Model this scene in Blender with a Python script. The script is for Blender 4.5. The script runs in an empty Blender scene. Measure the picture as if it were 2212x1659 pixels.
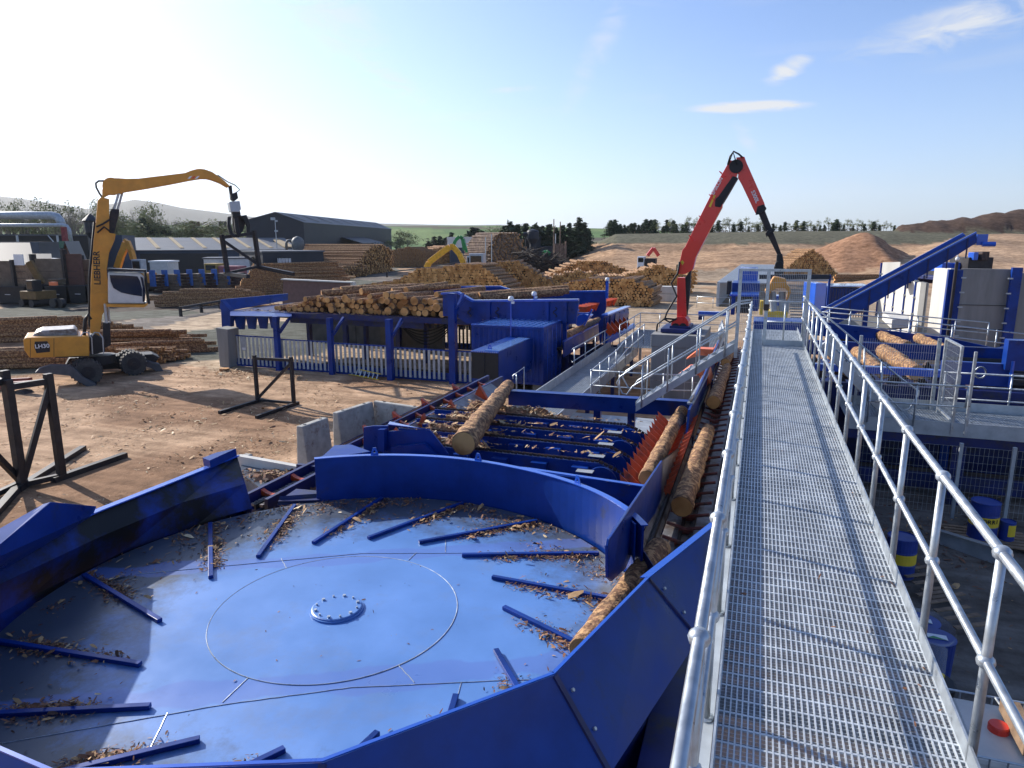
import bpy, math, random
from mathutils import Vector, Matrix
random.seed(7)
R = math.radians
scene = bpy.context.scene
COL = scene.collection
# ---------------------------------------------------------------- camera
F_PX, CX, CY, HZ, EYE = 1500.0, 1106.0, 829.5, 520.0, 7.0
TILT = math.atan((CY-HZ)/F_PX)
YAW = math.atan((1645-CX)*math.cos(TILT)/F_PX)
cam_d = bpy.data.cameras.new('camera')
cam = bpy.data.objects.new('camera', cam_d)
COL.objects.link(cam)
cam.location = (0, 0, EYE)
cam.rotation_euler = (R(90)-TILT, 0, YAW)
cam_d.sensor_fit = 'HORIZONTAL'
cam_d.sensor_width = 36.0
cam_d.lens = F_PX/2212*36
cam_d.clip_start = 0.05
cam_d.clip_end = 20000
scene.camera = cam
# ---------------------------------------------------------------- light
SUN_EL, SUN_AZ = 27.0, -71.5          # azimuth measured from +Y towards +X
world = bpy.data.worlds.new('World'); scene.world = world
world.use_nodes = True
nt = world.node_tree; nt.nodes.clear()
out = nt.nodes.new('ShaderNodeOutputWorld'); bg = nt.nodes.new('ShaderNodeBackground')
sky = nt.nodes.new('ShaderNodeTexSky'); sky.sky_type = 'NISHITA'; sky.sun_disc = False
sky.sun_elevation = R(SUN_EL); sky.sun_rotation = R(SUN_AZ)
sky.air_density = 1.0; sky.dust_density = 1.2; sky.ozone_density = 1.5
bg.inputs['Strength'].default_value = 0.102
# thin cirrus in the sky, laid out by direction
tc = nt.nodes.new('ShaderNodeTexCoord')
mp = nt.nodes.new('ShaderNodeMapping'); mp.inputs['Scale'].default_value = (1.5, 3.2, 9.0)
mp.inputs['Rotation'].default_value = (0, R(18), R(25))
nz = nt.nodes.new('ShaderNodeTexNoise'); nz.inputs['Scale'].default_value = 1.6
nz.inputs['Detail'].default_value = 9; nz.inputs['Roughness'].default_value = 0.55; nz.inputs['Distortion'].default_value = 0.9
rp = nt.nodes.new('ShaderNodeValToRGB'); rp.color_ramp.elements[0].position = 0.56; rp.color_ramp.elements[1].position = 0.80
rp.color_ramp.elements[1].color = (0.75, 0.75, 0.75, 1)
mx = nt.nodes.new('ShaderNodeMixRGB'); mx.inputs['Color2'].default_value = (5.6, 5.8, 6.1, 1)
# white summer haze low in the sky and around the sun
nrm = nt.nodes.new('ShaderNodeVectorMath'); nrm.operation = 'NORMALIZE'; nt.links.new(tc.outputs['Generated'], nrm.inputs[0])
sep = nt.nodes.new('ShaderNodeSeparateXYZ'); nt.links.new(nrm.outputs[0], sep.inputs[0])
def mth(op, a, b=None, c=None):
    n = nt.nodes.new('ShaderNodeMath'); n.operation = op
    for i, v in enumerate((a, b, c)):
        if v is None: continue
        if isinstance(v, (int, float)): n.inputs[i].default_value = v
        else: nt.links.new(v, n.inputs[i])
    return n.outputs[0]
_ = (math.sin(R(SUN_AZ))*math.cos(R(SUN_EL)), math.cos(R(SUN_AZ))*math.cos(R(SUN_EL)), math.sin(R(SUN_EL)))
dt = nt.nodes.new('ShaderNodeVectorMath'); dt.operation = 'DOT_PRODUCT'; nt.links.new(nrm.outputs[0], dt.inputs[0]); dt.inputs[1].default_value = _
low = mth('POWER', mth('SUBTRACT', 1.0, mth('MINIMUM', mth('MAXIMUM', mth('MULTIPLY', sep.outputs['Z'], 2.3), 0.0), 1.0)), 2.6)
near = mth('POWER', mth('MAXIMUM', mth('MULTIPLY_ADD', dt.outputs['Value'], .5, .5), 0.0), 5.0)
side = mth('MULTIPLY_ADD', near, .68, .28)
hz1 = mth('MULTIPLY', low, side)
glow = mth('POWER', mth('MAXIMUM', dt.outputs['Value'], 0.0), 4.0)
hzf = mth('MINIMUM', mth('ADD', mth('MULTIPLY', hz1, 1.0), mth('MULTIPLY', glow, .42)), .95)
hzm = nt.nodes.new('ShaderNodeMixRGB'); hzm.inputs['Color2'].default_value = (7.2, 8.6, 10.6, 1); nt.links.new(hzf, hzm.inputs['Fac'])
nt.links.new(tc.outputs['Generated'], mp.inputs['Vector']); nt.links.new(mp.outputs['Vector'], nz.inputs['Vector'])
nt.links.new(nz.outputs['Fac'], rp.inputs['Fac']); cz = nt.nodes.new('ShaderNodeTexNoise'); cz.inputs['Scale'].default_value = 14; cz.inputs['Detail'].default_value = 8; cz.inputs['Roughness'].default_value = .6; cz.inputs['Distortion'].default_value = 1.2
cmp_ = nt.nodes.new('ShaderNodeMapping'); cmp_.inputs['Scale'].default_value = (1, 1, 3.2); nt.links.new(nrm.outputs[0], cmp_.inputs['Vector']); nt.links.new(cmp_.outputs['Vector'], cz.inputs['Vector'])
tot = mth('MULTIPLY', rp.outputs['Color'], .45)
def wisp(x, y, w, h, tilt, a, lo=.42):
    global tot
    tl_, yw = math.atan((829.5-520)/1500), math.atan(539*math.cos(math.atan(309.5/1500))/1500)
    fw = Vector((-math.sin(yw)*math.cos(tl_), math.cos(yw)*math.cos(tl_), -math.sin(tl_))); rt = Vector((math.cos(yw), math.sin(yw), 0)); up_ = rt.cross(fw)
    d = (fw+rt*((x-1106)/1500)-up_*((y-829.5)/1500)).normalized(); e1 = d.cross(Vector((0,0,1))).normalized(); e2 = e1.cross(d).normalized(); ct, st_ = math.cos(R(tilt)), math.sin(R(tilt)); e1, e2 = e1*ct+e2*st_, e2*ct-e1*st_
    us = []
    for e, s in ((e1, w), (e2, h)):
        n = nt.nodes.new('ShaderNodeVectorMath'); n.operation = 'DOT_PRODUCT'; n.inputs[1].default_value = tuple(e/s); nt.links.new(nrm.outputs[0], n.inputs[0]); us.append(mth('POWER', mth('ABSOLUTE', n.outputs['Value']), 2.0))
    f = nt.nodes.new('ShaderNodeVectorMath'); f.operation = 'DOT_PRODUCT'; f.inputs[1].default_value = tuple(d); nt.links.new(nrm.outputs[0], f.inputs[0])
    m = mth('MAXIMUM', mth('SUBTRACT', 1.0, mth('ADD', us[0], us[1])), 0.0); m = mth('MULTIPLY', m, mth('GREATER_THAN', f.outputs['Value'], 0.0))
    q = mth('MULTIPLY', mth('MINIMUM', mth('MAXIMUM', mth('MULTIPLY', mth('SUBTRACT', mth('ADD', cz.outputs['Fac'], mth('MULTIPLY', m, .22)), lo+.1), 3.2), 0.0), 1.0), m)
    tot = mth('MINIMUM', mth('ADD', tot, mth('MULTIPLY', q, a)), 1.0)
wisp(1615, 231, .085, .009, -1, 1.6, .30); wisp(1700, 152, .036, .016, 24, 1.2); wisp(2120, 40, .16, .030, 8, .9); wisp(700, 30, .12, .05, -30, .5); wisp(840, 170, .07, .02, -28, .5); wisp(1290, 110, .10, .022, 60, .45)
wisp(1120, 192, .05, .006, 3, .5); wisp(60, 100, .16, .04, 5, .5); wisp(1130, 438, .04, .006, 2, .7); wisp(1000, 358, .14, .006, 1, .35); wisp(1610, 295, .03, .012, -50, .5)
nt.links.new(tot, mx.inputs['Fac'])
gain = nt.nodes.new('ShaderNodeMixRGB'); gain.blend_type = 'MULTIPLY'; gain.inputs['Fac'].default_value = 1; gain.inputs['Color2'].default_value = (.88,1.05,1.42,1)
nt.links.new(sky.outputs['Color'], gain.inputs['Color1']); nt.links.new(gain.outputs['Color'], hzm.inputs['Color1']); nt.links.new(hzm.outputs['Color'], mx.inputs['Color1']); nt.links.new(mx.outputs['Color'], bg.inputs['Color'])
nt.links.new(bg.outputs['Background'], out.inputs['Surface'])
sun_d = bpy.data.lights.new('sun', 'SUN'); sun_d.energy = 5.0; sun_d.angle = R(0.5); sun_d.color = (1.0, 0.94, 0.86)
sun = bpy.data.objects.new('sun', sun_d); COL.objects.link(sun)
sdir = Vector((math.sin(R(SUN_AZ))*math.cos(R(SUN_EL)), math.cos(R(SUN_AZ))*math.cos(R(SUN_EL)), math.sin(R(SUN_EL))))
sun.rotation_euler = sdir.to_track_quat('Z', 'Y').to_euler(); sun.location = (-60, 40, 60)
scene.view_settings.view_transform = 'Standard'; scene.view_settings.look = 'None'
scene.view_settings.exposure = 0.50; scene.view_settings.gamma = 1.0
# ---------------------------------------------------------------- surveying: a sight line met with a plane gives a place
_f = Vector((-math.sin(YAW)*math.cos(TILT), math.cos(YAW)*math.cos(TILT), -math.sin(TILT)))
_r = Vector((math.cos(YAW), math.sin(YAW), 0)); _u = _r.cross(_f); EP = Vector((0, 0, EYE))
def ray(x, y): return _f+_r*((x-CX)/F_PX)-_u*((y-CY)/F_PX)
def P(x, y, z=0.0): r = ray(x, y); return EP+r*((z-EYE)/r.z)
def PX(x, y, X): r = ray(x, y); return EP+r*(X/r.x)
def PY(x, y, Y): r = ray(x, y); return EP+r*(Y/r.y)
def G(x, d, z=0.0):
    h = Vector((-math.sin(YAW), math.cos(YAW), 0))
    p = h*d+_r*((x-CX)*math.cos(TILT)/F_PX*d); return Vector((p.x, p.y, z))
def GZ(y, d): return EYE+(HZ-y)*d/1531.6       # height seen at row y at distance d (near the horizon)
def GD(y, z=0.0): return (EYE-z)*1531.6/(y-HZ)
# ---------------------------------------------------------------- mesh helper
class MB:
    def __init__(s): s.v = []; s.f = []; s.m = []; s.c = []
    def add(s, vs, fs, mi=0):
        b = len(s.v); s.v += [tuple(v) for v in vs]
        s.f += [tuple(b+i for i in f) for f in fs]; s.m += [mi]*len(fs)
    def box(s, x0, x1, y0, y1, z0, z1, mi=0):
        s.add([(x0,y0,z0),(x1,y0,z0),(x1,y1,z0),(x0,y1,z0),(x0,y0,z1),(x1,y0,z1),(x1,y1,z1),(x0,y1,z1)],
              [(3,2,1,0),(4,5,6,7),(0,1,5,4),(1,2,6,5),(2,3,7,6),(3,0,4,7)], mi); return s
    def beam(s, p, q, w, h=None, up=(0,0,1), mi=0):
        p = Vector(p); q = Vector(q); h = h or w; d = (q-p).normalized(); u = Vector(up)
        if abs(d.dot(u)) > 0.98: u = Vector((0,1,0)) if abs(d.y) < .9 else Vector((1,0,0))
        a = d.cross(u).normalized()*(w/2); b = a.cross(d).normalized()*(h/2)
        s.add([p-a-b, p+a-b, p+a+b, p-a+b, q-a-b, q+a-b, q+a+b, q-a+b],
              [(0,1,2,3),(7,6,5,4),(1,0,4,5),(2,1,5,6),(3,2,6,7),(0,3,7,4)], mi); return s
    def tube(s, pts, r, n=8, mi=0, r1=None, caps=True):
        pts = [Vector(p) for p in pts]; m = len(pts); vs = []; prev = None
        for i, p in enumerate(pts):
            d = (pts[min(i+1,m-1)]-pts[max(i-1,0)]).normalized()
            if prev is None:
                u = Vector((0,0,1)) if abs(d.z) < .9 else Vector((1,0,0))
                a = d.cross(u).normalized()
            else: a = (prev-d*prev.dot(d)).normalized()
            prev = a; b = d.cross(a)
            rr = r if r1 is None else r+(r1-r)*i/(m-1)
            for k in range(n):
                t = 2*math.pi*k/n; vs.append(p+a*(math.cos(t)*rr)+b*(math.sin(t)*rr))
        fs = [(i*n+k, i*n+(k+1)%n, (i+1)*n+(k+1)%n, (i+1)*n+k) for i in range(m-1) for k in range(n)]
        if caps: fs += [tuple(range(n-1,-1,-1)), tuple((m-1)*n+k for k in range(n))]
        s.add(vs, fs, mi); return s
    def ext(s, pts, vec, mi=0):
        pts = [Vector(p) for p in pts]; vec = Vector(vec); n = len(pts)
        s.add(pts+[p+vec for p in pts], [tuple(range(n-1,-1,-1)), tuple(range(n,2*n))]+[(i,(i+1)%n,n+(i+1)%n,n+i) for i in range(n)], mi); return s
    def plate(s, pts, th, mi=0):
        p = [Vector(q) for q in pts]; n = (p[1]-p[0]).cross(p[2]-p[0]).normalized(); return s.ext(p, n*th, mi)
    def ball(s, c, r, n=8, mi=0, sz=1.0):
        c = Vector(c); vs = []; h = n//2
        for i in range(1, h):
            for k in range(n):
                a = math.pi*i/h; t = 2*math.pi*k/n
                vs.append(c+Vector((math.sin(a)*math.cos(t)*r, math.sin(a)*math.sin(t)*r, math.cos(a)*r*sz)))
        vs += [c+Vector((0,0,r*sz)), c-Vector((0,0,r*sz))]; T_ = len(vs)-2
        fs = [(i*n+k, (i+1)*n+k, (i+1)*n+(k+1)%n, i*n+(k+1)%n) for i in range(h-2) for k in range(n)]
        fs += [(T_, k, (k+1)%n) for k in range(n)]+[(T_+1, (h-2)*n+(k+1)%n, (h-2)*n+k) for k in range(n)]
        s.add(vs, fs, mi); return s
    def lathe(s, prof, c=(0,0,0), n=20, mi=0):
        c = Vector(c); vs = [c+Vector((r*math.cos(2*math.pi*k/n), r*math.sin(2*math.pi*k/n), z)) for r, z in prof for k in range(n)]
        fs = [(i*n+k, i*n+(k+1)%n, (i+1)*n+(k+1)%n, (i+1)*n+k) for i in range(len(prof)-1) for k in range(n)]
        s.add(vs, fs, mi); return s
    def build(s, name, mats, parent=None, smooth=False, bevel=0.0):
        me = bpy.data.meshes.new(name); me.from_pydata(s.v, [], s.f)
        for m in (mats if isinstance(mats, (list, tuple)) else [mats]): me.materials.append(m)
        if any(s.m): me.polygons.foreach_set('material_index', s.m)
        if smooth: me.polygons.foreach_set('use_smooth', [True]*len(s.f))
        me.update(); o = bpy.data.objects.new(name, me); COL.objects.link(o)
        if parent is not None:
            o.parent = parent; o.location = -Vector(parent.get('_w', (0,0,0)))
        if bevel:
            b = o.modifiers.new('bevel', 'BEVEL'); b.width = bevel; b.segments = 2; b.limit_method = 'ANGLE'; b.angle_limit = R(40)
        return o
def M_(): return MB()
def T(o, label, cat, group=None, kind=None):
    o['label'] = label; o['category'] = cat
    if group: o['group'] = group
    if kind: o['kind'] = kind
    return o
ROOTS = []
def thing(name, label, cat, loc=(0,0,0), group=None):
    o = bpy.data.objects.new(name, None); COL.objects.link(o); o.location = loc
    o['_w'] = tuple(loc); o.empty_display_size = .2; ROOTS.append(o); return T(o, label, cat, group)
def struct(o): o['kind'] = 'structure'; return o
def dup(o, loc=None, rz=None, scale=None, label=None, group=None, parent=None):
    c = o.copy(); COL.objects.link(c)
    if parent is not None: c.parent = parent
    for ch in o.children: dup(ch, parent=c)
    if loc is not None: c.location = loc
    if rz is not None: c.rotation_euler = (0, 0, rz)
    if scale is not None: c.scale = scale if hasattr(scale, '__len__') else (scale,)*3
    if label: c['label'] = label
    if group: c['group'] = group
    return c
ORD = ['first','second','third','fourth','fifth','sixth','seventh','eighth','ninth','tenth','eleventh','twelfth','thirteenth','fourteenth','fifteenth','sixteenth','seventeenth','eighteenth','nineteenth','twentieth']
def ordn(i): return ORD[i] if i < 20 else ('twenty-'+ORD[i-20] if i < 29 else ('thirtieth' if i == 29 else 'thirty-'+ORD[i-30]))
# ---------------------------------------------------------------- materials
def mat(name, col, rough=.6, metal=0.0, var=.25, scale=3.0, bump=0.0, bscale=None, col2=None, thr=(.45,.62), spec=.5, rvar=.0, coat=0.0, streak=False):
    m = bpy.data.materials.new(name); m.use_nodes = True; nt = m.node_tree; b = nt.nodes['Principled BSDF']
    b.inputs['Roughness'].default_value = rough; b.inputs['Metallic'].default_value = metal
    b.inputs['Specular IOR Level'].default_value = spec; b.inputs['Coat Weight'].default_value = coat
    g = nt.nodes.new('ShaderNodeNewGeometry'); pos = g.outputs['Position']
    if streak:
        q = nt.nodes.new('ShaderNodeMapping'); q.inputs['Scale'].default_value = (1, 1, .12); nt.links.new(pos, q.inputs['Vector']); pos = q.outputs['Vector']
    n = nt.nodes.new('ShaderNodeTexNoise'); n.inputs['Scale'].default_value = scale; n.inputs['Detail'].default_value = 8; n.inputs['Roughness'].default_value = .6
    nt.links.new(pos, n.inputs['Vector'])
    r = nt.nodes.new('ShaderNodeValToRGB'); r.color_ramp.elements[0].position = .3; r.color_ramp.elements[1].position = .7
    lo = tuple(max(0, c*(1-var)) for c in col)+(1,); hi = tuple(min(1, c*(1+var)) for c in col)+(1,)
    r.color_ramp.elements[0].color = lo; r.color_ramp.elements[1].color = hi
    nt.links.new(n.outputs['Fac'], r.inputs['Fac']); c = r.outputs['Color']
    if col2 is not None:
        n2 = nt.nodes.new('ShaderNodeTexNoise'); n2.inputs['Scale'].default_value = scale*.6; n2.inputs['Detail'].default_value = 10; n2.inputs['Roughness'].default_value = .72
        nt.links.new(pos, n2.inputs['Vector'])
        r2 = nt.nodes.new('ShaderNodeValToRGB'); r2.color_ramp.elements[0].position = thr[0]; r2.color_ramp.elements[1].position = thr[1]
        x = nt.nodes.new('ShaderNodeMixRGB'); x.inputs['Color2'].default_value = tuple(col2)+(1,)
        nt.links.new(n2.outputs['Fac'], r2.inputs['Fac']); nt.links.new(r2.outputs['Color'], x.inputs['Fac']); nt.links.new(c, x.inputs['Color1']); c = x.outputs['Color']
    nt.links.new(c, b.inputs['Base Color'])
    if rvar:
        mr = nt.nodes.new('ShaderNodeMapRange'); mr.inputs['From Min'].default_value = .3; mr.inputs['From Max'].default_value = .7
        mr.inputs['To Min'].default_value = max(.05, rough-rvar); mr.inputs['To Max'].default_value = min(1, rough+rvar)
        nt.links.new(n.outputs['Fac'], mr.inputs['Value']); nt.links.new(mr.outputs['Result'], b.inputs['Roughness'])
    if bump:
        nb = nt.nodes.new('ShaderNodeTexNoise'); nb.inputs['Scale'].default_value = bscale or scale*4; nb.inputs['Detail'].default_value = 6
        nt.links.new(g.outputs['Position'], nb.inputs['Vector'])
        bp = nt.nodes.new('ShaderNodeBump'); bp.inputs['Strength'].default_value = bump; bp.inputs['Distance'].default_value = .02
        nt.links.new(nb.outputs['Fac'], bp.inputs['Height']); nt.links.new(bp.outputs['Normal'], b.inputs['Normal'])
    return m
BLUE = mat('blue_paint', (.0020,.033,.215), .36, var=.30, scale=1.4, rvar=.12, col2=(.035,.035,.04), thr=(.57,.74), spec=.32)
BLUE2 = mat('blue_paint_clean', (.008,.085,.48), .30, var=.12, scale=1.0, rvar=.05, coat=.6)
ROOFB = mat('glare_roof_paint', (.17,.33,.70), .22, var=.10, scale=1.0, coat=1.0, spec=.8)  # lighter than the other blue: sky glare put into the base colour
BLUEDK = mat('blue_paint_grimy', (.003,.012,.10), .5, var=.35, scale=2.5, col2=(.03,.028,.03), thr=(.50,.64))
def plate_mat():
    m = mat('worn_blue_plate', (.098,.225,.52), .38, var=.14, scale=.8, rvar=.12, col2=(.13,.20,.36), thr=(.52,.72), bump=.05, bscale=9)
    nt = m.node_tree; b = nt.nodes['Principled BSDF']; src = b.inputs['Base Color'].links[0].from_socket
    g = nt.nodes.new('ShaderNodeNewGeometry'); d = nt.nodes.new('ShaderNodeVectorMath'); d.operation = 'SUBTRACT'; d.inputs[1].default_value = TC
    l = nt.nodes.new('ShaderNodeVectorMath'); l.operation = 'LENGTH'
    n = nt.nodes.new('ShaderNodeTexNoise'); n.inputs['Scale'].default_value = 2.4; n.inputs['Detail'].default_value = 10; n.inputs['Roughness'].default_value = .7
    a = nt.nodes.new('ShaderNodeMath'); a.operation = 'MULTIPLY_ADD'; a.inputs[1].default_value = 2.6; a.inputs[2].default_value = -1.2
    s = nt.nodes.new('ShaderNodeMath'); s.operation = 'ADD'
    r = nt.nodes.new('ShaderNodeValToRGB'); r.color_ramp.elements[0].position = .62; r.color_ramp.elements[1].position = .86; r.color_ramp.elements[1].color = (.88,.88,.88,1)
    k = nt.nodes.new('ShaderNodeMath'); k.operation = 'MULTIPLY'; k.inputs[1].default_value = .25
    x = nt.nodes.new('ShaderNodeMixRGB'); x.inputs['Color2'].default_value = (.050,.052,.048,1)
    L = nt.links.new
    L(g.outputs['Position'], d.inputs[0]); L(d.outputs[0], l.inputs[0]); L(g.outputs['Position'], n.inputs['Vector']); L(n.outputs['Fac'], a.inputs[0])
    sxx = nt.nodes.new('ShaderNodeSeparateXYZ'); L(d.outputs[0], sxx.inputs[0]); lf = nt.nodes.new('ShaderNodeMath'); lf.operation = 'MULTIPLY_ADD'; lf.inputs[1].default_value = -.16; L(sxx.outputs['X'], lf.inputs[0]); L(l.outputs['Value'], lf.inputs[2])  # left side painted darker: extra grime that also stands in for shade
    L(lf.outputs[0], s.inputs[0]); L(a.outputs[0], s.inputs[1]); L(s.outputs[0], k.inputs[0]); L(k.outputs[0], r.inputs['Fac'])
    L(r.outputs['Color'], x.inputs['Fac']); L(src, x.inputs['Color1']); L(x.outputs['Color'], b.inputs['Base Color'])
    # violet re-coated band along the two long welds and the inner ring
    sx = nt.nodes.new('ShaderNodeSeparateXYZ'); L(d.outputs[0], sx.inputs[0])
    dn = nt.nodes.new('ShaderNodeVectorMath'); dn.operation = 'DOT_PRODUCT'; L(d.outputs[0], dn.inputs[0]); dn.inputs[1].default_value = (-.469, .883, 0)
    ab = nt.nodes.new('ShaderNodeMath'); ab.operation = 'ABSOLUTE'; L(dn.outputs['Value'], ab.inputs[0])
    n3 = nt.nodes.new('ShaderNodeTexNoise'); n3.inputs['Scale'].default_value = 1.3; n3.inputs['Detail'].default_value = 4; L(g.outputs['Position'], n3.inputs['Vector'])
    su = nt.nodes.new('ShaderNodeMath'); su.operation = 'SUBTRACT'; su.inputs[1].default_value = 1.5; L(ab.outputs[0], su.inputs[0])
    a2 = nt.nodes.new('ShaderNodeMath'); a2.operation = 'ABSOLUTE'; L(su.outputs[0], a2.inputs[0])
    a3 = nt.nodes.new('ShaderNodeMath'); a3.operation = 'MULTIPLY_ADD'; a3.inputs[1].default_value = .5; L(n3.outputs['Fac'], a3.inputs[0]); L(a2.outputs[0], a3.inputs[2])
    r3 = nt.nodes.new('ShaderNodeValToRGB'); r3.color_ramp.elements[0].position = .42; r3.color_ramp.elements[1].position = .46
    r3.color_ramp.elements[0].color = (.55,.55,.55,1); r3.color_ramp.elements[1].color = (0,0,0,1); L(a3.outputs[0], r3.inputs['Fac'])
    x3 = nt.nodes.new('ShaderNodeMixRGB'); x3.inputs['Color2'].default_value = (.09,.155,.45,1)
    L(r3.outputs['Color'], x3.inputs['Fac']); L(x.outputs['Color'], x3.inputs['Color1']); L(x3.outputs['Color'], b.inputs['Base Color'])
    return m
TC = P(728, 1318, 2.4)
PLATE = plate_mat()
BLUEW = mat('grime_shade_blue_wall', (.0022,.030,.22), .42, var=.3, scale=.8, rvar=.12, col2=(.010,.009,.009), thr=(.38,.52), spec=.35)  # black grime smears spread further to paint in the wall's shade
GALVG = mat('galvanised_grating', (.52,.55,.57), .40, .3, var=.22, scale=5, rvar=.08)
GALV = mat('galvanised_steel', (.44,.475,.50), .38, .6, var=.24, scale=9, rvar=.14)
GALVP = mat('galvanised_plate', (.40,.43,.45), .5, .35, var=.2, scale=3, col2=(.25,.22,.19), thr=(.62,.8))
STEEL = mat('scuffed_steel', (.28,.27,.27), .5, .55, var=.35, scale=3, col2=(.14,.10,.075), thr=(.48,.62))
DARK = mat('dark_steel', (.022,.020,.022), .55, .3, var=.4, scale=4, col2=(.05,.032,.024), thr=(.5,.7))
RUSTR = mat('red_brown_slat', (.20,.055,.04), .55, .2, var=.35, scale=6, col2=(.08,.05,.04), thr=(.5,.65))
RUSTY = mat('rusty_steel', (.045,.028,.026), .75, .1, var=.4, scale=6, col2=(.10,.05,.03), thr=(.5,.65), bump=.2)
BLACK = mat('black_rubber', (.012,.012,.013), .6, var=.3, scale=5)
ORANGE = mat('orange_paint', (.62,.085,.018), .42, var=.15, scale=5, col2=(.16,.045,.025), thr=(.50,.66))
ORANGE2 = mat('orange_paint_bright', (.85,.20,.07), .42, var=.12, scale=2)
CONC = mat('concrete', (.24,.235,.22), .9, var=.18, scale=1.6, bump=.15, bscale=22, col2=(.16,.155,.14), thr=(.55,.75), streak=True)
CONCW = mat('pale_concrete', (.56,.54,.49), .9, var=.13, scale=1.2, bump=.1, bscale=14, col2=(.42,.40,.36), thr=(.5,.8), streak=True)
CONCS = mat('stained_concrete', (.40,.385,.34), .9, var=.25, scale=3, bump=.25, bscale=18, col2=(.17,.10,.075), thr=(.54,.66))
YEL = mat('machine_yellow', (.62,.27,.025), .42, var=.14, scale=2, col2=(.22,.10,.03), thr=(.64,.8))
YEL2 = mat('safety_yellow', (.72,.50,.03), .5, var=.12)
RED = mat('crane_red', (.72,.030,.018), .30, var=.08, scale=1.2, rvar=.05, coat=.3)
WHITE = mat('white_paint', (.72,.73,.73), .45, var=.08, scale=2)
CREAM = mat('dull_white', (.58,.57,.53), .55, var=.12, scale=2, col2=(.30,.27,.22), thr=(.66,.85))
GREEN = mat('machine_green', (.02,.25,.06), .4, var=.15)
GLASS = mat('dark_glass', (.012,.016,.018), .08, var=.5, scale=6, spec=.8)
GREYCLAD = mat('dark_cladding', (.013,.018,.028), .6, var=.2, scale=.3)
BLUECLAD = mat('blue_grey_cladding', (.020,.040,.075), .6, var=.2, scale=.3)
ROOFG = mat('light_grey_roof', (.085,.095,.11), .6, var=.15, scale=.25, col2=(.13,.125,.115), thr=(.5,.75))
ROOFD = mat('dark_grey_roof', (.026,.031,.040), .5, var=.2, scale=.2)
BRICK = mat('brown_brick', (.12,.055,.04), .85, var=.25, scale=1)
TIMBER = mat('weathered_boards', (.16,.12,.085), .85, var=.3, scale=1.5)
SANDROOF = mat('sawdust', (.34,.26,.15), .9, var=.15, scale=1)
PLANK = mat('old_timber', (.24,.16,.10), .85, var=.3, scale=5, col2=(.12,.07,.045), thr=(.5,.7), bump=.3)
BARKM = mat('bark_chips', (.25,.125,.065), .85, var=.6, scale=14, col2=(.46,.30,.15), thr=(.56,.66))
LEAF = mat('conifer_foliage', (.035,.06,.030), .8, var=.5, scale=.7)
LEAF2 = mat('spring_foliage', (.22,.23,.09), .8, var=.4, scale=.5)
LEAF3 = mat('pine_foliage', (.07,.10,.05), .8, var=.5, scale=.5)
TWIG = mat('bare_twigs', (.20,.175,.145), .9, var=.3, scale=1)
BLUEPL = mat('blue_plastic', (.015,.04,.22), .4, var=.2)
FILM = mat('wrapping_film', (.35,.40,.48), .2, var=.3, scale=6)
REDCAP = mat('red_plastic', (.70,.05,.03), .4, var=.1)
MIRB = mat('hedge_brown', (.12,.09,.065), .9, var=.4, scale=.4)
def wood_mats(freq=9, nm='cut_wood_end'):
    # bark: plates, pale scars
    b = mat('log_bark', (.17,.085,.042), .9, var=.75, scale=15, col2=(.50,.29,.13), thr=(.48,.57), bump=1.0, bscale=22)
    e = bpy.data.materials.new(nm); e.use_nodes = True; nt = e.node_tree; bs = nt.nodes['Principled BSDF']; bs.inputs['Roughness'].default_value = .8
    L = nt.links.new
    g = nt.nodes.new('ShaderNodeTexCoord'); m = nt.nodes.new('ShaderNodeMapping'); m.inputs['Scale'].default_value = (0,1,1)
    l = nt.nodes.new('ShaderNodeVectorMath'); l.operation = 'LENGTH'; n = nt.nodes.new('ShaderNodeTexNoise'); n.inputs['Scale'].default_value = 2.2; n.inputs['Detail'].default_value = 5
    pg = nt.nodes.new('ShaderNodeNewGeometry'); n2 = nt.nodes.new('ShaderNodeTexNoise'); n2.inputs['Scale'].default_value = 1.7; n2.inputs['Detail'].default_value = 3
    L(g.outputs['Object'], m.inputs['Vector']); L(m.outputs['Vector'], l.inputs[0]); L(g.outputs['Object'], n.inputs['Vector']); L(pg.outputs['Position'], n2.inputs['Vector'])
    a = nt.nodes.new('ShaderNodeMath'); a.operation = 'MULTIPLY_ADD'; a.inputs[1].default_value = freq; L(l.outputs['Value'], a.inputs[0]); L(n.outputs['Fac'], a.inputs[2])
    w = nt.nodes.new('ShaderNodeMath'); w.operation = 'FRACT'; L(a.outputs[0], w.inputs[0])
    r = nt.nodes.new('ShaderNodeValToRGB'); r.color_ramp.elements[0].color = (.64,.31,.09,1); r.color_ramp.elements[1].color = (.86,.48,.17,1); L(w.outputs[0], r.inputs['Fac'])
    r2 = nt.nodes.new('ShaderNodeValToRGB'); r2.color_ramp.elements[0].position = .35; r2.color_ramp.elements[1].position = .65
    r2.color_ramp.elements[0].color = (.48,.38,.28,1); r2.color_ramp.elements[1].color = (1.0,1.0,1.0,1); L(n2.outputs['Fac'], r2.inputs['Fac'])
    x = nt.nodes.new('ShaderNodeMixRGB'); x.blend_type = 'MULTIPLY'; x.inputs['Fac'].default_value = 1; L(r.outputs['Color'], x.inputs['Color1']); L(r2.outputs['Color'], x.inputs['Color2'])
    L(x.outputs['Color'], bs.inputs['Base Color'])
    return b, e
BARK, WEND = wood_mats(6)
BARKL, WENDL = wood_mats(42, 'large_cut_wood_end')
BARK2 = mat('weathered_log', (.15,.10,.075), .9, var=.5, scale=1.6, col2=(.36,.26,.17), thr=(.5,.66))
WEND2 = mat('weathered_log_end', (.42,.21,.08), .9, var=.35, scale=2.2, col2=(.16,.085,.04), thr=(.52,.68))
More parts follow.
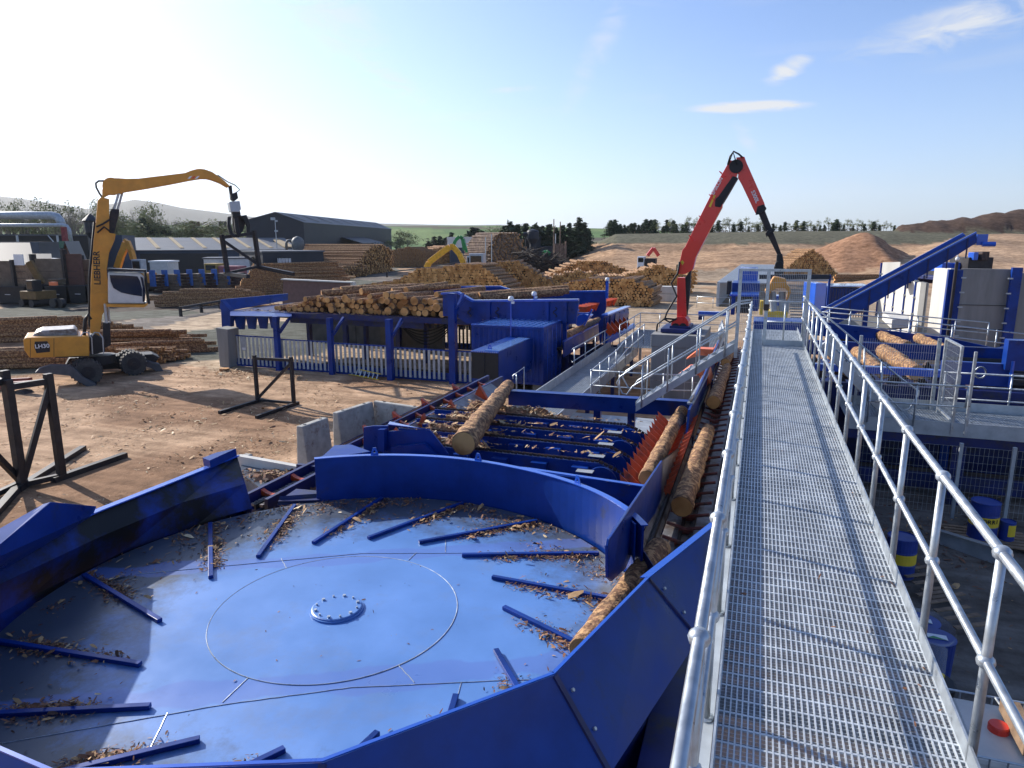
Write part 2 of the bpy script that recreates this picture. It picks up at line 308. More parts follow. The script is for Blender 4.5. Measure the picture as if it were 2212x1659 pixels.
PEELED = mat('pale_peeled_log', (.50,.38,.25), .8, var=.3, scale=2)
# ================================================================ TERRAIN
from mathutils import noise as MN
def lerp_tab(x, tab):
    if x <= tab[0][0]: return tab[0][1]
    for (a, va), (b, vb) in zip(tab, tab[1:]):
        if x <= b: return va+(vb-va)*(x-a)/(b-a)
    return tab[-1][1]
def sm(x, a, b):
    t = min(1, max(0, (x-a)/(b-a))); return t*t*(3-2*t)
def xcol(px, py):
    h = -math.sin(YAW)*px+math.cos(YAW)*py; s = math.cos(YAW)*px+math.sin(YAW)*py
    if h < 1: return (9999 if s > 0 else -9999), math.hypot(px, py)
    return CX+s/h*1531.6, h
CREST = [(1185,0),(1250,4.2),(1330,8.9),(1500,9.2),(1700,9.7),(2300,9.9),(3400,8)]
HILL = [(-1500,60),(-500,250),(0,318),(60,300),(130,265),(200,230),(245,262),(300,292),(350,270),(400,235),(480,205),(560,172),(640,150),(760,130),(900,122),(1000,116),(1080,118),(1200,100),(1330,92),(1600,70),(2400,60)]
FIELD = [(-1500,20),(0,30),(400,27),(560,24),(850,26),(1100,26),(1330,22),(1600,16),(2400,10)]
def height(px, py):
    x, d = xcol(px, py); r = math.hypot(px, py); z = 0.0; k = 'sand'
    if r > 45: z += .25*MN.noise(Vector((px/14, py/14, 0)))*sm(r, 45, 90)
    xc = max(-1500, min(3400, x))
    if x > 1180 and x < 4000:
        hc = lerp_tab(xc, CREST); t = sm(d, 118+25*sm(1700-x, 0, 400), 205); zz = hc*t
        if r > 90: zz += (.7*MN.noise(Vector((px/9, py/9, 3)))+.3*MN.noise(Vector((px/3, py/3, 3))))*t*(1-sm(zz, 6.0, 7.5))
        if zz > z: z = zz
        if zz > 6.2: k = 'scrub'
        rise = sm(d, 85, 175)*8.5*sm(x, 1720, 2160); rise += .5*MN.noise(Vector((px/8, py/8, 1)))*sm(d, 85, 110)
        if rise > z: z = rise; k = 'sand2'
        q = G(1868, 150); dd = math.hypot(px-q.x, py-q.y)
        sd_ = (px-q.x)*math.cos(YAW)+(py-q.y)*math.sin(YAW); cm = 9.2-dd*(.44 if sd_ < 0 else .62)*(1 if abs(sd_) > 3 else .9)+.4*MN.noise(Vector((px/3, py/3, 5))) if dd < 30 else -9
        if cm > 8.6: cm = 8.6+(cm-8.6)*.4
        if cm > z: z = cm; k = 'mound'
        rz = lerp_tab(xc, [(1880,0),(1940,11.2),(2060,13.2),(2212,15.2),(2500,15.5)])
        w = abs(d-205)/26; rg = rz*(1-w*w) if w < 1 else 0
        rg += (1.2*MN.noise(Vector((px/6, py/6, 8)))+.5*MN.noise(Vector((px/2.2, py/2.2, 8)))) if rg > 1 else 0
        if rg > z and x > 1880: z = rg; k = 'soil'
        if 85 < d < 125 and x > 1750:
            b = 1.1*MN.noise(Vector((px/5, py/5, 4)))-.25
            if b > 0: z += b*sm(x, 1750, 1900)
    f = lerp_tab(xc, FIELD)*sm(d, 330, 950)+lerp_tab(xc, FIELD)*.35*sm(d, 950, 2500)
    if f > z and d > 330: z = f; k = 'field'
    hh = lerp_tab(xc, HILL)*sm(d, 2600, 5200)
    if hh > 0: hh *= 1+.05*MN.noise(Vector((px/700, py/700, 2)))
    if hh > z: z = hh; k = 'hill'
    if d > 240 and z < 12 and k in ('sand',): k = 'field'
    return z, k, x, d
def inpoly(x, y, pts):
    c = False; n = len(pts); j = n-1
    for i in range(n):
        if (pts[i][1] > y) != (pts[j][1] > y) and x < (pts[j][0]-pts[i][0])*(y-pts[i][1])/(pts[j][1]-pts[i][1])+pts[i][0]: c = not c
        j = i
    return c
def W2(pts): return [tuple(P(x, y).xy) for x, y in pts]
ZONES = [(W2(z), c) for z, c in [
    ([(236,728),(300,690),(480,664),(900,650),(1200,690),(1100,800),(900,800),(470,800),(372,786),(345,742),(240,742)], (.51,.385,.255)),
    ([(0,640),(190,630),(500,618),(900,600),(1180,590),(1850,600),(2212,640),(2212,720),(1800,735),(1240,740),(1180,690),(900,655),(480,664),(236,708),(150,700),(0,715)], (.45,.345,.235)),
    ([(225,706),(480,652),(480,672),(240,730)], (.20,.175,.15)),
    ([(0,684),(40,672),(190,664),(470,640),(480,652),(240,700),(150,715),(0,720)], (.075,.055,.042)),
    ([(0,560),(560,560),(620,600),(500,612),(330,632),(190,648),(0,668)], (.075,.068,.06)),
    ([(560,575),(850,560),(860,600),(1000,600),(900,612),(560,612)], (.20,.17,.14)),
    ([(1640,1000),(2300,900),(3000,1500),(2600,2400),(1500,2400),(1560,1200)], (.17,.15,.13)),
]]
CBASE = {'sand':(.49,.315,.185),'sand2':(.50,.335,.205),'scrub':(.13,.125,.08),'mound':(.36,.20,.115),'soil':(.095,.06,.042),'field':(.10,.19,.05),'hill':(.10,.105,.08)}
def ground_colour(px, py, k, x, d, z):
    c = CBASE[k]; nz_ = MN.noise(Vector((px/5, py/5, 0))); n2 = MN.noise(Vector((px/60, py/60, 7)))
    if k == 'sand':
        jx = px+.9*MN.noise(Vector((px/1.5, py/1.5, 11)))+.5*nz_; jy = py+.9*MN.noise(Vector((px/1.5, py/1.5, 12)))
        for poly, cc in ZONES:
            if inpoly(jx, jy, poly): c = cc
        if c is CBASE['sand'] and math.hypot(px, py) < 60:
            t = sm(nz_, -.1, .35); c = tuple(a*(1-t)+b*t for a, b in zip((.51,.335,.205), (.27,.155,.085)))
    if k == 'field':
        n3 = MN.noise(Vector((px/220, py/90, 3)))
        if n3 > .12: c = (.16,.24,.07)
        elif n3 < -.25: c = (.10,.085,.055)
    if k == 'sand2' or (k == 'sand' and d > 100):
        t = sm(MN.noise(Vector((px/30, py/4, 9))), -.2, .4); c = tuple(a*(1-.38*t) for a in c)
    f = 1+.22*nz_+.10*n2
    return tuple(max(.01, a*f) for a in c)+(1,)
def build_ground():
    angs = []; a = -62.0
    while a < 62: angs.append(a); a += .235
    while a < 298: angs.append(a); a += 4.0
    rad = [.6]
    while rad[-1] < 34: rad.append(rad[-1]+max(.3, rad[-1]*.017))
    while rad[-1] < 330: rad.append(rad[-1]*1.0155)
    while rad[-1] < 7500: rad.append(rad[-1]*1.05)
    vs = []; cs = []; na = len(angs)
    for r in rad:
        for a in angs:
            t = R(a)-YAW; px, py = r*math.sin(t), r*math.cos(t)
            if abs(((a+180) % 360)-180) > 62.5: z, k, x, d = 0.0, 'sand' if r < 200 else 'field', 9999, r
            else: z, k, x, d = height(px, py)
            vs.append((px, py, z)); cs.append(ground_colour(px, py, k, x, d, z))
    fs = [(i*na+j, i*na+(j+1) % na, (i+1)*na+(j+1) % na, (i+1)*na+j) for i in range(len(rad)-1) for j in range(na)]
    fs = [tuple(reversed(f)) for f in fs]
    fs.append(tuple(range(na)))
    me = bpy.data.meshes.new('ground'); me.from_pydata(vs, [], fs)
    ca = me.color_attributes.new('soil', 'FLOAT_COLOR', 'POINT'); ca.data.foreach_set('color', [c for q in cs for c in q])
    me.polygons.foreach_set('use_smooth', [True]*len(fs)); me.update()
    m = bpy.data.materials.new('ground_soil'); m.use_nodes = True; nt = m.node_tree; b = nt.nodes['Principled BSDF']; b.inputs['Roughness'].default_value = .95; b.inputs['Specular IOR Level'].default_value = .2
    L = nt.links.new; at = nt.nodes.new('ShaderNodeVertexColor'); at.layer_name = 'soil'; g = nt.nodes.new('ShaderNodeNewGeometry')
    n = nt.nodes.new('ShaderNodeTexNoise'); n.inputs['Scale'].default_value = .9; n.inputs['Detail'].default_value = 14; n.inputs['Roughness'].default_value = .68; L(g.outputs['Position'], n.inputs['Vector'])
    r = nt.nodes.new('ShaderNodeValToRGB'); r.color_ramp.elements[0].position = .36; r.color_ramp.elements[1].position = .64
    r.color_ramp.elements[0].color = (.58,.54,.50,1); r.color_ramp.elements[1].color = (1.25,1.25,1.25,1); L(n.outputs['Fac'], r.inputs['Fac'])
    x = nt.nodes.new('ShaderNodeMixRGB'); x.blend_type = 'MULTIPLY'; x.inputs['Fac'].default_value = 1; L(at.outputs['Color'], x.inputs['Color1']); L(r.outputs['Color'], x.inputs['Color2'])
    # wheel-track streaks
    mp = nt.nodes.new('ShaderNodeMapping'); mp.inputs['Rotation'].default_value = (0,0,R(-58)); mp.inputs['Scale'].default_value = (.16, 2.2, 1); L(g.outputs['Position'], mp.inputs['Vector'])
    n4 = nt.nodes.new('ShaderNodeTexNoise'); n4.inputs['Scale'].default_value = 1.1; n4.inputs['Detail'].default_value = 6; n4.inputs['Distortion'].default_value = .5; L(mp.outputs['Vector'], n4.inputs['Vector'])
    r4 = nt.nodes.new('ShaderNodeValToRGB'); r4.color_ramp.elements[0].position = .40; r4.color_ramp.elements[1].position = .62; r4.color_ramp.elements[0].color = (.74,.70,.66,1); r4.color_ramp.elements[1].color = (1.1,1.1,1.1,1); L(n4.outputs['Fac'], r4.inputs['Fac'])
    x4 = nt.nodes.new('ShaderNodeMixRGB'); x4.blend_type = 'MULTIPLY'; x4.inputs['Fac'].default_value = .8; L(x.outputs['Color'], x4.inputs['Color1']); L(r4.outputs['Color'], x4.inputs['Color2'])
    L(x4.outputs['Color'], b.inputs['Base Color'])
    nb = nt.nodes.new('ShaderNodeTexNoise'); nb.inputs['Scale'].default_value = 5; nb.inputs['Detail'].default_value = 10; nb.inputs['Roughness'].default_value = .7; L(g.outputs['Position'], nb.inputs['Vector'])
    bp = nt.nodes.new('ShaderNodeBump'); bp.inputs['Strength'].default_value = .8; bp.inputs['Distance'].default_value = .07; L(nb.outputs['Fac'], bp.inputs['Height']); L(bp.outputs['Normal'], b.inputs['Normal'])
    me.materials.append(m); o = bpy.data.objects.new('ground', me); COL.objects.link(o); struct(o)
build_ground()
def gz(p): return height(p[0], p[1])[0]
# ================================================================ LOG TURNTABLE
ZP = 2.4; RT = 3.95; c0 = TC
def TP(r, th, z): return Vector((c0.x+r*math.cos(R(th)), c0.y+r*math.sin(R(th)), z))
tt = thing('log_turntable', 'big round worn blue steel turntable plate with curved guard walls in the foreground', 'turntable', (c0.x, c0.y, 0))
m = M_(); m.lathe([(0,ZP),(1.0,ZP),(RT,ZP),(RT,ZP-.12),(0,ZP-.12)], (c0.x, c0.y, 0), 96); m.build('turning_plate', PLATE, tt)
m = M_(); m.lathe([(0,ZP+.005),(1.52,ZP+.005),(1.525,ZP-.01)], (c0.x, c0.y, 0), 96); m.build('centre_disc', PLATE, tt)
m = M_()   # weld beads: ring, the two long seams and the short seams
rr = [TP(1.525, a, ZP+.004) for a in range(0, 361, 3)]; m.tube(rr, .006, 5)
for (a, b) in [((-1.6,-3.1),(-.05,-1.97)), ((-.05,-1.97),(1.02,-1.3)), ((1.02,-1.3),(2.55,-.63)), ((2.55,-.63),(3.7,-.2)), ((-3.2,-.1),(-1.51,.95)), ((-1.51,.95),(-.58,1.52)), ((-.58,1.52),(.86,2.04)), ((.86,2.04),(2.9,2.6)), ((-.08,-1.94),(-.11,-1.52)), ((-.23,-2.71),(-.48,-2.25)), ((1.3,-.78),(1.61,-1.0)), ((2.08,-.83),(2.17,-1.2)), ((.39,2.44),(.6,1.98)), ((-1.6,.98),(-1.33,.75)), ((.2,1.55),(.19,1.83))]:
    n = 14; pts = [Vector((c0.x+a[0]+(b[0]-a[0])*i/n, c0.y+a[1]+(b[1]-a[1])*i/n+random.uniform(-.004,.004), ZP+.003)) for i in range(n+1)]; m.tube(pts, .005, 5)
m.build('weld_seam', GALV, tt)
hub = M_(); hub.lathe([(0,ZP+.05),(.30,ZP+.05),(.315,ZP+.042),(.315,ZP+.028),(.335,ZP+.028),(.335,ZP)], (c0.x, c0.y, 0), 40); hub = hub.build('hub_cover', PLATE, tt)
for k in range(12):
    b = M_(); q = TP(.265, k*30+12, ZP+.05); rb = .022 if k % 2 else .014; b.tube([q, q+Vector((0,0,.022))], rb, 6); b.build('bolt', GALV, hub)
RIBS = {7:(2.24,-5),8:(2.39,-27),9:(2.47,-48),10:(2.50,-67.5),11:(2.47,-87),12:(2.36,-107),13:(2.22,-128),14:(2.12,-152.5)}
for k in range(16):
    r0_, a = RIBS.get(k,(2.12,155.5-22.6*k)); m = M_(); i = TP(r0_, a, ZP+.03); o = TP(3.86, a-21.5, ZP+.03); m.beam(i, o, .065, .05); m.build('rib', BLUE, tt, bevel=.006)
# curved guard wall
m = M_(); A0, A1 = 128.3, 28.0; n = 40; ring = []
for i in range(n+1):
    a = A0+(A1-A0)*i/n; h = .78+.10*sm(i/n, .5, 1); ring.append((a, h))
vs = []
for a, h in ring: vs += [TP(4.0,a,ZP-.02), TP(4.0,a,ZP+h), TP(4.03,a,ZP+h), TP(4.03,a,ZP-.3)]
fs = []
for i in range(n):
    b = i*4; fs += [(b+4,b+5,b+1,b), (b+1,b+5,b+6,b+2), (b+2,b+6,b+7,b+3)]
fs += [(0,1,2,3), (n*4+3,n*4+2,n*4+1,n*4)]; m.add(vs, fs); gw = m.build('curved_guard_wall', BLUE, tt)
m = M_(); vs = []
for a, h in ring: vs += [TP(3.985,a,ZP+h+.002), TP(4.085,a,ZP+h+.002), TP(4.085,a,ZP+h+.016), TP(3.985,a,ZP+h+.016)]
fs = []
for i in range(n):
    b = i*4; fs += [(b+k, b+(k+1) % 4, b+4+(k+1) % 4, b+4+k) for k in range(4)]
fs += [(3,2,1,0), (n*4,n*4+1,n*4+2,n*4+3)]; m.add(vs, fs); m.build('flange', BLUE2, gw)
def lug(p, d, parent, s=.13):
    m = M_(); d = Vector(d).normalized(); p = Vector(p); th = Vector((-d.y, d.x, 0))*.015
    q = [p-d*s*.55, p+d*s*.55, p+d*s*.22+Vector((0,0,s)), p-d*s*.22+Vector((0,0,s))]
    c = [p+d*x*s+Vector((0,0,z*s)) for x, z in ((-.2,.25),(.2,.25),(0,.75))]
    m.ext([q[0], q[3], c[2], c[0]], th); m.ext([q[3], q[2], c[2]], th); m.ext([q[2], q[1], c[1], c[2]], th); m.ext([q[1], q[0], c[0], c[1]], th)
    return m.build('lifting_lug', BLUE2, parent)
for px_ in (815, 1031, 1249):
    best = min(ring, key=lambda t: abs(_proj_x(TP(4.03, t[0], ZP+t[1]))-px_)) if False else None
def proj(p):
    v = Vector(p)-EP; d = v.dot(_f); return CX+F_PX*v.dot(_r)/d, CY-F_PX*v.dot(_u)/d
for px_ in (815, 1031, 1249):
    a, h = min(ring, key=lambda t: abs(proj(TP(4.03, t[0], ZP+t[1]))[0]-px_)); lug(TP(4.05, a, ZP+h+.015), (-math.sin(R(a)), math.cos(R(a)), 0), gw)
e = P(1375, 1122, ZP+.88)
m = M_(); a = TP(4.0, 28.2, ZP+.86); b = TP(4.0, 37, ZP+.86); m.ext([TP(3.97,30,ZP+.30), TP(3.97,30,ZP+.86), TP(3.97,35,ZP+.86)], (-.02,-.02,0)); m.build('end_stiffener', BLUE2, tt)
# straight guard on the left, folded inwards at its foot
ZT = ZP+.70
tl = [P(512,985,ZT), P(380,1038,ZT), P(215,1103,ZT), P(0,1195,ZT), P(-260,1330,ZT)]
md = [P(530,1045,ZP+.42), P(395,1085,ZP+.42), P(215,1160,ZP+.42), P(0,1262,ZP+.42), P(-260,1400,ZP+.42)]
lo = [P(545,1098,ZP-.02), P(430,1131,ZP-.02), P(260,1195,ZP-.02), P(60,1292,ZP-.02), P(-260,1470,ZP-.02)]
lg = M_(); vs = []
outn = Vector((-.9,.3,0)).normalized()*.05
for t_, d_, l_ in zip(tl, md, lo): vs += [l_, d_, t_, t_+outn, d_+outn*2-Vector((0,0,.9))]
fs = []
for i in range(4):
    b = i*5; fs += [(b,b+1,b+6,b+5), (b+1,b+2,b+7,b+6), (b+2,b+3,b+8,b+7), (b+3,b+4,b+9,b+8)]
fs += [(4,3,2,1,0)]; lg.add(vs, [tuple(reversed(f)) for f in fs]); lgo = lg.build('straight_guard_wall', BLUEW, tt)
m = M_()
for i in range(4): m.beam(tl[i]+Vector((0,0,.012)), tl[i+1]+Vector((0,0,.012)), .12, .02)
m.build('flange', BLUE2, lgo)
m = M_(); e0 = tl[0]; m.ext([e0, P(528,1040,ZP+.45), lo[0], lo[0]+Vector((-.7,.25,0)), e0+Vector((-.2,.15,-.9))], (-.03,.02,0)); m.build('end_plate', BLUE, lgo)
m = M_(); m.ext([P(512,985,ZT+.01),P(470,994,ZT+.01),P(440,1006,ZT+.01),P(455,1012,ZT+.01)], (-.02,.01,.14)); m.build('gusset', BLUE, lgo)
m = M_(); g0 = [P(-60,1215,3.65), P(0,1180,3.65), P(92,1089,3.65), P(194,1098,3.2), P(186,1116,3.1)]
m.ext([P(-500,1560,2.3), P(-500,1420,3.75), g0[0], g0[2], g0[3], g0[4], P(186,1130,2.9)], (.02,.10,0)); m.build('gusset', BLUE, tt, bevel=.008)
# outer apron panels between the turntable and the walkway
ZA = 3.6; tops = [P(1590,1100,ZA+.0), P(1402,1250,ZA), P(1198,1458,ZA), P(697,1648,ZA), P(110,1672,ZA), P(-150,1560,ZA), P(-420,1460,ZA)]
lows = [PX(1600,1290,-.17), P(1508,1380,2.95), P(1318,1672,2.95)]
outs = [Vector((.35,.1,-.6)), None, None, Vector((.15,-.55,-.7)), Vector((0,-.55,-.7)), Vector((-.4,-.4,-.7)), Vector((-.5,-.1,-.7))]
for i in (3,4,5,6): lows.append(tops[i]+outs[i])
lows[0] = Vector((-.16, tops[0].y+.2, 2.7))
names = 6
for i in range(names):
    m = M_(); a, b, c_, d = tops[i], tops[i+1], lows[i+1], lows[i]; n = (b-a).cross(c_-a).normalized()*-.012
    m.ext([a,b,c_], n); m.ext([a,c_,d], n); ap = m.build('apron_panel', BLUE, tt)
    m = M_(); inn = (c0-(a+b)/2); inn.z = 0; inn = inn.normalized()
    m.ext([a+Vector((0,0,.014)), b+Vector((0,0,.014)), b+inn*(.09 if i == 0 else .03)+Vector((0,0,.014)), a+inn*(.09 if i == 0 else .03)+Vector((0,0,.014))], (0,0,-.012)); m.build('flange', BLUE2, ap)
    m = M_(); m.beam(b+Vector((0,0,-.01)), c_, .05, .035); m.build('fold_cover', BLUEDK, ap)
    for t_ in (.22,.62):
        q = b+(c_-b)*t_; m = M_(); nn = ((b-a).cross(c_-a)).normalized(); nn = nn if nn.z > 0 else -nn
        q = q+(a-b).normalized()*.09; m.tube([q, q+nn*.022], .016, 6); m.build('bolt', GALV, ap)
m = M_(); m.box(-.75, 1.3, 1.5, 9.2, 0, 2.3); m.build('drive_housing', BLUEDK, tt)
m = M_(); m.box(c0.x-3.2, c0.x+3.0, c0.y-3.2, c0.y+3.0, .0, 1.4); m.build('base_frame', BLUEDK, tt)
m = M_()   # rail of inner skirt under the panels
m.ext([TP(4.05,a,2.2) for a in range(-100,31,10)]+[TP(4.05,a,.6) for a in range(30,-101,-10)], (0,0,.01)) if False else None
for a in range(-150, 40, 10): m.plate([TP(4.06,a,.8), TP(4.06,a+10,.8), TP(4.06,a+10,2.9), TP(4.06,a,2.9)], .01)
m.build('skirt', BLUEDK, tt)
# ================================================================ RIGHT LOG TROUGH CONVEYOR (runs beside the walkway)
rt_ = thing('log_trough_conveyor', 'long chain conveyor trough with dark slats beside the walkway carrying single logs', 'conveyor', (-.95, 10, 0))
XL, XR, ZC = -1.28, -.52, 2.22
m = M_(); m.box(XL, XR, 9.2, 34, ZC-.25, ZC-.2); m.build('trough_bed', STEEL, rt_)
m = M_(); m.ext([(XR,9.4,ZC-.1),(-.17,9.4,ZC+.75),(-.17,34,ZC+.75),(XR,34,ZC-.1)], (.0,0,-.012)); m.ext([(XL,9.4,ZC-.1),(XL-.18,9.4,ZC+.22),(XL-.18,17,ZC+.22),(XL,17,ZC-.1)], (0,0,-.012)); m.build('side_liner', STEEL, rt_)
m = M_(); m.beam((XL-.06,9.6,ZC+.06),(XL-.06,34,ZC+.06),.05,.12); m.beam((-.98,9.6,ZC-.16),(-.98,34,ZC-.16),.05,.07); m.beam((-.80,9.6,ZC-.16),(-.80,34,ZC-.16),.05,.07); m.build('guide_rail', DARK, rt_)
y = 9.8
slats = 0
while y < 33.5:
    m = M_(); m.tube([(XL+.05,y,ZC-.02),(-.9,y,ZC-.10),(XR-.03,y,ZC-.02)], .030, 6); m.box(-1.02,-.78,y-.05,y+.05,ZC-.17,ZC-.09); m.build('carrier_slat', RUSTR, rt_)
    y += .60; slats += 1
m = M_(); m.ext([(-1.37,16.6,ZC+.1),(-1.37,17.0,2.95),(-1.37,30,2.95),(-1.37,30,ZC+.1)], (-.05,0,0)); m.build('side_guard', BLUE, rt_)
m = M_()
for y in range(10, 34, 4):
    for x in (-1.4, -.35): m.box(x-.08, x+.08, y-.08, y+.08, 0, ZC-.2)
m.build('support_leg', BLUEDK, rt_)
# fin plate between turntable and trough
fin = thing('deflector_plate', 'tall rounded blue deflector plate standing between the turntable and the log trough', 'steel plate', (-1.42, 8, 0))
m = M_(); pf = [(1431,995),(1316,1165),(1313,1180),(1314,1248),(1322,1256),(1352,1228),(1380,1160),(1432,1085)]
m.ext([PX(x,y,-1.42) for x, y in pf], (-.035,0,0)); m.build('plate', BLUE, fin, bevel=.006)
m = M_(); m.ext([PX(1431,995,-1.42), PX(1432,1085,-1.42), Vector((-1.42,17.2,2.05)), Vector((-1.42,17.2,2.30)), Vector((-1.42,12.2,2.35))], (-.035,0,0)); m.build('tail_plate', STEEL, fin)
# curved steel cheek plate farther along
ck = thing('steel_cheek_plate', 'scuffed curved steel cheek plate at the far right corner of the chain deck', 'steel plate', (-1.5, 18, 0))
cp = [(1492,885),(1490,865),(1526,808),(1530,812),(1540,830),(1545,845),(1520,900),(1500,950)]
m = M_(); m.ext([PX(x,y,-1.45) for x, y in cp], (.04,0,0)); m.build('plate', STEEL, ck)
m = M_(); m.beam(PX(1491,872,-1.43), PX(1526,807,-1.43), .16, .04); m.build('top_rail', GALVP, ck)
# orange cradles
for i, (a, b) in enumerate([((1492,818),(1545,790)), ((1512,775),(1555,745))]):
    t_ = thing('orange_log_cradle', ['orange folded steel log cradle nearest the curved steel cheek plate', 'orange folded steel log cradle under the stair, behind the nearer cradle'][i], 'log cradle', tuple(P(a[0],a[1],2.6)), 'orange cradles under the stair')
    y0 = P(a[0], a[1], 2.55).y
    m = M_(); m.ext([(-2.45,y0,2.5),(-1.95,y0-.1,2.95),(-1.45,y0-.1,2.95),(-1.30,y0,2.45),(-1.40,y0,2.3),(-1.65,y0-.1,2.7),(-1.9,y0-.1,2.7)], (0,.55,0)); m.build('cradle_plate', ORANGE2, t_)
    m = M_(); m.ext([(-1.46,y0+.1,2.95),(-1.30,y0+.1,2.4),(-1.30,y0+1.5,2.4),(-1.46,y0+1.5,2.95)], (.03,0,.0)); m.build('side_plate', ORANGE2, t_)
# ================================================================ CHAIN DECK
cd = thing('chain_cross_deck', 'blue cross chain deck with five chain beams and bark heaps between them', 'chain deck', (-5, 15, 0))
CH = [((1044,896),(1396,910)), ((1002,915),(1376,935)), ((1000,940),(1365,959)), ((985,970),(1340,990))]
for i, (a, b) in enumerate(CH):
    A = P(a[0], a[1], 2.5); B = P(b[0], b[1], 2.5); y = (A.y+B.y)/2; x0 = -8.2; x1 = -2.55
    m = M_(); m.box(x0, x1-.35, y-.05, y+.05, 1.85, 2.44); m.ext([(x1-.35,y-.05,2.44),(x1+.25,y-.05,2.2),(x1+.25,y-.05,1.85),(x1-.35,y-.05,1.85)], (0,.10,0))
    for k in range(6): m.box(x0+.9*k+.25, x0+.9*k+.6, y-.22, y-.05, 2.02, 2.36)
    bo = m.build('chain_beam', BLUE, cd)
    m = M_(); 
    pts = [(x0, 2.475), (x1-.35, 2.475), (x1-.05, 2.36), (x1+.28, 2.18)]
    for (p, q) in zip(pts, pts[1:]):
        L_ = math.hypot(q[0]-p[0], q[1]-p[1]); nn = max(2, int(L_/.085))
        for k in range(nn):
            u0 = (k+.08)/nn; u1 = (k+.92)/nn; dy = .018 if k % 2 else .032
            for s_ in (-1,1): m.beam((p[0]+(q[0]-p[0])*u0, y+s_*dy, p[1]+(q[1]-p[1])*u0), (p[0]+(q[0]-p[0])*u1, y+s_*dy, p[1]+(q[1]-p[1])*u1), .012, .05)
    m.build('chain', RUSTY, bo)
    m = M_(); m.tube([(x1-.25,y-.19,2.08),(x1-.25,y-.13,2.08)], .33, 22); m.tube([(x1-.25,y-.22,2.08),(x1-.25,y+.1,2.08)], .09, 10); m.build('sprocket_guard', BLUE, bo)
    m = M_(); m.ext([(-4.6,y-.62,2.10),(-3.9,y-.62,2.10),(-3.9,y-.38,2.10),(-4.6,y-.38,2.10)], (0,0,.012)); m.ext([(x1-.75,y-.42,2.33),(x1-.4,y-.42,2.33),(x1-.4,y-.22,2.33),(x1-.75,y-.22,2.33)], (0,0,.012)); m.build('bracket', GALVP, bo)
m = M_(); m.box(-8.3,-4.9,12.4,18.9,1.9,1.92); m.box(-5.4,-4.9,12.4,18.9,1.86,1.90); m.build('chute_floor', BLUEDK, cd)
m = M_(); m.box(-8.2,-2.2,12.4,18.9,.7,.72); m.build('lower_floor', DARK, cd)
for y in (13.3, 17.6): m = M_(); m.box(-8.2,-2.3,y,y+.15,1.2,1.7); m.build('cross_member', BLUEDK, cd)
# far beam on posts
FB0, FB1 = P(1098,845,2.66), P(1491,869,2.66)
m = M_(); m.ext([FB0, FB1, FB1-Vector((0,0,.42)), FB0-Vector((0,0,.42))], (0,.18,0)); m.ext([FB0+Vector((0,-.05,.02)), FB1+Vector((0,-.05,.02)), FB1+Vector((0,.24,.02)), FB0+Vector((0,.24,.02))], (0,0,-.02)); m.build('end_beam', BLUE, cd)
for x in (-6.2,-4.2,-3.2,-1.75): m = M_(); m.box(x-.1,x+.1,19.4,19.6,0,2.3); m.build('post', BLUE, cd)
# near beam with light top flange, behind the curved guard
NB = [P(870,985,2.62), P(1000,1000,2.60), P(1140,1012,2.55), P(1395,1050,2.5)]
m = M_(); m.ext([NB[0], NB[1], NB[2], NB[3], NB[3]-Vector((0,0,.42)), NB[0]-Vector((0,0,.42))], (0,-.02,0)); nb = m.build('near_beam', BLUE, cd)
m = M_()
for a, b in zip(NB, NB[1:]): m.beam(a+Vector((0,-.04,.012)), b+Vector((0,-.04,.012)), .10, .02)
m.build('flange', BLUE2, nb)
for xx in (-6.4, -3.6): m = M_(); m.beam((xx,12.15,2.58),(xx+.06,11.7,2.56),.04,.04); m.build('bracket_arm', BLUE2, cd)
m = M_(); m.box(-3.4,-1.7,11.9,12.0,1.9,2.12); m.box(-2.3,-1.7,11.1,11.5,2.28,2.32); m.build('lower_rail', BLUEDK, cd)
for xx in (-3.1,-2.55,-2.1):
    m = M_(); q = Vector((xx,11.85,2.25)); m.tube([q+Vector((.09*math.cos(t*.5),0,.09*math.sin(t*.5))) for t in range(13)], .010, 5); m.build('hose_coil', GALV, cd)
# V conveyor with orange teeth
vc = thing('toothed_log_trough', 'V shaped trough of overlapping orange toothed plates holding one log', 'conveyor', (-1.75, 15, 0))
m = M_(); m.ext([(-2.2,12.2,2.2),(-1.75,12.2,1.85),(-1.35,12.2,2.2),(-1.35,12.2,1.7),(-2.2,12.2,1.7)], (0,6.4,0)); m.build('trough_body', BLUEDK, vc)
for k in range(15):
    y = 12.6+.38*k
    for s_ in (-1, 1):
        m = M_(); x0 = -1.76; m.ext([(x0+s_*.02,y,1.98),(x0+s_*.26,y,2.06),(x0+s_*.46,y+.06,2.34),(x0+s_*.52,y+.12,2.60),(x0+s_*.34,y+.10,2.46),(x0+s_*.14,y+.05,2.30),(x0+s_*.02,y,2.16)], (0,.014,0)); m.build('tooth_plate', ORANGE, vc)
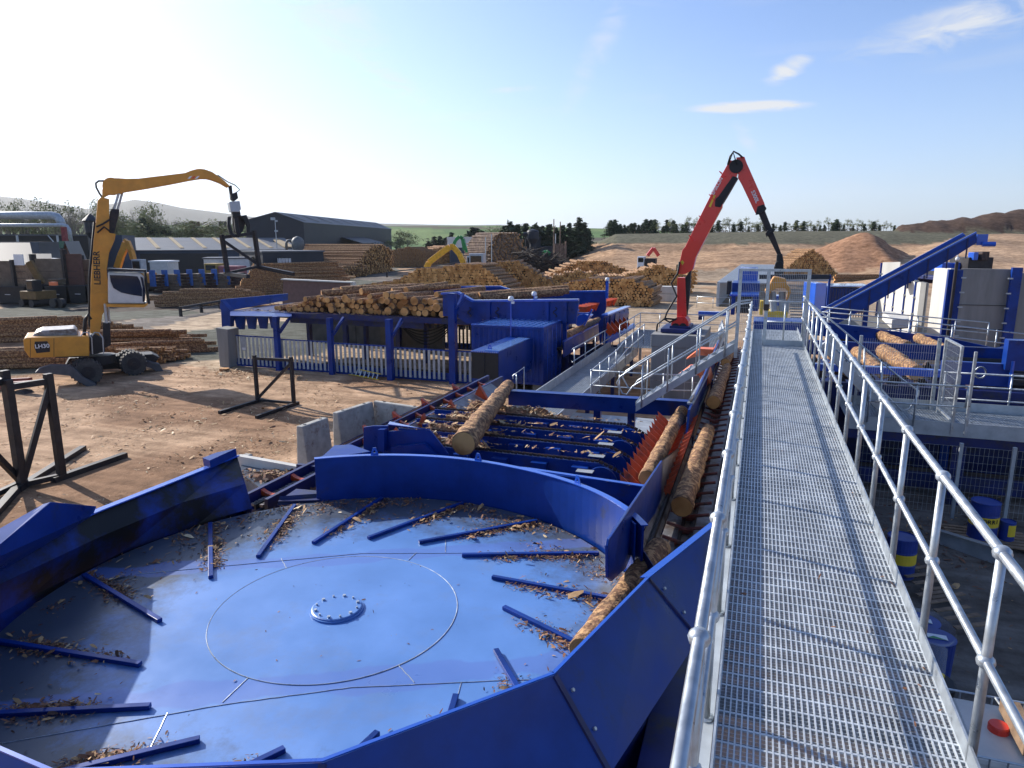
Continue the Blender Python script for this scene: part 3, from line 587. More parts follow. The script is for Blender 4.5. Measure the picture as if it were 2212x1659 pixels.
# ================================================================ INFEED CHAIN CONVEYOR (left)
ic = thing('infeed_chain_conveyor', 'narrow dark chain conveyor with orange flights running past the concrete blocks', 'conveyor', (-8.6, 15, 0))
XI = -8.55
m = M_(); m.box(XI-.30, XI-.22, 9.9, 22.5, 2.0, 2.34); m.box(XI+.22, XI+.30, 9.9, 22.5, 2.0, 2.34); m.box(XI-.22, XI+.22, 9.9, 22.5, 2.0, 2.1); m.build('channel', BLUEDK, ic)
for dx in (-.10,.10):
    m = M_(); y = 9.95
    while y < 22.4: m.box(XI+dx-.035, XI+dx+.035, y, y+.06, 2.14, 2.19); m.box(XI+dx-.012, XI+dx+.012, y+.05, y+.11, 2.15, 2.18); y += .10
    m.build('chain', STEEL, ic)
m = M_(); m.box(XI-.02,XI+.02,9.9,22.5,2.1,2.2); m.build('chain_guide', BLACK, ic)
y = 10.35; kk = 0
while y < 22.3:
    m = M_(); m.ext([(XI-.24,y,2.20),(XI-.28,y,2.34),(XI-.12,y,2.26),(XI,y,2.23),(XI+.12,y,2.26),(XI+.28,y,2.34),(XI+.24,y,2.20)], (0,.10,0)); m.box(XI-.22,XI+.22,y+.02,y+.08,2.17,2.215); m.build('flight', ORANGE, ic); y += .92; kk += 1
m = M_(); m.ext([(XI+.34,13.6,2.34),(XI+.95,13.6,1.95),(XI+.95,21.2,1.95),(XI+.34,21.2,2.34)], (0,0,-.015)); m.build('slide_plate', STEEL, ic)
for y in (14.2,15.7,17.4,19.6):
    m = M_(); m.ext([(XI+.42,y,2.3),(XI+.55,y+.03,2.58),(XI+.85,y+.1,2.05)], (0,.10,.03)); m.ext([(XI-.45,y+.3,2.2),(XI-.5,y+.3,2.5),(XI-.22,y+.35,2.3)], (0,.12,0)); m.build('kicker', ORANGE, ic)
m = M_(); m.ext([(XI-.34,12.9,2.38),(XI-.7,12.9,2.1),(XI-.7,21,2.1),(XI-.34,21,2.38)], (0,0,-.015)); m.build('left_slide_plate', BLUE, ic)
m = M_()
for y in range(10, 22, 3): m.box(XI-.15,XI+.15,y,y+.2,0,2.0)
m.build('support_leg', BLUEDK, ic)
m = M_(); m.plate([P(600,1085,2.42), P(692,1082,2.42), P(690,1062,2.44), P(640,1058,2.44)], .02); m.plate([P(604,1072,2.5),P(688,1066,2.5),P(690,1086,2.35),P(600,1092,2.35)], .05); m.build('transfer_plate', BLUEDK, ic)
# bracket box between curved wall and conveyor
bk = thing('blue_transfer_hopper', 'blue folded steel hopper side with a sloping end behind the curved guard wall', 'steel frame', tuple(P(860,985,2.5)))
yb = P(860,985,2.5).y
m = M_(); pk = [(785,972),(785,923),(805,920),(838,920),(838,932),(910,928),(929,930),(968,980),(968,985),(900,985)]
m.ext([PY(x,y,yb) for x, y in pk], (0,.05,0)); m.build('side_plate', BLUE, bk, bevel=.008)
m = M_(); q0, q1, q2, q3 = PY(838,918,yb), PY(929,929,yb), PY(905,926,yb+.35), PY(842,912,yb+.35); m.ext([q0,q1,q2,q3], (0,0,.02)); m.build('top_plate', BLUE2, bk)
m = M_(); m.ext([PY(822,925,yb-.02),PY(836,925,yb-.02),PY(836,972,yb-.02),PY(822,972,yb-.02)], (0,-.12,0)); m.ext([PY(850,963,yb-.02),PY(920,956,yb-.02),PY(950,985,yb-.02),PY(850,985,yb-.02)], (0,-.10,0)); m.build('stiffener', BLUE, bk)
m = M_(); m.ext([P(690,992,3.15),P(722,962,3.15),P(758,960,3.15),P(800,975,3.15)], (0,0,-.2)); m.build('corner_plate', BLUE, bk)
m = M_(); m.box(-9.1,-6.5,11.9,12.0,1.6,2.3); m.build('lower_plate', BLUEDK, bk)
# blue dropping board with concrete edge near the first block
cb = thing('spill_tray', 'blue topped spill tray with a pale concrete rim beside the chain conveyor', 'tray', tuple(P(560,1030,1.9)))
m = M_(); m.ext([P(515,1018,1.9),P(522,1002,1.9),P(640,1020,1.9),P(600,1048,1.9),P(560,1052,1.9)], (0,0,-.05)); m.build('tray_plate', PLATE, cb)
m = M_(); m.beam(P(516,996,1.95), P(652,1021,1.95), .14, .3); m.build('rim', CONCW, cb)
# ================================================================ CONCRETE BLOCKS
def lblock(base, top, th, lab, extra=None):
    t_ = thing('concrete_wall_block', lab, 'concrete block', tuple(base[0]), 'precast concrete wall blocks by the chain conveyor')
    m = M_(); a, b = Vector(base[0]), Vector(base[1]); ta, tb = Vector(top[0]), Vector(top[1]); d = (b-a).cross(Vector((0,0,1))).normalized()
    m.add([a, b, b+d*th, a+d*th, ta, tb, tb+d*th*.45, ta+d*th*.45], [(3,2,1,0),(4,5,6,7),(0,1,5,4),(1,2,6,5),(2,3,7,6),(3,0,4,7)])
    o = m.build('block', CONCS, t_, bevel=.03); m = M_()
    for u in (.2,.8):
        q = ta+(tb-ta)*u+d*th*.22; m.tube([q+Vector((0,0,.002)), q+Vector((0,0,.008))], .05, 10)
    m.build('lifting_socket', DARK, t_)
    return t_
def blk(fx0, fy0, fx1, fy1, tx0, ty0, tx1, ty1, th, lab, h):
    a = P(tx0, ty0, h); b = P(tx1, ty1, h); A = P(fx0, fy0, 0); 
    la = Vector((a.x, a.y, 0)); lb = Vector((b.x, b.y, 0)); d = (lb-la).cross(Vector((0,0,1))).normalized()
    return lblock((la-d*.18, lb-d*.18), (a, b), th, lab)
blk(0,0,0,0, 546,980, 468,1010, .5, 'stained concrete block leaning lowest, nearest the blue turntable wall', 1.3)
blk(0,0,0,0, 709,902, 653,922, .5, 'narrow grey concrete block standing alone between two longer ones', 1.75)
blk(0,0,0,0, 806,868, 729,892, .45, 'tall pale concrete block with rust brown stains, its end turned to the yard', 1.8)
t_ = blk(0,0,0,0, 915,882, 806,866, .35, 'long concrete block meeting the stained one at a corner, running to the right', 1.8)
# ================================================================ LOGS
def log_mesh(name, L, r0, r1, seg=28, n=14, rough=.06, sd=0, bend=.0):
    """one log along +X from the origin, ends cut; slot 0 bark, slot 1 wood"""
    vs = []; fs = []; mi = []
    for i in range(seg+1):
        t = i/seg; rr = r0+(r1-r0)*t
        for k in range(n):
            a = 2*math.pi*k/n; q = 1+rough*MN.noise(Vector((t*L*3, math.cos(a)*1.4+sd*7, math.sin(a)*1.4)))*2+rough*.7*MN.noise(Vector((t*L*12, math.cos(a)*5+sd*3, math.sin(a)*5)))
            if i == 0 or i == seg: q = 1+rough*.5*MN.noise(Vector((sd, math.cos(a), math.sin(a))))
            vs.append((t*L, rr*q*math.cos(a)+bend*math.sin(t*3.14), rr*q*math.sin(a)))
    for i in range(seg):
        for k in range(n): fs.append((i*n+k, (i+1)*n+k, (i+1)*n+(k+1) % n, i*n+(k+1) % n)); mi.append(0)
    for base, x, rev in ((0, -.002, False), (seg*n, L+.002, True)):
        b = len(vs); rr = r0 if x < 1e-3 else r1
        vs += [(x, vs[base+k][1]*.93, vs[base+k][2]*.93) for k in range(n)]
        for k in range(n):
            f = (base+k, base+(k+1) % n, b+(k+1) % n, b+k); fs.append(f if not rev else tuple(reversed(f))); mi.append(0)
        f = tuple(range(b, b+n)); fs.append(f if not rev else tuple(reversed(f))); mi.append(1)
    me = bpy.data.meshes.new(name); me.from_pydata(vs, [], fs)
    me.materials.append(BARK); me.materials.append(WEND); me.polygons.foreach_set('material_index', mi)
    me.polygons.foreach_set('use_smooth', [m_ == 0 for m_ in mi]); me.update(); return me
def put(me, p, q, label, group=None, name='log', roll=0, cat='log', s=1.0):
    o = bpy.data.objects.new(name, me); COL.objects.link(o); p = Vector(p); d = Vector(q)-p
    rot = d.to_track_quat('X', 'Z').to_matrix().to_4x4() @ Matrix.Rotation(roll, 4, 'X')
    o.matrix_world = Matrix.Translation(p) @ rot @ (Matrix.Scale(s, 4) if not hasattr(s, '__len__') else Matrix.Diagonal((s[0], s[1], s[1], 1)))
    T(o, label, cat, group); return o
def big_log(p, q, r0, r1, label, sd, group='logs travelling on the conveyors'):
    p = Vector(p); q = Vector(q); L = (q-p).length; seg = max(20, int(L/.07))
    me = log_mesh('log', L, r0, r1, seg, 24, .10, sd); me.materials[0] = BARKL; me.materials[1] = WENDL; return put(me, p, q, label, group)
big_log(P(1001,958,2.78), P(1098,832,2.68), .265, .175, 'thick mossy log lying askew over the cross chains, its cut end to the camera', 1)
big_log((-1.0,11.75,2.46), (-.93,17.2,2.44), .19, .155, 'bark covered log in the trough, the nearest whole one beside the walkway rail', 2)
big_log((-1.0,20.3,2.44), (-.88,26.4,2.44), .20, .15, 'log in the trough farther on, below the stair', 3)
big_log((-1.78,12.9,2.50), (-1.72,18.7,2.50), .165, .15, 'slim log resting in the orange toothed trough', 4)
q0 = P(1300,1352,2.62); q1 = P(1425,1185,2.62)
big_log(q0+(q0-q1)*.25, q1, .16, .17, 'log sliding off the turntable edge, half hidden behind the blue apron panel', 5)
big_log((-.98,27.3,2.44), (-.85,32.5,2.44), .17, .15, 'log in the trough beyond the mesh gate', 6)
# ================================================================ WALKWAY
ZW = 4.5; WX0, WX1 = -.05, 1.115; WY0, WY1 = 1.2, 21.2
wk = thing('grating_walkway', 'long raised walkway of galvanised steel grating between two handrails', 'walkway', (.5, 10, 0))
def grating(x0, x1, y0, y1, z, px_=.0305, py_=.0305, plank=.122, wb=.0085, wc=.0028, h=.03):
    """perforated planks laid across: raised nibs along y, thin webs along x, folded plank edges"""
    m = M_(); nx = int((x1-x0)/px_); 
    for i in range(nx+1): x = x0+(x1-x0)*i/nx; m.box(x-wb/2, x+wb/2, y0, y1, z-h*.5, z+.002)
    ny = int((y1-y0)/py_)
    for j in range(ny+1): y = y0+(y1-y0)*j/ny; m.box(x0, x1, y-wc/2, y+wc/2, z-h, z-.005)
    y = y0; 
    while y < y1-.01: m.box(x0, x1, y-.007, y+.007, z-.045, z+.0005); y += plank
    return m
y = WY0; k = 0
while y < WY1-.1:
    y2 = min(WY1, y+2.2); near = y < 12
    m = grating(WX0, WX1, y+.004, y2-.004, ZW, .0305, .0305 if near else .061); m.build('grating_panel', GALVG, wk); 
    m = M_(); m.box(WX0-.012, WX0, y, y2, ZW-.05, ZW+.125); m.build('toe_plate', GALV, wk)
    m = M_(); m.box(WX1, WX1+.012, y, y2, ZW-.05, ZW+.10); m.build('toe_plate', GALV, wk); y = y2; k += 1
m = M_(); m.box(WX0-.10, WX0-.02, WY0, WY1, ZW-.26, ZW-.06); m.box(WX1+.02, WX1+.07, WY0, WY1, ZW-.26, ZW-.06); m.build('stringer', GALVP, wk)
m = M_()
for y in (3.5, 6.5, 9.5, 12.5, 15.5, 18.5): m.box(WX0, WX1, y-.03, y+.03, ZW-.2, ZW-.06)
m.build('cross_member', GALVP, wk)
m = M_(); m.box(.15, .85, 11.5, 24, 0, 4.05); m.build('underframe_shade_body', BLUEDK, wk)  # body added under the walkway, sized to shade the ground at right
for y in (9.0, 14.8, 20.5): m = M_(); m.box(WX1-.16, WX1+.02, y-.08, y+.08, 0, ZW-.22); m.box(WX0-.16,WX0+.02,y-.08,y+.08,0,ZW-.22); m.build('support_post', BLUEDK, wk)
def railing(name, label, base, posts, h=1.1, r=.024, pr=.022, mids=(.55,), group=None, balls=True, mt=None, closed_ends=False, n=8, parent=None):
    """base: ground-line points; posts: positions given as (segment index, fraction)"""
    mt = mt or GALV; base = [Vector(b) for b in base]
    t_ = parent or thing(name, label, 'railing', tuple(base[0]), group)
    up = Vector((0,0,h)); m = M_(); m.tube([b+up for b in base], r, n); 
    if closed_ends:
        for e in (base[0], base[-1]): m.tube([e+up, e+Vector((0,0,mids[0]))], r, n)
    m.build('top_rail', mt, t_, smooth=True)
    for mz in mids: m = M_(); m.tube([b+Vector((0,0,mz)) for b in base], r*.9, n); m.build('mid_rail', mt, t_, smooth=True)
    for si, fr in posts:
        q = base[si]+(base[min(si+1, len(base)-1)]-base[si])*fr; m = M_(); m.tube([q-Vector((0,0,.06)), q+up], pr, n); m.tube([q-Vector((0,0,.06)), q-Vector((0,0,.05))], pr*2, n)
        po = m.build('post', mt, t_, smooth=True)
        if balls:
            for mz in (h,)+tuple(mids): m = M_(); m.ball(q+Vector((0,0,mz)), r*1.75, 12, sz=.9); m.build('ball_joint', mt, po, smooth=True)
    return t_
XRR = WX1+.02
ys = [3.53-1.12*2+i*1.12 for i in range(17)]; Y0, Y1_ = ys[0]-.4, ys[-1]+.25
railing('handrail', 'galvanised ball jointed handrail along the right edge of the grating walkway', [(XRR,Y0,ZW), (XRR,Y1_,ZW)], [(0,(y-Y0)/(Y1_-Y0)) for y in ys], 1.1, .0245, .0235)
XLR = WX0-.065
ysl = [2.36+i*1.16 for i in range(15)]; YL1 = 17.2
railing('handrail', 'galvanised ball jointed handrail along the left edge of the grating walkway, above the turntable', [(XLR,1.2,ZW), (XLR,YL1,ZW)], [(0,(y-1.2)/(YL1-1.2)) for y in ysl if y < YL1], 1.1, .0245, .0235)
# mesh gate and frame at the end of the walkway
gt = thing('mesh_gate', 'tall galvanised mesh gate standing open across the end of the grating walkway', 'gate', (.5, 18.5, ZW))
YG = 17.9; GX0, GX1, GH = -.42, 1.12, 1.78
m = M_()
for x in (GX0, .22, GX1): m.box(x-.04, x+.04, YG, YG+.08, ZW-(.35 if x < 0 else .05), ZW+GH)
m.box(GX0-.04, GX1+.04, YG, YG+.08, ZW+GH, ZW+GH+.06); m.box(.22, GX1, YG, YG+.05, ZW-.03, ZW+.0); m.build('gate_frame', GALV, gt)
def meshpanel(x0, x1, z0, z1, y, sx=.05, sz=.2, w=.005, along='x'):
    m = M_(); nx = int((x1-x0)/sx)
    for i in range(nx+1):
        x = x0+(x1-x0)*i/nx
        if along == 'x': m.box(x-w/2, x+w/2, y-w/2, y+w/2, z0, z1)
        else: m.box(y-w/2, y+w/2, x-w/2, x+w/2, z0, z1)
    z = z0
    while z <= z1+.001:
        if along == 'x': m.box(x0, x1, y+w/2, y+w*1.5, z-w/2, z+w/2)
        else: m.box(y+w/2, y+w*1.5, x0, x1, z-w/2, z+w/2)
        z += sz
    return m
meshpanel(.26, GX1-.04, ZW+.12, ZW+GH, YG+.03, .04).build('wire_mesh', GALV, gt)
meshpanel(GX0+.04, .18, ZW-.3, ZW+GH, YG+.03, .04).build('wire_mesh', GALV, gt)
m = M_(); m.tube([(.24,YG+.3,ZW+1.05),(1.1,YG+.3,ZW+1.05)], .02); m.tube([(.24,YG+.3,ZW+.55),(1.1,YG+.3,ZW+.55)], .02); m.tube([(.66,YG+.3,ZW),(.66,YG+.3,ZW+1.05)], .02); m.build('inner_rail', GALV, gt, smooth=True)
m = M_(); m.box(.26, 1.08, YG+.01, YG+.02, ZW+.0, ZW+.14); m.build('kick_plate', GALVP, gt)
m = M_(); m.box(.16,.28,YG-.06,YG,ZW+.85,ZW+1.0); m.build('latch', DARK, gt)
# ================================================================ STAIR down to the left
st = thing('steel_stair', 'galvanised steel stair with double pipe handrails climbing from the left to the walkway gate', 'stair', (-2.6, 18.2, 2.2))
S0, S1 = Vector((-2.75, 18.1, 2.55)), Vector((-.42, 18.1, 4.42)); S0 = PY(1395,866,18.1); S1 = PY(1588,748,18.1)
dS = S1-S0; S0 = S0-dS*.12
for dy in (0, .85):
    m = M_(); m.ext([S0+Vector((0,dy,-.13)), S1+Vector((0,dy,-.13)), S1+Vector((0,dy,.09)), S0+Vector((0,dy,.09))], (0,.05,0)); m.build('stringer', GALVP, st)
for k in range(11):
    q = S0+(S1-S0)*((k+.5)/11); m = M_(); m.box(q.x-.13, q.x+.13, q.y+.05, q.y+.85, q.z-.01, q.z+.025); m.box(q.x-.13,q.x-.12,q.y+.05,q.y+.85,q.z-.05,q.z+.04); m.build('tread', GALVP, st)
for dy in (0, .85):
    a, b = S0+Vector((-.35,dy,.62)), S1+Vector((0,dy,1.12)); u = (S1-S0).normalized()
    p0 = S0+(S1-S0)*.03+Vector((-.18,dy,0)); 
    m = M_(); t0, t1 = p0+Vector((0,0,1.0)), S1+Vector((0,dy,1.05)); l0, l1 = p0+Vector((0,0,.5)), S1+Vector((0,dy,.55))
    k0 = t0-u*.35; k1 = l0-u*.15+Vector((-.12,0,-.12))
    m.tube([t1+Vector((.3,0,.05)), t1, t0, k0+Vector((-.05,0,-.05)), k0+Vector((-.14,0,-.22)), k1+Vector((-.02,0,.0)), k1+Vector((.1,0,-.02)), l0, l1], .021, 8); m.build('pipe_handrail', GALV, st, smooth=True)
    for f in (.06,.33,.62,.90):
        q = S0+(S1-S0)*f+Vector((0,dy-.02 if dy == 0 else dy+.06,-.1)); m = M_(); m.tube([q, q+Vector((0,0,1.15))], .02, 8); m.build('post', GALV, st, smooth=True)
# ================================================================ PEDESTAL AND RED CRANE
pd = thing('crane_pedestal', 'tall block of cast concrete carrying the red crane', 'concrete base', (-3.1, 32.5, 0))
PXa, PXb, PYa, PYb, PZ = -4.25, -2.04, 30.5, 34.4, 3.0
m = M_(); m.box(PXa, PXb, PYa, PYb, 0, 2.45); m.box(PXa-.03, PXb+.03, PYa-.03, PYb+.03, 2.45, PZ); m.build('concrete_body', CONC, pd, bevel=.025)
m = M_()
for x in (-3.65, -2.75): m.box(x-.02, x+.02, PYa-.012, PYa-.002, 0, 2.44)
for x in (-4.2,): m.box(PXa, PXb, PYa-.010, PYa-.002, .95, .98)
m.build('form_joint', CONCS, pd)
cr = thing('log_crane', 'big red knuckle boom crane with a yellow grapple standing on the concrete pedestal', 'crane', (-3.0, 32.2, PZ), 'red cranes')
YC = 32.0
def cp_(x, y, Y=YC): return PY(x, y, Y)
def strip(pts, Y, th, name, mt, parent, bevel=.02):
    m = M_(); m.ext([PY(x, y, Y-th/2) for x, y in pts], (0, th, 0)); return m.build(name, mt, parent, bevel=bevel)
m = M_(); m.box(-3.95,-2.35,31.0,33.0,PZ+.02,PZ+.20); m.box(-3.6,-2.7,31.3,32.8,PZ+.2,PZ+.3); m.build('base_plate', BLUEDK, cr, bevel=.02)
strip([(1449,712),(1450,697),(1459,690),(1463,684),(1480,684),(1487,695),(1488,710),(1485,715)], YC, 1.0, 'swivel_base', RED, cr)
m = M_(); 
for dx in (1459,1475): q = cp_(dx,706,YC-.56); m.tube([q, q+Vector((0,.2,0))], .16, 12)
m.build('swing_motor', BLACK, cr)
strip([(1462,688),(1463,600),(1480,600),(1483,684)], YC, .55, 'mast', RED, cr)
strip([(1475,680),(1480,600),(1493,580),(1489,640),(1484,682)], YC, .36, 'lift_cylinder', BLACK, cr)
BOOM = [(1466,575),(1474,540),(1480,533),(1500,492),(1546,400),(1573,352),(1578,346),(1588,348),(1597,362),(1590,385),(1575,402),(1563,428),(1560,447),(1532,499),(1503,555),(1496,583),(1480,592),(1464,592)]
strip(BOOM, YC, .55, 'main_boom', RED, cr)
strip([(1545,430),(1552,424),(1583,380),(1594,384),(1572,422),(1556,448),(1544,446)], YC, .62, 'boom_cylinder', BLACK, cr)
strip([(1590,340),(1608,338),(1613,352),(1651,438),(1654,450),(1650,452),(1634,464),(1629,455),(1602,398),(1594,384),(1596,362)], YC, .5, 'stick', RED, cr)
m = M_(); q = cp_(1590,359,YC-.36); m.tube([q, q+Vector((0,.7,0))], .28, 14); m.build('elbow_pin', BLACK, cr)
strip([(1636,446),(1650,441),(1656,450),(1652,456),(1640,462),(1632,464)], YC, .56, 'extension_sleeve', BLACK, cr)
strip([(1638,460),(1652,454),(1668,495),(1688,548),(1680,552),(1660,512)], YC, .34, 'extension_arm', DARK, cr)
strip([(1653,504),(1658,497),(1670,494),(1673,500),(1660,507),(1656,513)], YC, .48, 'arm_collar', BLACK, cr)
ro = M_(); ro.ext([cp_(x,y,YC-.25) for x, y in [(1678,550),(1690,548),(1693,566),(1692,592),(1673,595),(1672,578),(1677,566)]], (0,.5,0)); q = cp_(1683,572,YC-.3); ro.tube([q,q+Vector((0,.6,0))],.17,10); ro = ro.build('rotator', BLACK, cr, bevel=.03)
gp = strip([(1668,603),(1672,598),(1686,600),(1698,603),(1700,614),(1706,620),(1709,630),(1704,645),(1698,652),(1703,634),(1699,625),(1690,622),(1678,623),(1666,630),(1662,640),(1664,650),(1655,640),(1652,628),(1660,620)], YC, .9, 'grapple', YEL, cr, .04)
m = M_()
for a in (0,1): m.tube([cp_(1668+a*22,630,YC+.1), cp_(1672+a*18,672,YC+.1)], .14, 8)
m.build('grapple_rotor_hose', GALVP, cr)
m = M_()
for o_ in (0, .14):
    m.tube([cp_(x,y,YC-.5+o_) for x, y in [(1468,565),(1464,590),(1450,612),(1462,640),(1449,660),(1440,676),(1436,690),(1447,696),(1462,688)]], .045, 6)
    m.tube([cp_(x,y,YC-.45+o_) for x, y in [(1572,356),(1577,338),(1585,327),(1596,333),(1604,340)]], .04, 6)
m.tube([cp_(x,y,YC-.5) for x, y in [(1418,720),(1420,700),(1436,688),(1460,690)]], .045, 6); m.tube([cp_(1575,350,YC-.4),cp_(1584,330,YC-.4),cp_(1592,356,YC-.4)],.03,6)
m.build('hydraulic_hose', BLACK, cr, smooth=True)
for x, y in [(1560,374),(1538,424),(1516,470),(1494,512)]:
    m = M_(); a = cp_(x,y,YC-.31); m.tube([a, a+Vector((-.12,-.05,.08)), a+Vector((.10,-.05,-.16)), a+Vector((.16,.0,-.14))], .018, 5); m.build('boom_step', RED, cr)
def text(txt, size, mt, parent, loc, rot, name='lettering', ext=.004, squash=1.0):
    cu = bpy.data.curves.new(name, 'FONT'); cu.body = txt; cu.size = size; cu.extrude = ext; cu.align_x = 'CENTER'; cu.align_y = 'CENTER'; cu.offset = size*.02
    o = bpy.data.objects.new(name, cu); COL.objects.link(o); bpy.context.view_layer.update()
    me = bpy.data.meshes.new_from_object(o.evaluated_get(bpy.context.evaluated_depsgraph_get())); bpy.data.objects.remove(o)
    me.materials.clear(); me.materials.append(mt); ob = bpy.data.objects.new(name, me); COL.objects.link(ob)
    w = Matrix.Translation(Vector(loc)) @ rot.to_4x4() @ Matrix.Diagonal((squash,1,1,1))
    if parent is not None: ob.parent = parent; ob.matrix_parent_inverse = Matrix.Identity(4); w = Matrix.Translation(-Vector(parent.get('_w',(0,0,0)))) @ w
    ob.matrix_local = w; return ob
def facing_y(angle):  # text plane facing -Y, baseline turned by angle
    return Matrix.Rotation(R(angle), 3, 'Y').inverted() @ Matrix.Rotation(R(90), 3, 'X')
text('EPSILON', .20, WHITE, cr, cp_(1549,402,YC-.285), facing_y(63)); text('S300L', .22, WHITE, cr, cp_(1631,425,YC-.265), facing_y(-64))
m = M_(); m.ext([cp_(x,y,YC-.285) for x,y in [(1531,446),(1542,421),(1546,422),(1535,448)]],(0,.006,0)); m.build('warning_strip', YEL2, cr)
m = M_(); m.ext([cp_(x,y,YC-.285) for x,y in [(1470,566),(1474,562),(1478,567),(1474,573)]],(0,.006,0)); m.build('warning_diamond', YEL2, cr)
# ================================================================ CONTAINER WITH DUCT
ct = thing('blue_container', 'short blue corrugated steel container with a ribbed roof and doors on its right end', 'container', (-10.6, 31.2, 0))
CA, CB, CC, CD_ = P(1019,700.7,3.2), P(1174,708,3.2), P(1223,692,3.2), P(1079,686,3.2)
CA.y = CB.y = (CA.y+CB.y)/2; x0, x1, y0, y1 = CA.x, CB.x, CA.y, CC.y
z0, z1 = .55, 3.2
def corr(a, b, z0, z1, out, n, d=.04):
    a = Vector(a); b = Vector(b); out = Vector(out); m = M_(); pts = []
    for i in range(n):
        for f, o in ((0,0),(.3,0),(.5,1),(.8,1)): pts.append(a+(b-a)*((i+f)/n)-out*d*o)
    pts.append(b); vs = []
    for p in pts: vs += [Vector((p.x,p.y,z0)), Vector((p.x,p.y,z1))]
    m.add(vs, [(2*i, 2*i+2, 2*i+3, 2*i+1) for i in range(len(pts)-1)]); return m
corr((x0+.1,y0+.02,0),(x1-.1,y0+.02,0),z0+.12,z1-.08,(0,-1,0),13).build('front_wall', BLUE, ct)
corr((x0+.02,y1,0),(x0+.02,y0,0),z0+.12,z1-.08,(-1,0,0),12).build('left_wall', BLUE, ct)
m = M_(); m.box(x0+.1,x1-.1,y1-.05,y1-.02,z0,z1-.05); m.build('back_wall', BLUE, ct)
m = M_()
for x in (x0, x1-.12):
    for y in (y0, y1-.12): m.box(x, x+.12, y, y+.12, z0, z1)
for z in (z0, z1-.12): m.box(x0+.12,x1-.12,y0,y0+.08,z,z+.12); m.box(x0,x0+.08,y0+.12,y1-.12,z,z+.12); m.box(x1-.08,x1,y0+.12,y1-.12,z,z+.12); m.box(x0+.12,x1-.12,y1-.08,y1,z,z+.12)
m.build('frame', BLUE, ct, bevel=.008)
m = M_()
for x in (x0,x1-.16):
    for y in (y0,y1-.16): m.box(x-.01,x+.17,y-.01,y+.17,z1-.02,z1+.03)
m.build('corner_casting', BLUE2, ct)
rf = M_(); n = 11; vs = []
for i in range(n):
    for f, h in ((0,0),(.55,0),(.62,.035),(.92,.035)): xx = x0+.08+(x1-x0-.16)*((i+f)/n); vs += [(xx,y0+.08,z1-.03+h),(xx,y1-.08,z1-.03+h)]
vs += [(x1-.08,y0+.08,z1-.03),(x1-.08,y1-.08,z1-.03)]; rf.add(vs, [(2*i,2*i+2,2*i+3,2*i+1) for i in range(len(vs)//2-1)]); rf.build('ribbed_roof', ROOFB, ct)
ym = (y0+y1)/2
for a, b in ((y0+.13, ym-.01), (ym+.01, y1-.13)):
    m = M_(); m.box(x1-.05,x1-.01,a,b,z0+.13,z1-.13)
    for k in range(4):
        zz = z0+.2+k*.59; m.box(x1-.012,x1+.018,a+.08,b-.08,zz,zz+.40)
    d_ = m.build('door', BLUE, ct)
    for f in (.25,.78): m = M_(); yy = a+(b-a)*f; m.tube([(x1+.04,yy,z0+.1),(x1+.04,yy,z1-.1)], .018, 6); m.box(x1+.02,x1+.07,yy-.02,yy+.22,z0+1.2,z0+1.24); m.build('locking_bar', BLUE2, d_)
m = M_(); m.box(x0+.2,x0+.6,y0+.3,y1-.3,0,z0); m.box(x1-.6,x1-.2,y0+.3,y1-.3,0,z0); m.build('plinth', CONC, ct)
# duct box on its front with rubber flaps
du = thing('scanner_tunnel', 'blue steel tunnel box with black rubber flaps in front of the blue container', 'machine housing', (-11.3, 28.5, 1))
dz = 2.72; a = P(1019,757,dz); b = P(1084,757.5,dz); dx0, dx1, dy0, dy1 = a.x, b.x, a.y, y0-.02
m = M_(); zb = 1.15
m.ext([(dx0,dy0,dz),(dx1,dy0,dz),(dx1,dy0,zb+.15),(dx0+.55,dy0,zb+.15),(dx0,dy0,zb+.75)], (0,dy1-dy0,0)); m.build('housing', BLUE, du, bevel=.01)
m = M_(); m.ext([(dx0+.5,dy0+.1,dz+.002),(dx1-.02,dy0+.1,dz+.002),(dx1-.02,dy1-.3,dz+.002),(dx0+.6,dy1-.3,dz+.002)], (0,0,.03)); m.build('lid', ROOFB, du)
m = M_(); nf = 4; w = (dx1-dx0)/nf
for k in range(nf): 
    xa = dx0+w*k; m.box(xa+.004, xa+w-.004, dy0-.05-(.02 if k % 2 else 0), dy0-.035-(.02 if k % 2 else 0), zb+(.45 if k == 0 else (.12 if k == 1 else .0)), dz-.02)
m.build('rubber_flap', BLACK, du)
m = M_(); m.box(dx0,dx1,dy0-.09,dy0-.02,dz-.05,dz); m.build('clamp_strip', BLUE2, du)
for k in range(14): m = M_(); xx = dx0+.06+(dx1-dx0-.12)*k/13; m.tube([(xx,dy0-.085,dz-.02),(xx,dy0-.11,dz-.02)],.016,5); m.build('bolt', GALV, du)
lug((dx0+.62,dy0+.4,dz+.03), (1,0,0), du, .18)
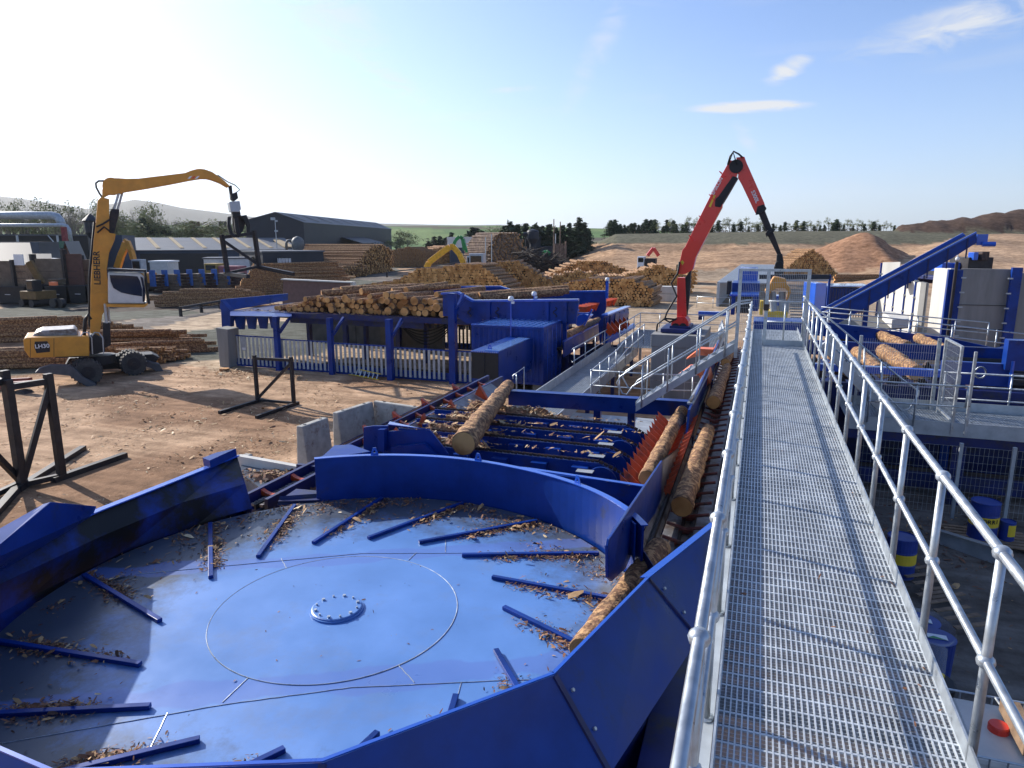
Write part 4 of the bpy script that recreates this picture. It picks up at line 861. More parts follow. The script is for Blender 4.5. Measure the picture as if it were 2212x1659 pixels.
# cameras on masts
def mast(base, x, ytop, lab, w=.05):
    base = Vector(base); 
    t_ = thing('camera_mast', lab, 'camera mast', tuple(base), 'camera masts around the container')
    lo, hi = base.z, base.z+12
    for _ in range(40):
        mm = (lo+hi)/2; lo, hi = (mm, hi) if proj((base.x, base.y, mm))[1] > ytop else (lo, mm)
    m = M_(); m.box(base.x-w/2, base.x+w/2, base.y-w/2, base.y+w/2, base.z, lo); m.build('pole', BLUE2, t_)
    m = M_(); m.lathe([(0,lo+.22),(.10,lo+.20),(.13,lo+.12),(.13,lo+.03),(.07,lo),(0,lo)], (base.x, base.y, 0), 14); m.build('camera_dome', WHITE, t_, smooth=True)
    m = M_(); m.box(base.x+.04,base.x+.16,base.y-.08,base.y+.02,lo-.12,lo-.02); m.build('bracket', WHITE, t_)
mast((P(1095,708,3.2).x, y0-.06, 2.4), 1095, 650, 'blue pole with a white dome camera clamped to the front of the container')
mast((P(1148,690,3.2).x, y1+.25, 2.0), 1148, 639, 'blue pole with a small white camera behind the container roof')
mast((P(1280,660,3.5).x, 41.5, 3.6), 1280, 607, 'short blue camera pole on the far rim of the log deck', .16)
# ================================================================ LOG DECK
ld = thing('log_feed_deck', 'large blue log feeding deck on posts with folded side walls, piled with logs', 'log deck', (-20, 35, 0))
ZD = 3.05
m = M_(); m.ext([(-28.6,32.4,ZD-.3),(-9.8,33.0,ZD-.3),(-9.8,41,ZD-.5),(-28.6,38,ZD-.3)], (0,0,.3)); m.build('deck_floor', BLUEDK, ld)
m = M_(); m.ext([P(497,673,ZD),P(625,674,ZD),P(625,684,ZD-.1),P(497,682,ZD-.1)], (0,.2,0)); m.build('front_lip', BLUE, ld)
m = M_(); a = P(622,676,ZD-.05); m.box(a.x, P(955,676,ZD).x, a.y+.15, a.y+.35, ZD-.62, ZD+.02); m.build('front_beam', BLUEDK, ld)
# left end wall (sloping up to the back)
yL = 33.5; e = [P(476,647,4.1), P(622,634,4.1)]
m = M_(); m.ext([PY(476,647,32.6), PY(476,648,32.6), PY(479,706,32.6), PY(497,706,32.6), PY(498,672,32.6)], (0,.35,0)); m.build('corner_post', BLUE, ld, bevel=.02)
m = M_(); A = PY(478,647,32.7); B = PY(622,634,38.5); C_ = PY(622,648,38.3); D_ = PY(498,671,32.9); m.ext([A,B,C_,D_], (-.08,.05,0)); m.build('left_side_wall', BLUE, ld)
m = M_(); m.ext([PY(478,668,32.7), PY(520,700,35.5), PY(520,690,35.5), PY(478,655,32.7)], (-.1,0,0)); m.build('left_skirt', BLUE, ld)
for k in range(4): m = M_(); a = PY(503+k*25,676,33.2+k*.9); m.ext([a, a+Vector((.9,0,0)), a+Vector((.7,0,-.95)), a+Vector((.2,0,-.95))], (0,.1,0)); m.build('rib_bracket', BLUE, ld)
# back wall
YB = 42.0; bw = [(790,621),(1080,619),(1118,631),(1309,629),(1309,668),(1300,690),(790,660)]
m = M_(); m.ext([PY(x,y,YB) for x, y in bw], (0,.12,0)); m.build('back_wall', BLUE, ld)
m = M_()
for (x,y),(x2,y2) in zip(bw[:3], bw[1:4]): m.beam(PY(x,y,YB+.05), PY(x2,y2,YB+.05), .22, .10)
m.build('back_wall_rim', BLUE2, ld)
# front right wall with ribs
YF = 32.6; fwl = [(956,634),(990,632),(1022,649),(1250,647),(1250,655),(1244,700),(1100,700),(1008,699),(985,683),(957,683)]
m = M_(); m.ext([PY(x,y,YF) for x, y in fwl], (0,.10,0)); fw_ = m.build('front_wall', BLUE, ld)
m = M_()
for (x,y),(x2,y2) in zip([(955,634),(990,632),(1022,650)], [(990,632),(1022,650),(1250,648)]): m.beam(PY(x,y,YF), PY(x2,y2,YF), .30, .10)
m.build('front_wall_rim', BLUE2, fw_)
for x in (1055,1099,1182,1221): m = M_(); a = PY(x,652,YF-.06); m.box(a.x-.10,a.x+.10,YF-.14,YF,1.9,a.z); m.build('wall_rib', BLUE, fw_)
for x in (986,1014,1074,1199): 
    m = M_(); q = PY(x,676,YF-.1); m.tube([q+Vector((.1*math.sin(t*1.3),0,.28-t*.07)) for t in range(8)], .03, 5); m.build('chain_hook', DARK, fw_)
# posts
for (x, yb, yt, w) in ((600,801,684,.26),(715,810,687,.26),(841.5,822,690,.30),(977,830,634,.34)):
    b = P(x, yb); m = M_(); lo, hi = 0, 8
    for _ in range(30):
        mm = (lo+hi)/2; lo, hi = (mm, hi) if proj((b.x, b.y, mm))[1] > yt else (lo, mm)
    m.box(b.x-w/2, b.x+w/2, b.y, b.y+w, 0, lo); m.build('post', BLUE, ld, bevel=.01)
    m = M_(); m.beam((b.x+.1,b.y+w,lo-.9),(b.x+.1,b.y+1.3,lo-.1),.12,.12); m.beam((b.x+.15,b.y+.15,lo-.8),(b.x+.75,b.y+.15,lo-.15),.08,.08); m.build('knee_brace', BLUE, ld)
for x in (-26,-22,-18,-13.5): m = M_(); m.box(x-.15,x+.15,40,40.3,0,ZD-.3); m.box(x-.1,x+.1,36,36.3,0,ZD-.3); m.build('rear_post', BLUEDK, ld)
for k in range(12): m = M_(); q = PY(830+k*17, 690, 37); m.box(q.x-.08,q.x+.08,36.8,37.2,ZD-1.1,ZD-.3); m.build('hanger', BLUEDK, ld)
# hydraulic hoses sagging under the deck
hs = thing('hydraulic_hose_bundle', 'sagging bundle of black hydraulic hoses under the log deck', 'hoses', (-17, 35, 2))
for k in range(5):
    m = M_(); pts = []
    for t in range(17):
        u = t/16; x = 790+k*6+u*(190-k*6); yy = 690+k*3+ (26+k*4)*(math.sin(max(0,(u-.3)/.7)*math.pi)**1.0 if u > .3 else 0)
        pts.append(PY(x, yy, 35.5+.1*k))
    m.tube(pts, .035, 6); m.build('hose', BLACK, hs, smooth=True)
# enclosure under the deck: dark concrete pit walls
pw = thing('concrete_pit_wall', 'shadowed concrete block wall standing beneath the log deck', 'wall', (-22, 41, 0))
m = M_(); m.box(-30,-23.5,41.4,41.8,0,2.6); m.box(-23.5,-19,40.4,40.8,0,2.3); m.build('wall_body', mat('shade_darkened_concrete', (.085,.08,.07), .9, var=.3, scale=1.5), pw)  # concrete darkened to paint in the shade beneath the deck
m = M_()
for x in range(-30,-18,2): m.box(x-.02,x+.02,40.385 if x > -24 else 41.385,40.399 if x > -24 else 41.399,0,2.3)
m.build('block_joint', DARK, pw)
es = thing('concrete_end_slab', 'upright grey concrete slab at the left end of the slatted fence', 'concrete slab', tuple(P(485,794)))
m = M_(); a = P(475,792); b = P(495,795); m.ext([a, b, Vector((b.x+.1,b.y,2.18)), Vector((a.x-.05,a.y,2.22))], (0,.9,0)); m.build('slab', CONC, es, bevel=.02)
# fences
def slat_fence(x0, x1, y, z0, h, pitch, lab, mt, railm, posts=()):
    t_ = thing('slatted_fence', lab, 'fence', ((x0+x1)/2, y, 0), 'slatted fences under the log deck')
    m = M_(); m.box(x0,x1,y-.02,y+.05,z0+h-.08,z0+h-.01); m.box(x0,x1,y-.02,y+.05,z0+.12,z0+.20); m.box(x0,x1,y+.04,y+.08,z0+.0,z0+.45); m.build('rail', railm, t_)
    n = int((x1-x0)/pitch); m = M_(); 
    for k in range(n): m.box(x0+(k+.3)*pitch, x0+(k+.3)*pitch+pitch*.48, y-.045, y-.02, z0+.12, z0+h-.06)
    m.build('slat_row', mt, t_); return t_
pxs = [-28.05, -24.72, -21.2, -17.6, -14.2]
hts = [1.78, 1.72, 1.68, 1.64]
for i in range(4):
    slat_fence(pxs[i]+.12, pxs[i+1]-.12, 31.55-.25*i/3, .02, hts[i], .27, '%s bay of grey slatted fence under the log deck, from the left' % ordn(i), GALVP, BLUE)
slat_fence(-13.85, -12.35, 31.2, .02, 1.66, .27, 'narrow last bay of slatted fence between the tall post and the container', GALVP, BLUE)
slat_fence(-19.6, -11.5, 41.2, .02, 1.9, .27, 'rear slatted fence seen from inside beneath the log deck', DARK, BLUE)
m = M_(); fl = thing('floor_grime', 'litter of bark and dirt beneath the slatted deck enclosure', 'bark litter', (-20, 34, 0))
m.ext([(-28,32.2,.0),(-12.5,32.0,.0),(-12.5,33.6,.0),(-28,34.5,.0)], (0,0,.06)); m.build('litter_bed', mat('shade_dark_litter', (.07,.045,.03), .9, var=.5, scale=6), fl)  # litter bed colour darkened to deepen the shade under the deck
# ladder
la = thing('aluminium_ladder', 'aluminium ladder with yellow edges lying against the foot of the slatted fence', 'ladder', tuple(P(790,800)))
A, B, C_, D_ = P(741,800,.05), P(820,804,.05), P(737,791,.25), P(824,815,.03)
l0, l1 = P(738,805,.03), P(818,821-1,.03); u0, u1 = PY(744,791,l0.y+.15), PY(822,808,l1.y+.2)
m = M_(); m.beam(l0,l1,.07,.03); m.beam(u0,u1,.07,.03); m.build('stile', YEL2, la)
for k in range(9): m = M_(); f = (k+.5)/9; m.tube([l0+(l1-l0)*f, u0+(u1-u0)*f], .035, 6); m.build('rung', GALV, la)
sg = thing('notice_board', 'small grey notice sheet fixed on the first bay of slatted fence', 'sign', tuple(P(541,760,.9)))
m = M_(); q = P(541,745,1.2); m.box(q.x-.24,q.x+.16,31.42,31.45,.95,1.75); m.build('sheet', GALVP, sg); m = M_(); m.box(q.x-.12,q.x+.1,31.405,31.418,.99,1.12); m.build('label_patch', WHITE, sg)
sc_ = thing('round_offcut', 'round sawn log offcut lying at the foot of the concrete end slab', 'wood offcut', tuple(P(485,801)))
m = M_(); q = P(485,801); m.tube([q, q+Vector((0,0,.14))], .27, 14); m.build('bark_ring', BARK, sc_); m = M_(); m.tube([q+Vector((0,0,.14)), q+Vector((0,0,.145))], .25, 14); m.build('sawn_face', WEND, sc_)
# ================================================================ TRESTLES
def trestle(lab, bl, br, tl, tr, sl, sr, w=.16, diag=(0,1), group='dark steel log trestles', mt=None, back=None):
    """bl/br post feet, tl/tr post heads, sl/sr skid ends (all 3-D)"""
    mt = mt or DARK; t_ = thing('steel_trestle', lab, 'trestle', tuple(bl), group)
    for b, t in ((bl,tl),(br,tr)): m = M_(); m.beam(b, t, w*.85, w); m.build('post', mt, t_, bevel=.01)
    for b, e in ((bl,sl),(br,sr)): m = M_(); m.beam(b+(b-e).normalized()*.3, e, w, w*.9); m.build('skid', mt, t_, bevel=.008)
    dn = Vector((0,0,w*1.3)); m = M_(); m.beam(tl-(tl-bl)*.07, tr-(tr-br)*.07, w*.8, w*.8); m.build('top_bar', mt, t_)
    m = M_(); m.beam(bl+Vector((0,0,.05)), br+Vector((0,0,.05)), w*.7, w*.7); m.build('bottom_bar', mt, t_)
    m = M_(); m.beam(bl+Vector((0,0,.1)) if diag == (0,1) else tl-dn, tr-dn*1.3 if diag == (0,1) else br+Vector((0,0,.1)), w*.7, w*.7); m.build('diagonal_brace', mt, t_)
    return t_
def up(b, y):
    lo, hi = b.z-1, b.z+15
    for _ in range(40):
        mm = (lo+hi)/2; lo, hi = (mm, hi) if proj((b.x, b.y, mm))[1] > y else (lo, mm)
    return Vector((b.x, b.y, lo))
zf = .07
a, b = P(556.6,866,zf), P(635,873,zf); trestle('dark steel trestle standing in the open yard in front of the slatted fence', a, b, up(a,767), up(b,771), P(473.6,891,zf), P(553.8,901,zf), .15)
a, b = P(50,1050,zf), P(134,1031,zf); trestle('dark steel trestle with skids pointing right, at the left edge of the yard', a, b, up(a,820), up(b,807), P(180,968,zf), P(271,983,zf), .21)
a, b = P(-70,1100,zf), P(46,1046,zf); trestle('dark steel trestle cut by the left frame edge, behind and beside the nearer one', a, b, up(a,860), up(b,800), P(-160,1180,zf), P(-20,1120,zf), .21, diag=(1,0))
# ================================================================ PLATFORM BETWEEN CONTAINER AND PEDESTAL
def slab_grating(m, x0, x1, y0, y1, z, p=.06):
    n = int((x1-x0)/p)
    for i in range(n+1): x = x0+(x1-x0)*i/n; m.box(x-.006, x+.006, y0, y1, z-.03, z)
    n = int((y1-y0)/p)
    for j in range(n+1): y = y0+(y1-y0)*j/n; m.box(x0, x1, y-.012, y+.012, z-.02, z+.002)
ZPL = 1.35
lp = thing('service_platform', 'low galvanised service platform running from the container towards the crane pedestal', 'platform', (-6, 28, 0))
xa, xb, ya, yb2 = -8.1, -5.5, 20.2, 37.0
m = M_(); slab_grating(m, -7.3, -5.9, ya, yb2, ZPL, .09); m.build('grating_floor', GALVP, lp)
m = M_(); m.box(-5.9,-5.86,ya,yb2,ZPL-.35,ZPL+.12); m.box(-7.34,-7.3,ya,yb2,ZPL-.05,ZPL+.35); m.build('side_plate', GALVP, lp)
m = M_(); m.box(-8.2,-2.3,19.75,25.6,ZPL-1.0,ZPL-.9); m.build('lower_floor_plate', GALVP, lp)
m = M_()
for y in (21,26,31,36): m.box(-6.1,-5.95,y,y+.15,0,ZPL-.03); m.box(-7.2,-7.05,y,y+.15,0,ZPL-.03)
m.build('leg', BLUEDK, lp)
railing('pipe_railing', 'galvanised pipe railing beside the container doors, left of the service platform', [(-7.32,28.5,ZPL),(-7.32,33.0,ZPL),(-7.32,37.5,ZPL)], [(0,.1),(0,.55),(1,.02),(1,.5),(1,.98)], 1.1, .026, .024, balls=False)
ra = P(1333,862,1.2)
zb_ = 1.35
rp = [Vector((-5.5,36.5,zb_+.25)), Vector((-5.5,31.5,zb_+.2)), Vector((-5.55,29.5,zb_-.05)), Vector((-5.5,24.3,zb_-.05)), Vector((-3.2,24.3,zb_-.05)), Vector((-1.8,24.6,zb_-.05))]
railing('pipe_railing', 'galvanised ball jointed railing turning a corner in front of the crane pedestal', rp, [(0,0),(0,.35),(0,.7),(1,.1),(2,.05),(2,.35),(2,.7),(2,1),(3,.45),(4,.2),(4,.9)], 1.1, .026, .024)
lr = thing('short_railing', 'short galvanised pipe railing right beside the thick log, in front of the container', 'railing', tuple(P(1120,845,2.4)))
b0 = P(1108,845,2.3); b1 = P(1132,843,2.3)
m = M_(); m.tube([b0+Vector((0,0,.4)), b0+Vector((.0,0,.5)), b1+Vector((0,0,.75)), b1], .022, 6); m.tube([b0+Vector((.12,0,0)), b0+Vector((.12,0,.55))], .02, 6); m.build('pipe_frame', GALV, lr, smooth=True)
# catwalks behind the pedestal
bp_ = thing('rear_catwalk', 'galvanised catwalk with light pipe railings behind the crane pedestal', 'platform', (-3, 40, 0))
m = M_(); slab_grating(m, -6.5, -1.6, 35.0, 41.5, 1.7, .14); m.build('grating_floor', GALVP, bp_)
m = M_(); m.box(-6.6,-1.5,41.5,41.6,1.5,1.8); m.box(-6.6,-6.5,35,41.5,1.5,1.8); m.build('edge_plate', GALVP, bp_)
m = M_()
for x in (-6.4,-4,-1.7):
    for y in (35.2,38.4,41.3): m.box(x-.07,x+.07,y-.07,y+.07,0,1.67)
m.build('leg', GALVP, bp_)
railing('pipe_railing', 'light galvanised railing along the left and back of the rear catwalk', [(-6.5,35,1.7),(-6.5,41.5,1.7),(-4.2,41.5,1.7),(-1.6,41.5,1.7)], [(0,0),(0,.33),(0,.66),(1,0),(1,.5),(2,0),(2,.5),(2,1)], 1.1, .026, .024, balls=False)
railing('pipe_railing', 'light galvanised railing sloping down at the right of the rear catwalk', [(-1.7,36,1.7),(-1.7,39,1.7),(-1.7,41.2,1.2)], [(0,0),(0,.33),(0,.66),(1,0),(1,.5),(1,1)], 1.1, .026, .024, balls=False)
railing('pipe_railing', 'thin galvanised fence across the far yard behind the red crane', [PX(0,0,1)*0+P(1505,665,0),P(1575,668,0)], [(0,0),(0,.5),(0,1)], 1.2, .03, .03, balls=False)
la2 = thing('fixed_ladder', 'small steel ladder fixed to the left side of the crane pedestal', 'ladder', (-4.5, 31.5, 0))
m = M_(); m.tube([(-4.62,31,0),(-4.62,31,1.9)],.03,6); m.tube([(-4.62,31.5,0),(-4.62,31.5,1.9)],.03,6)
for k in range(7): m.tube([(-4.62,31,.2+k*.26),(-4.62,31.5,.2+k*.26)],.02,6)
m.build('ladder_frame', GALVP, la2)
# ================================================================ OUTFEED CONVEYOR BEHIND THE CONTAINER
oc = thing('outfeed_log_conveyor', 'blue outfeed conveyor with a log lying in it, leading away behind the container', 'conveyor', (-9, 35, 0))
c1, c2 = P(1222,735,2.3), P(1296,697,2.3)
m = M_(); a = P(1216,738,2.3); b = P(1297,697,2.3); xw = a.x
m.ext([a, b, b-Vector((0,0,.75)), a-Vector((0,0,.75))], (.06,0,0)); m.build('near_side_plate', BLUE, oc)
m = M_(); m.beam(a+Vector((.05,0,.02)), b+Vector((.05,0,.02)), .14, .04); m.build('side_rim', BLUE2, oc)
m = M_(); m.ext([a+Vector((-1.7,0,-.3)), a+Vector((0,0,-.3)), b+Vector((0,0,-.3)), b+Vector((-1.7,0,-.3))], (0,0,-.1)); m.build('trough_floor', DARK, oc)
m = M_(); m.ext([a+Vector((-1.7,0,.4)), b+Vector((-1.7,0,.4)), b+Vector((-1.7,0,-.3)), a+Vector((-1.7,0,-.3))], (-.06,0,0)); m.build('far_side_plate', BLUE, oc)
big_log(P(1222,727,2.35), P(1292,692,2.35), .24, .20, 'brown log lying in the outfeed conveyor just behind the container', 11)
for k in range(12):
    q = P(1278,684,2.7)+Vector((-.6+.05*k, k*.55, .1)); m = M_(); m.ext([q+Vector((-.35,0,.45)),q+Vector((.35,0,.45)),q+Vector((.15,0,.0)),q+Vector((0,0,.2)),q+Vector((-.15,0,0))],(0,.12,.06)); m.build('orange_flight', ORANGE, oc)
m = M_()
for k in range(4): 
    y = a.y+1+k*3; m.box(xw-1.6,xw-1.45,y,y+.15,0,1.9); m.box(xw-.15,xw,y,y+.15,0,1.5)
m.build('leg', BLUEDK, oc)
m = M_(); q = P(1278,718,1.8); m.box(q.x-.1,q.x+.4,q.y-.3,q.y+.3,1.3,2.1); m.build('control_box', BLUE, oc)
dm = thing('drive_motor_hood', 'light blue sloping motor hood in a small frame above the outfeed conveyor', 'machine hood', tuple(P(1255,700,3)))
YM = 35.5; hood = [(1236,694),(1253,679),(1262,678),(1274,683),(1256,703),(1248,705)]
m = M_(); m.ext([PY(x,y,YM) for x,y in hood], (0,.9,0)); m.build('hood', BLUE2, dm, bevel=.02)
m = M_(); m.beam(PY(1225,703,YM-.1),PY(1250,668,YM-.1),.09,.09); m.beam(PY(1262,703,YM-.1),PY(1279,668,YM-.1),.09,.09); m.beam(PY(1245,676,YM-.1),PY(1274,677,YM-.1),.07,.07); m.beam(PY(1226,704,YM-.1),PY(1226,722,YM-.1),.09,.09); m.build('hood_frame', BLUE2, dm)
tr = thing('v_feed_trough', 'blue V trough with a row of orange pointed plates, right of the container', 'conveyor', tuple(P(1330,700,2)))
p0, p1 = P(1306,682,3.1), P(1356,663,3.1); Y0_, Y1x = p0.y, p1.y
m = M_(); m.ext([p0, p1, p1+Vector((.1,0,-.35)), p1+Vector((-.1,0,-1.25)), p0+Vector((-.15,0,-1.5)), p0+Vector((-.25,0,-.4))], (-.08,0,0)); m.build('side_wall', BLUE, tr)
m = M_(); m.beam(p0+Vector((0,0,.03)), p1+Vector((0,0,.03)), .35, .07); m.build('rim', BLUE2, tr)
m = M_(); a = P(1308,742,1.6); b = P(1370,706,1.9); m.ext([P(1308,728,2.0), P(1368,698,2.1), P(1370,707,1.9), P(1310,744,1.6)], (.08,0,0)); m.build('lower_plate', BLUE2, tr)
m = M_(); m.ext([P(1302,684,3.0), P(1312,684,3.0), P(1312,742,1.65), P(1302,742,1.65)], (0,.1,0)); m.build('end_plate', BLUE, tr)
for k in range(5):
    u = k/4; q = P(1316+34*u, 714-14*u, 2.4); m = M_(); m.ext([q+Vector((-.1,0,.42)), q+Vector((.30,-.05,.0)), q+Vector((.05,.1,-.32)), q+Vector((-.2,.1,-.1))], (-.05,.25,.0)); m.build('orange_pusher', ORANGE, tr)
for k in range(6): m = M_(); u = k/5; q = p0+(p1-p0)*u; m.box(q.x-.05,q.x+.06,q.y-.06,q.y+.06,q.z-1.1,q.z-.1); m.build('wall_rib', BLUEDK, tr)
m = M_(); m.box(-9.3,-6.8,34,34.2,0,1.3); m.box(-9.3,-6.8,38,38.2,0,1.3); m.build('leg', BLUEDK, tr)
# ================================================================ FAR END OF THE TROUGH: blue drive housings
dh = thing('blue_drive_station', 'tall blue drive station with frames at the far end of the log trough', 'machine housing', tuple(P(1610,650,2)))
def boxpx(x0, x1, yt, yb, Y, dep, name, mt, parent, bevel=.02):
    a = PY(x0, yb, Y); b = PY(x1, yt, Y); m = M_(); m.box(a.x, b.x, Y, Y+dep, a.z, b.z); return m.build(name, mt, parent, bevel=bevel)
boxpx(1594,1638,581,612,50,4,'upper_housing',BLUE2,dh); boxpx(1580,1642,612,640,46,3,'frame_top',BLUE,dh); boxpx(1576,1640,637,640,43,2.4,'frame_rim',BLUE2,dh)
boxpx(1578,1589,640,680,43,.6,'left_upright',BLUE,dh); boxpx(1624,1640,640,672,43,.6,'right_upright',BLUE,dh); boxpx(1569,1580,608,636,45,.8,'black_motor',BLACK,dh); boxpx(1589,1624,642,676,43.8,1,'inner_machine',DARK,dh)
boxpx(1508,1576,675,682,42.5,.4,'side_beam',BLUE2,dh); boxpx(1508,1520,684,691,42.3,.5,'beam_foot',BLUEDK,dh)
sr_ = thing('corrugated_side_ramp', 'long grey corrugated steel bunker side stretching away behind the blue drive station', 'bunker', tuple(P(1580,650)))
a, b = P(1548,664,0), P(1600,602,0); m = M_(); n = 34
m.ext([a, b, b+Vector((0,0,2.6)), a+Vector((0,0,2.6))], (.2,0,0)); m.build('side_wall', GALVP, sr_)
m = M_()
for k in range(n):
    q = a+(b-a)*((k+.2)/n); e = (b-a)*(.55/n); m.ext([q+Vector((-.1,0,2.7)), q+e+Vector((-.1,0,2.7)), q+e+Vector((6.5,0,2.7)), q+Vector((6.5,0,2.7))], (0,0,-.12)); m.ext([q+Vector((-.12,0,0)),q+e+Vector((-.12,0,0)),q+e+Vector((-.12,0,2.65)),q+Vector((-.12,0,2.65))],(.1,0,0))
m.build('cross_slat', GALVP, sr_)
rr_ = thing('slatted_floor_ramp', 'pale yard floor ramp of parallel slats seen beyond the yellow grapple', 'ramp', tuple(P(1740,680)))
a, b = P(1712,690,0), P(1706,615,0)
for k in range(18):
    m = M_(); q = a+(b-a)*(k/18); m.box(q.x-.2, q.x+2.6+1.5*k/18, q.y, q.y+.3+.25*k/18, 0, .22); m.build('slat', CONC, rr_)
bs = thing('concrete_block_stack', 'stack of pale cubic concrete blocks at the end of the log piles', 'concrete blocks', tuple(P(1430,650)))
a = P(1418,651); m = M_(); m.box(a.x,a.x+2.2,a.y,a.y+1.6,0,.9); m.box(a.x+.02,a.x+2.18,a.y+.02,a.y+1.58,.93,1.75); m.build('block', CONCW, bs, bevel=.04)
# ================================================================ MATERIAL HANDLER
YH = 26.2
V0 = P(215,800,0); V0.z = 0; V0 = V0.normalized(); D0 = P(235,812).dot(V0)
def PV(x, y, Y): r = ray(x, y); return EP+r*((D0+Y-YH)/r.dot(V0))
ROTV = Matrix.Rotation(math.atan2(-V0.x, V0.y), 3, 'Z')
mh = thing('material_handler', 'yellow wheeled material handler with raised white cab and upright boom in the yard at left', 'material handler', tuple(P(240,825)))
def hs_(pts, Y, th, name, mt, parent=mh, bevel=.03):
    m = M_(); m.ext([PV(x, y, Y-th/2) for x, y in pts], V0*th); return m.build(name, mt, parent, bevel=bevel)
hs_([(211,433),(218,425),(236,430),(236,503),(250,505),(248,518),(236,546),(231,580),(232,600),(239,622),(239,645),(232,664),(221,680),(214,733),(195,733),(195,640),(197,600),(202,520),(207,480)], YH, .85, 'boom', YEL)
m = M_(); q = PV(226,522,YH-.5); m.tube([q, q+V0*1.0], .38, 16); q = PV(220,646,YH-.5); m.tube([q, q+V0*1.0], .36, 16); q = PV(224,652,YH-.56); m.tube([q, q+V0*.1], .13, 10); m.build('boom_pivot_boss', YEL, mh)
stick = [(221,428),(221,410),(224,399),(230,390),(238,386),(250,384.5),(275,386),(300,385.5),(350,379.5),(400,373.5),(412,368.5),(425,365),(433,364.5),(442,365.5),(458,371),(470,379),(485,390),(497,402),(493,405),(478,396),(460,389),(448,386),(435,386),(410,390),(375,397),(320,407),(270,415),(262,418),(250,418),(235,421),(229,424)]
hs_(stick, YH, .55, 'stick', YEL)
m = M_(); q = PV(242,402,YH-.33); m.tube([q, q+V0*.66], .42, 18); m.build('stick_boss', YEL, mh)
for k in range(3):
    m = M_(); x = 405+k*8; m.ext([PV(x,386,YH-.285), PV(x+5,381,YH-.285), PV(x+10,380,YH-.285), PV(x+5,386,YH-.285)], V0*.006); m.build('chevron_mark', WHITE if k % 2 == 0 else REDCAP, mh)
hs_([(240,451),(258,452),(256,468),(247,503),(226,512),(225,497),(236,470)], YH-.1, .5, 'stick_cylinder', DARK)
m = M_(); m.tube([PV(246,452,YH-.2), PV(257,416,YH-.2)], .06, 8); m.tube([PV(253,454,YH+.2), PV(264,417,YH+.2)], .06, 8); m.build('stick_cylinder_rod', GALV, mh)
m = M_(); m.tube([PV(227,656,YH-.55), PV(230,698,YH-.55)], .07, 8); m.tube([PV(232,656,YH+.4), PV(236,698,YH+.4)], .07, 8); m.build('boom_cylinder_rod', GALV, mh)
hs_([(223,698),(238,697),(240,745),(228,752),(222,745)], YH-.1, .9, 'boom_cylinder', DARK)
# cab
YCB = YH-1.25
cabp = [(234,589),(300,590),(309,594),(312,600),(313,656),(234,656)]
hs_(cabp, YCB+.6, 1.2, 'cab', CREAM, bevel=.06)
cabo = [o for o in COL.objects if o.name.startswith('cab')][-1]
m = M_(); m.ext([PV(x,y,YCB-.025) for x,y in [(237,594),(270,595),(297,597),(302,606),(307,624),(307,640),(285,637),(262,632),(245,622),(239,608)]], V0*.02); m.build('side_window', GLASS, mh)
m = M_(); m.ext([PV(x,y,YCB-.02) for x,y in [(303,597),(309,600),(314,632),(313,652),(308,652),(308,620)]], V0*1.1); m.build('front_window', GLASS, mh)
m = M_(); m.ext([PV(x,y,YCB-.1) for x,y in [(313,588),(316,588),(325,656),(321,657)]], V0*1.2); m.build('front_guard', BLACK, mh)
m = M_(); m.ext([PV(x,y,YCB-.15) for x,y in [(234,580),(316,583),(316,587),(234,584)]], V0*1.2); m.build('roof_guard', DARK, mh)
m = M_(); m.ext([PV(x,y,YCB-.1) for x,y in [(230,657),(311,658),(319,654),(319,659),(311,664),(230,663)]], V0*1.5); m.build('cab_platform', YEL, mh)
# driver
dp = thing('person', 'driver in a yellow-green vest seated in the raised cab of the yellow handler', 'person', tuple(PV(262,625,YCB+.6)))
m = M_(); q = PV(264,622,YCB+.7); m.ball(q+Vector((0,0,.42)), .12, 12, sz=1.2); m.lathe([(.04,.34),(.14,.30),(.22,.12),(.20,-.2),(.17,-.3),(0,-.3)], tuple(q), 14); m.tube([q+Vector((.15,-.1,.18)), q+Vector((.30,-.1,-.08)), q+Vector((.52,-.1,.0))], .055, 8); m.tube([q+Vector((0,-.1,-.25)), q+Vector((.45,-.1,-.22)), q+Vector((.5,-.1,-.6))], .08, 8)
m.build('body', mat('hi_vis', (.30,.55,.06), .7), dp, smooth=True)
# upper carriage
hs_([(50,735),(53,730),(68,729),(190,726),(193,732),(193,770),(64,773),(52,756)], YH-.2, 2.4, 'counterweight_body', YEL, bevel=.05)
m = M_(); m.ext([PV(x,y,YH-1.42) for x,y in [(75,738),(102,737),(108,749),(108,760),(79,763),(74,750)]], V0*.02); m.build('side_grille', DARK, mh)
m = M_(); 
for x in (65,116): m.ext([PV(x,731,YH-1.42),PV(x+1,731,YH-1.42),PV(x+1,772,YH-1.42),PV(x,772,YH-1.42)],V0*.015)
m.ext([PV(120,771,YH-1.42),PV(190,769,YH-1.42),PV(190,771,YH-1.42),PV(120,773,YH-1.42)],V0*.015); m.build('panel_seam', DARK, mh)
hs_([(68,729),(75,720),(90,714),(130,712),(160,710),(166,716),(170,726)], YH+.1, 1.9, 'engine_hood', STEEL, bevel=.05)
hs_([(190,735),(196,722),(205,722),(226,735),(228,760),(195,768)], YH-.1, 1.6, 'slew_frame', BLACK)
m = M_()
for dx in (0, 24): m.tube([PV(175+dx,726,YH-1.3),PV(180+dx,718,YH-1.3),PV(190+dx,719,YH-1.3),PV(198+dx,730,YH-1.3),PV(200+dx,765,YH-1.3)], .03, 6)
m.build('grab_rail', GALV, mh)
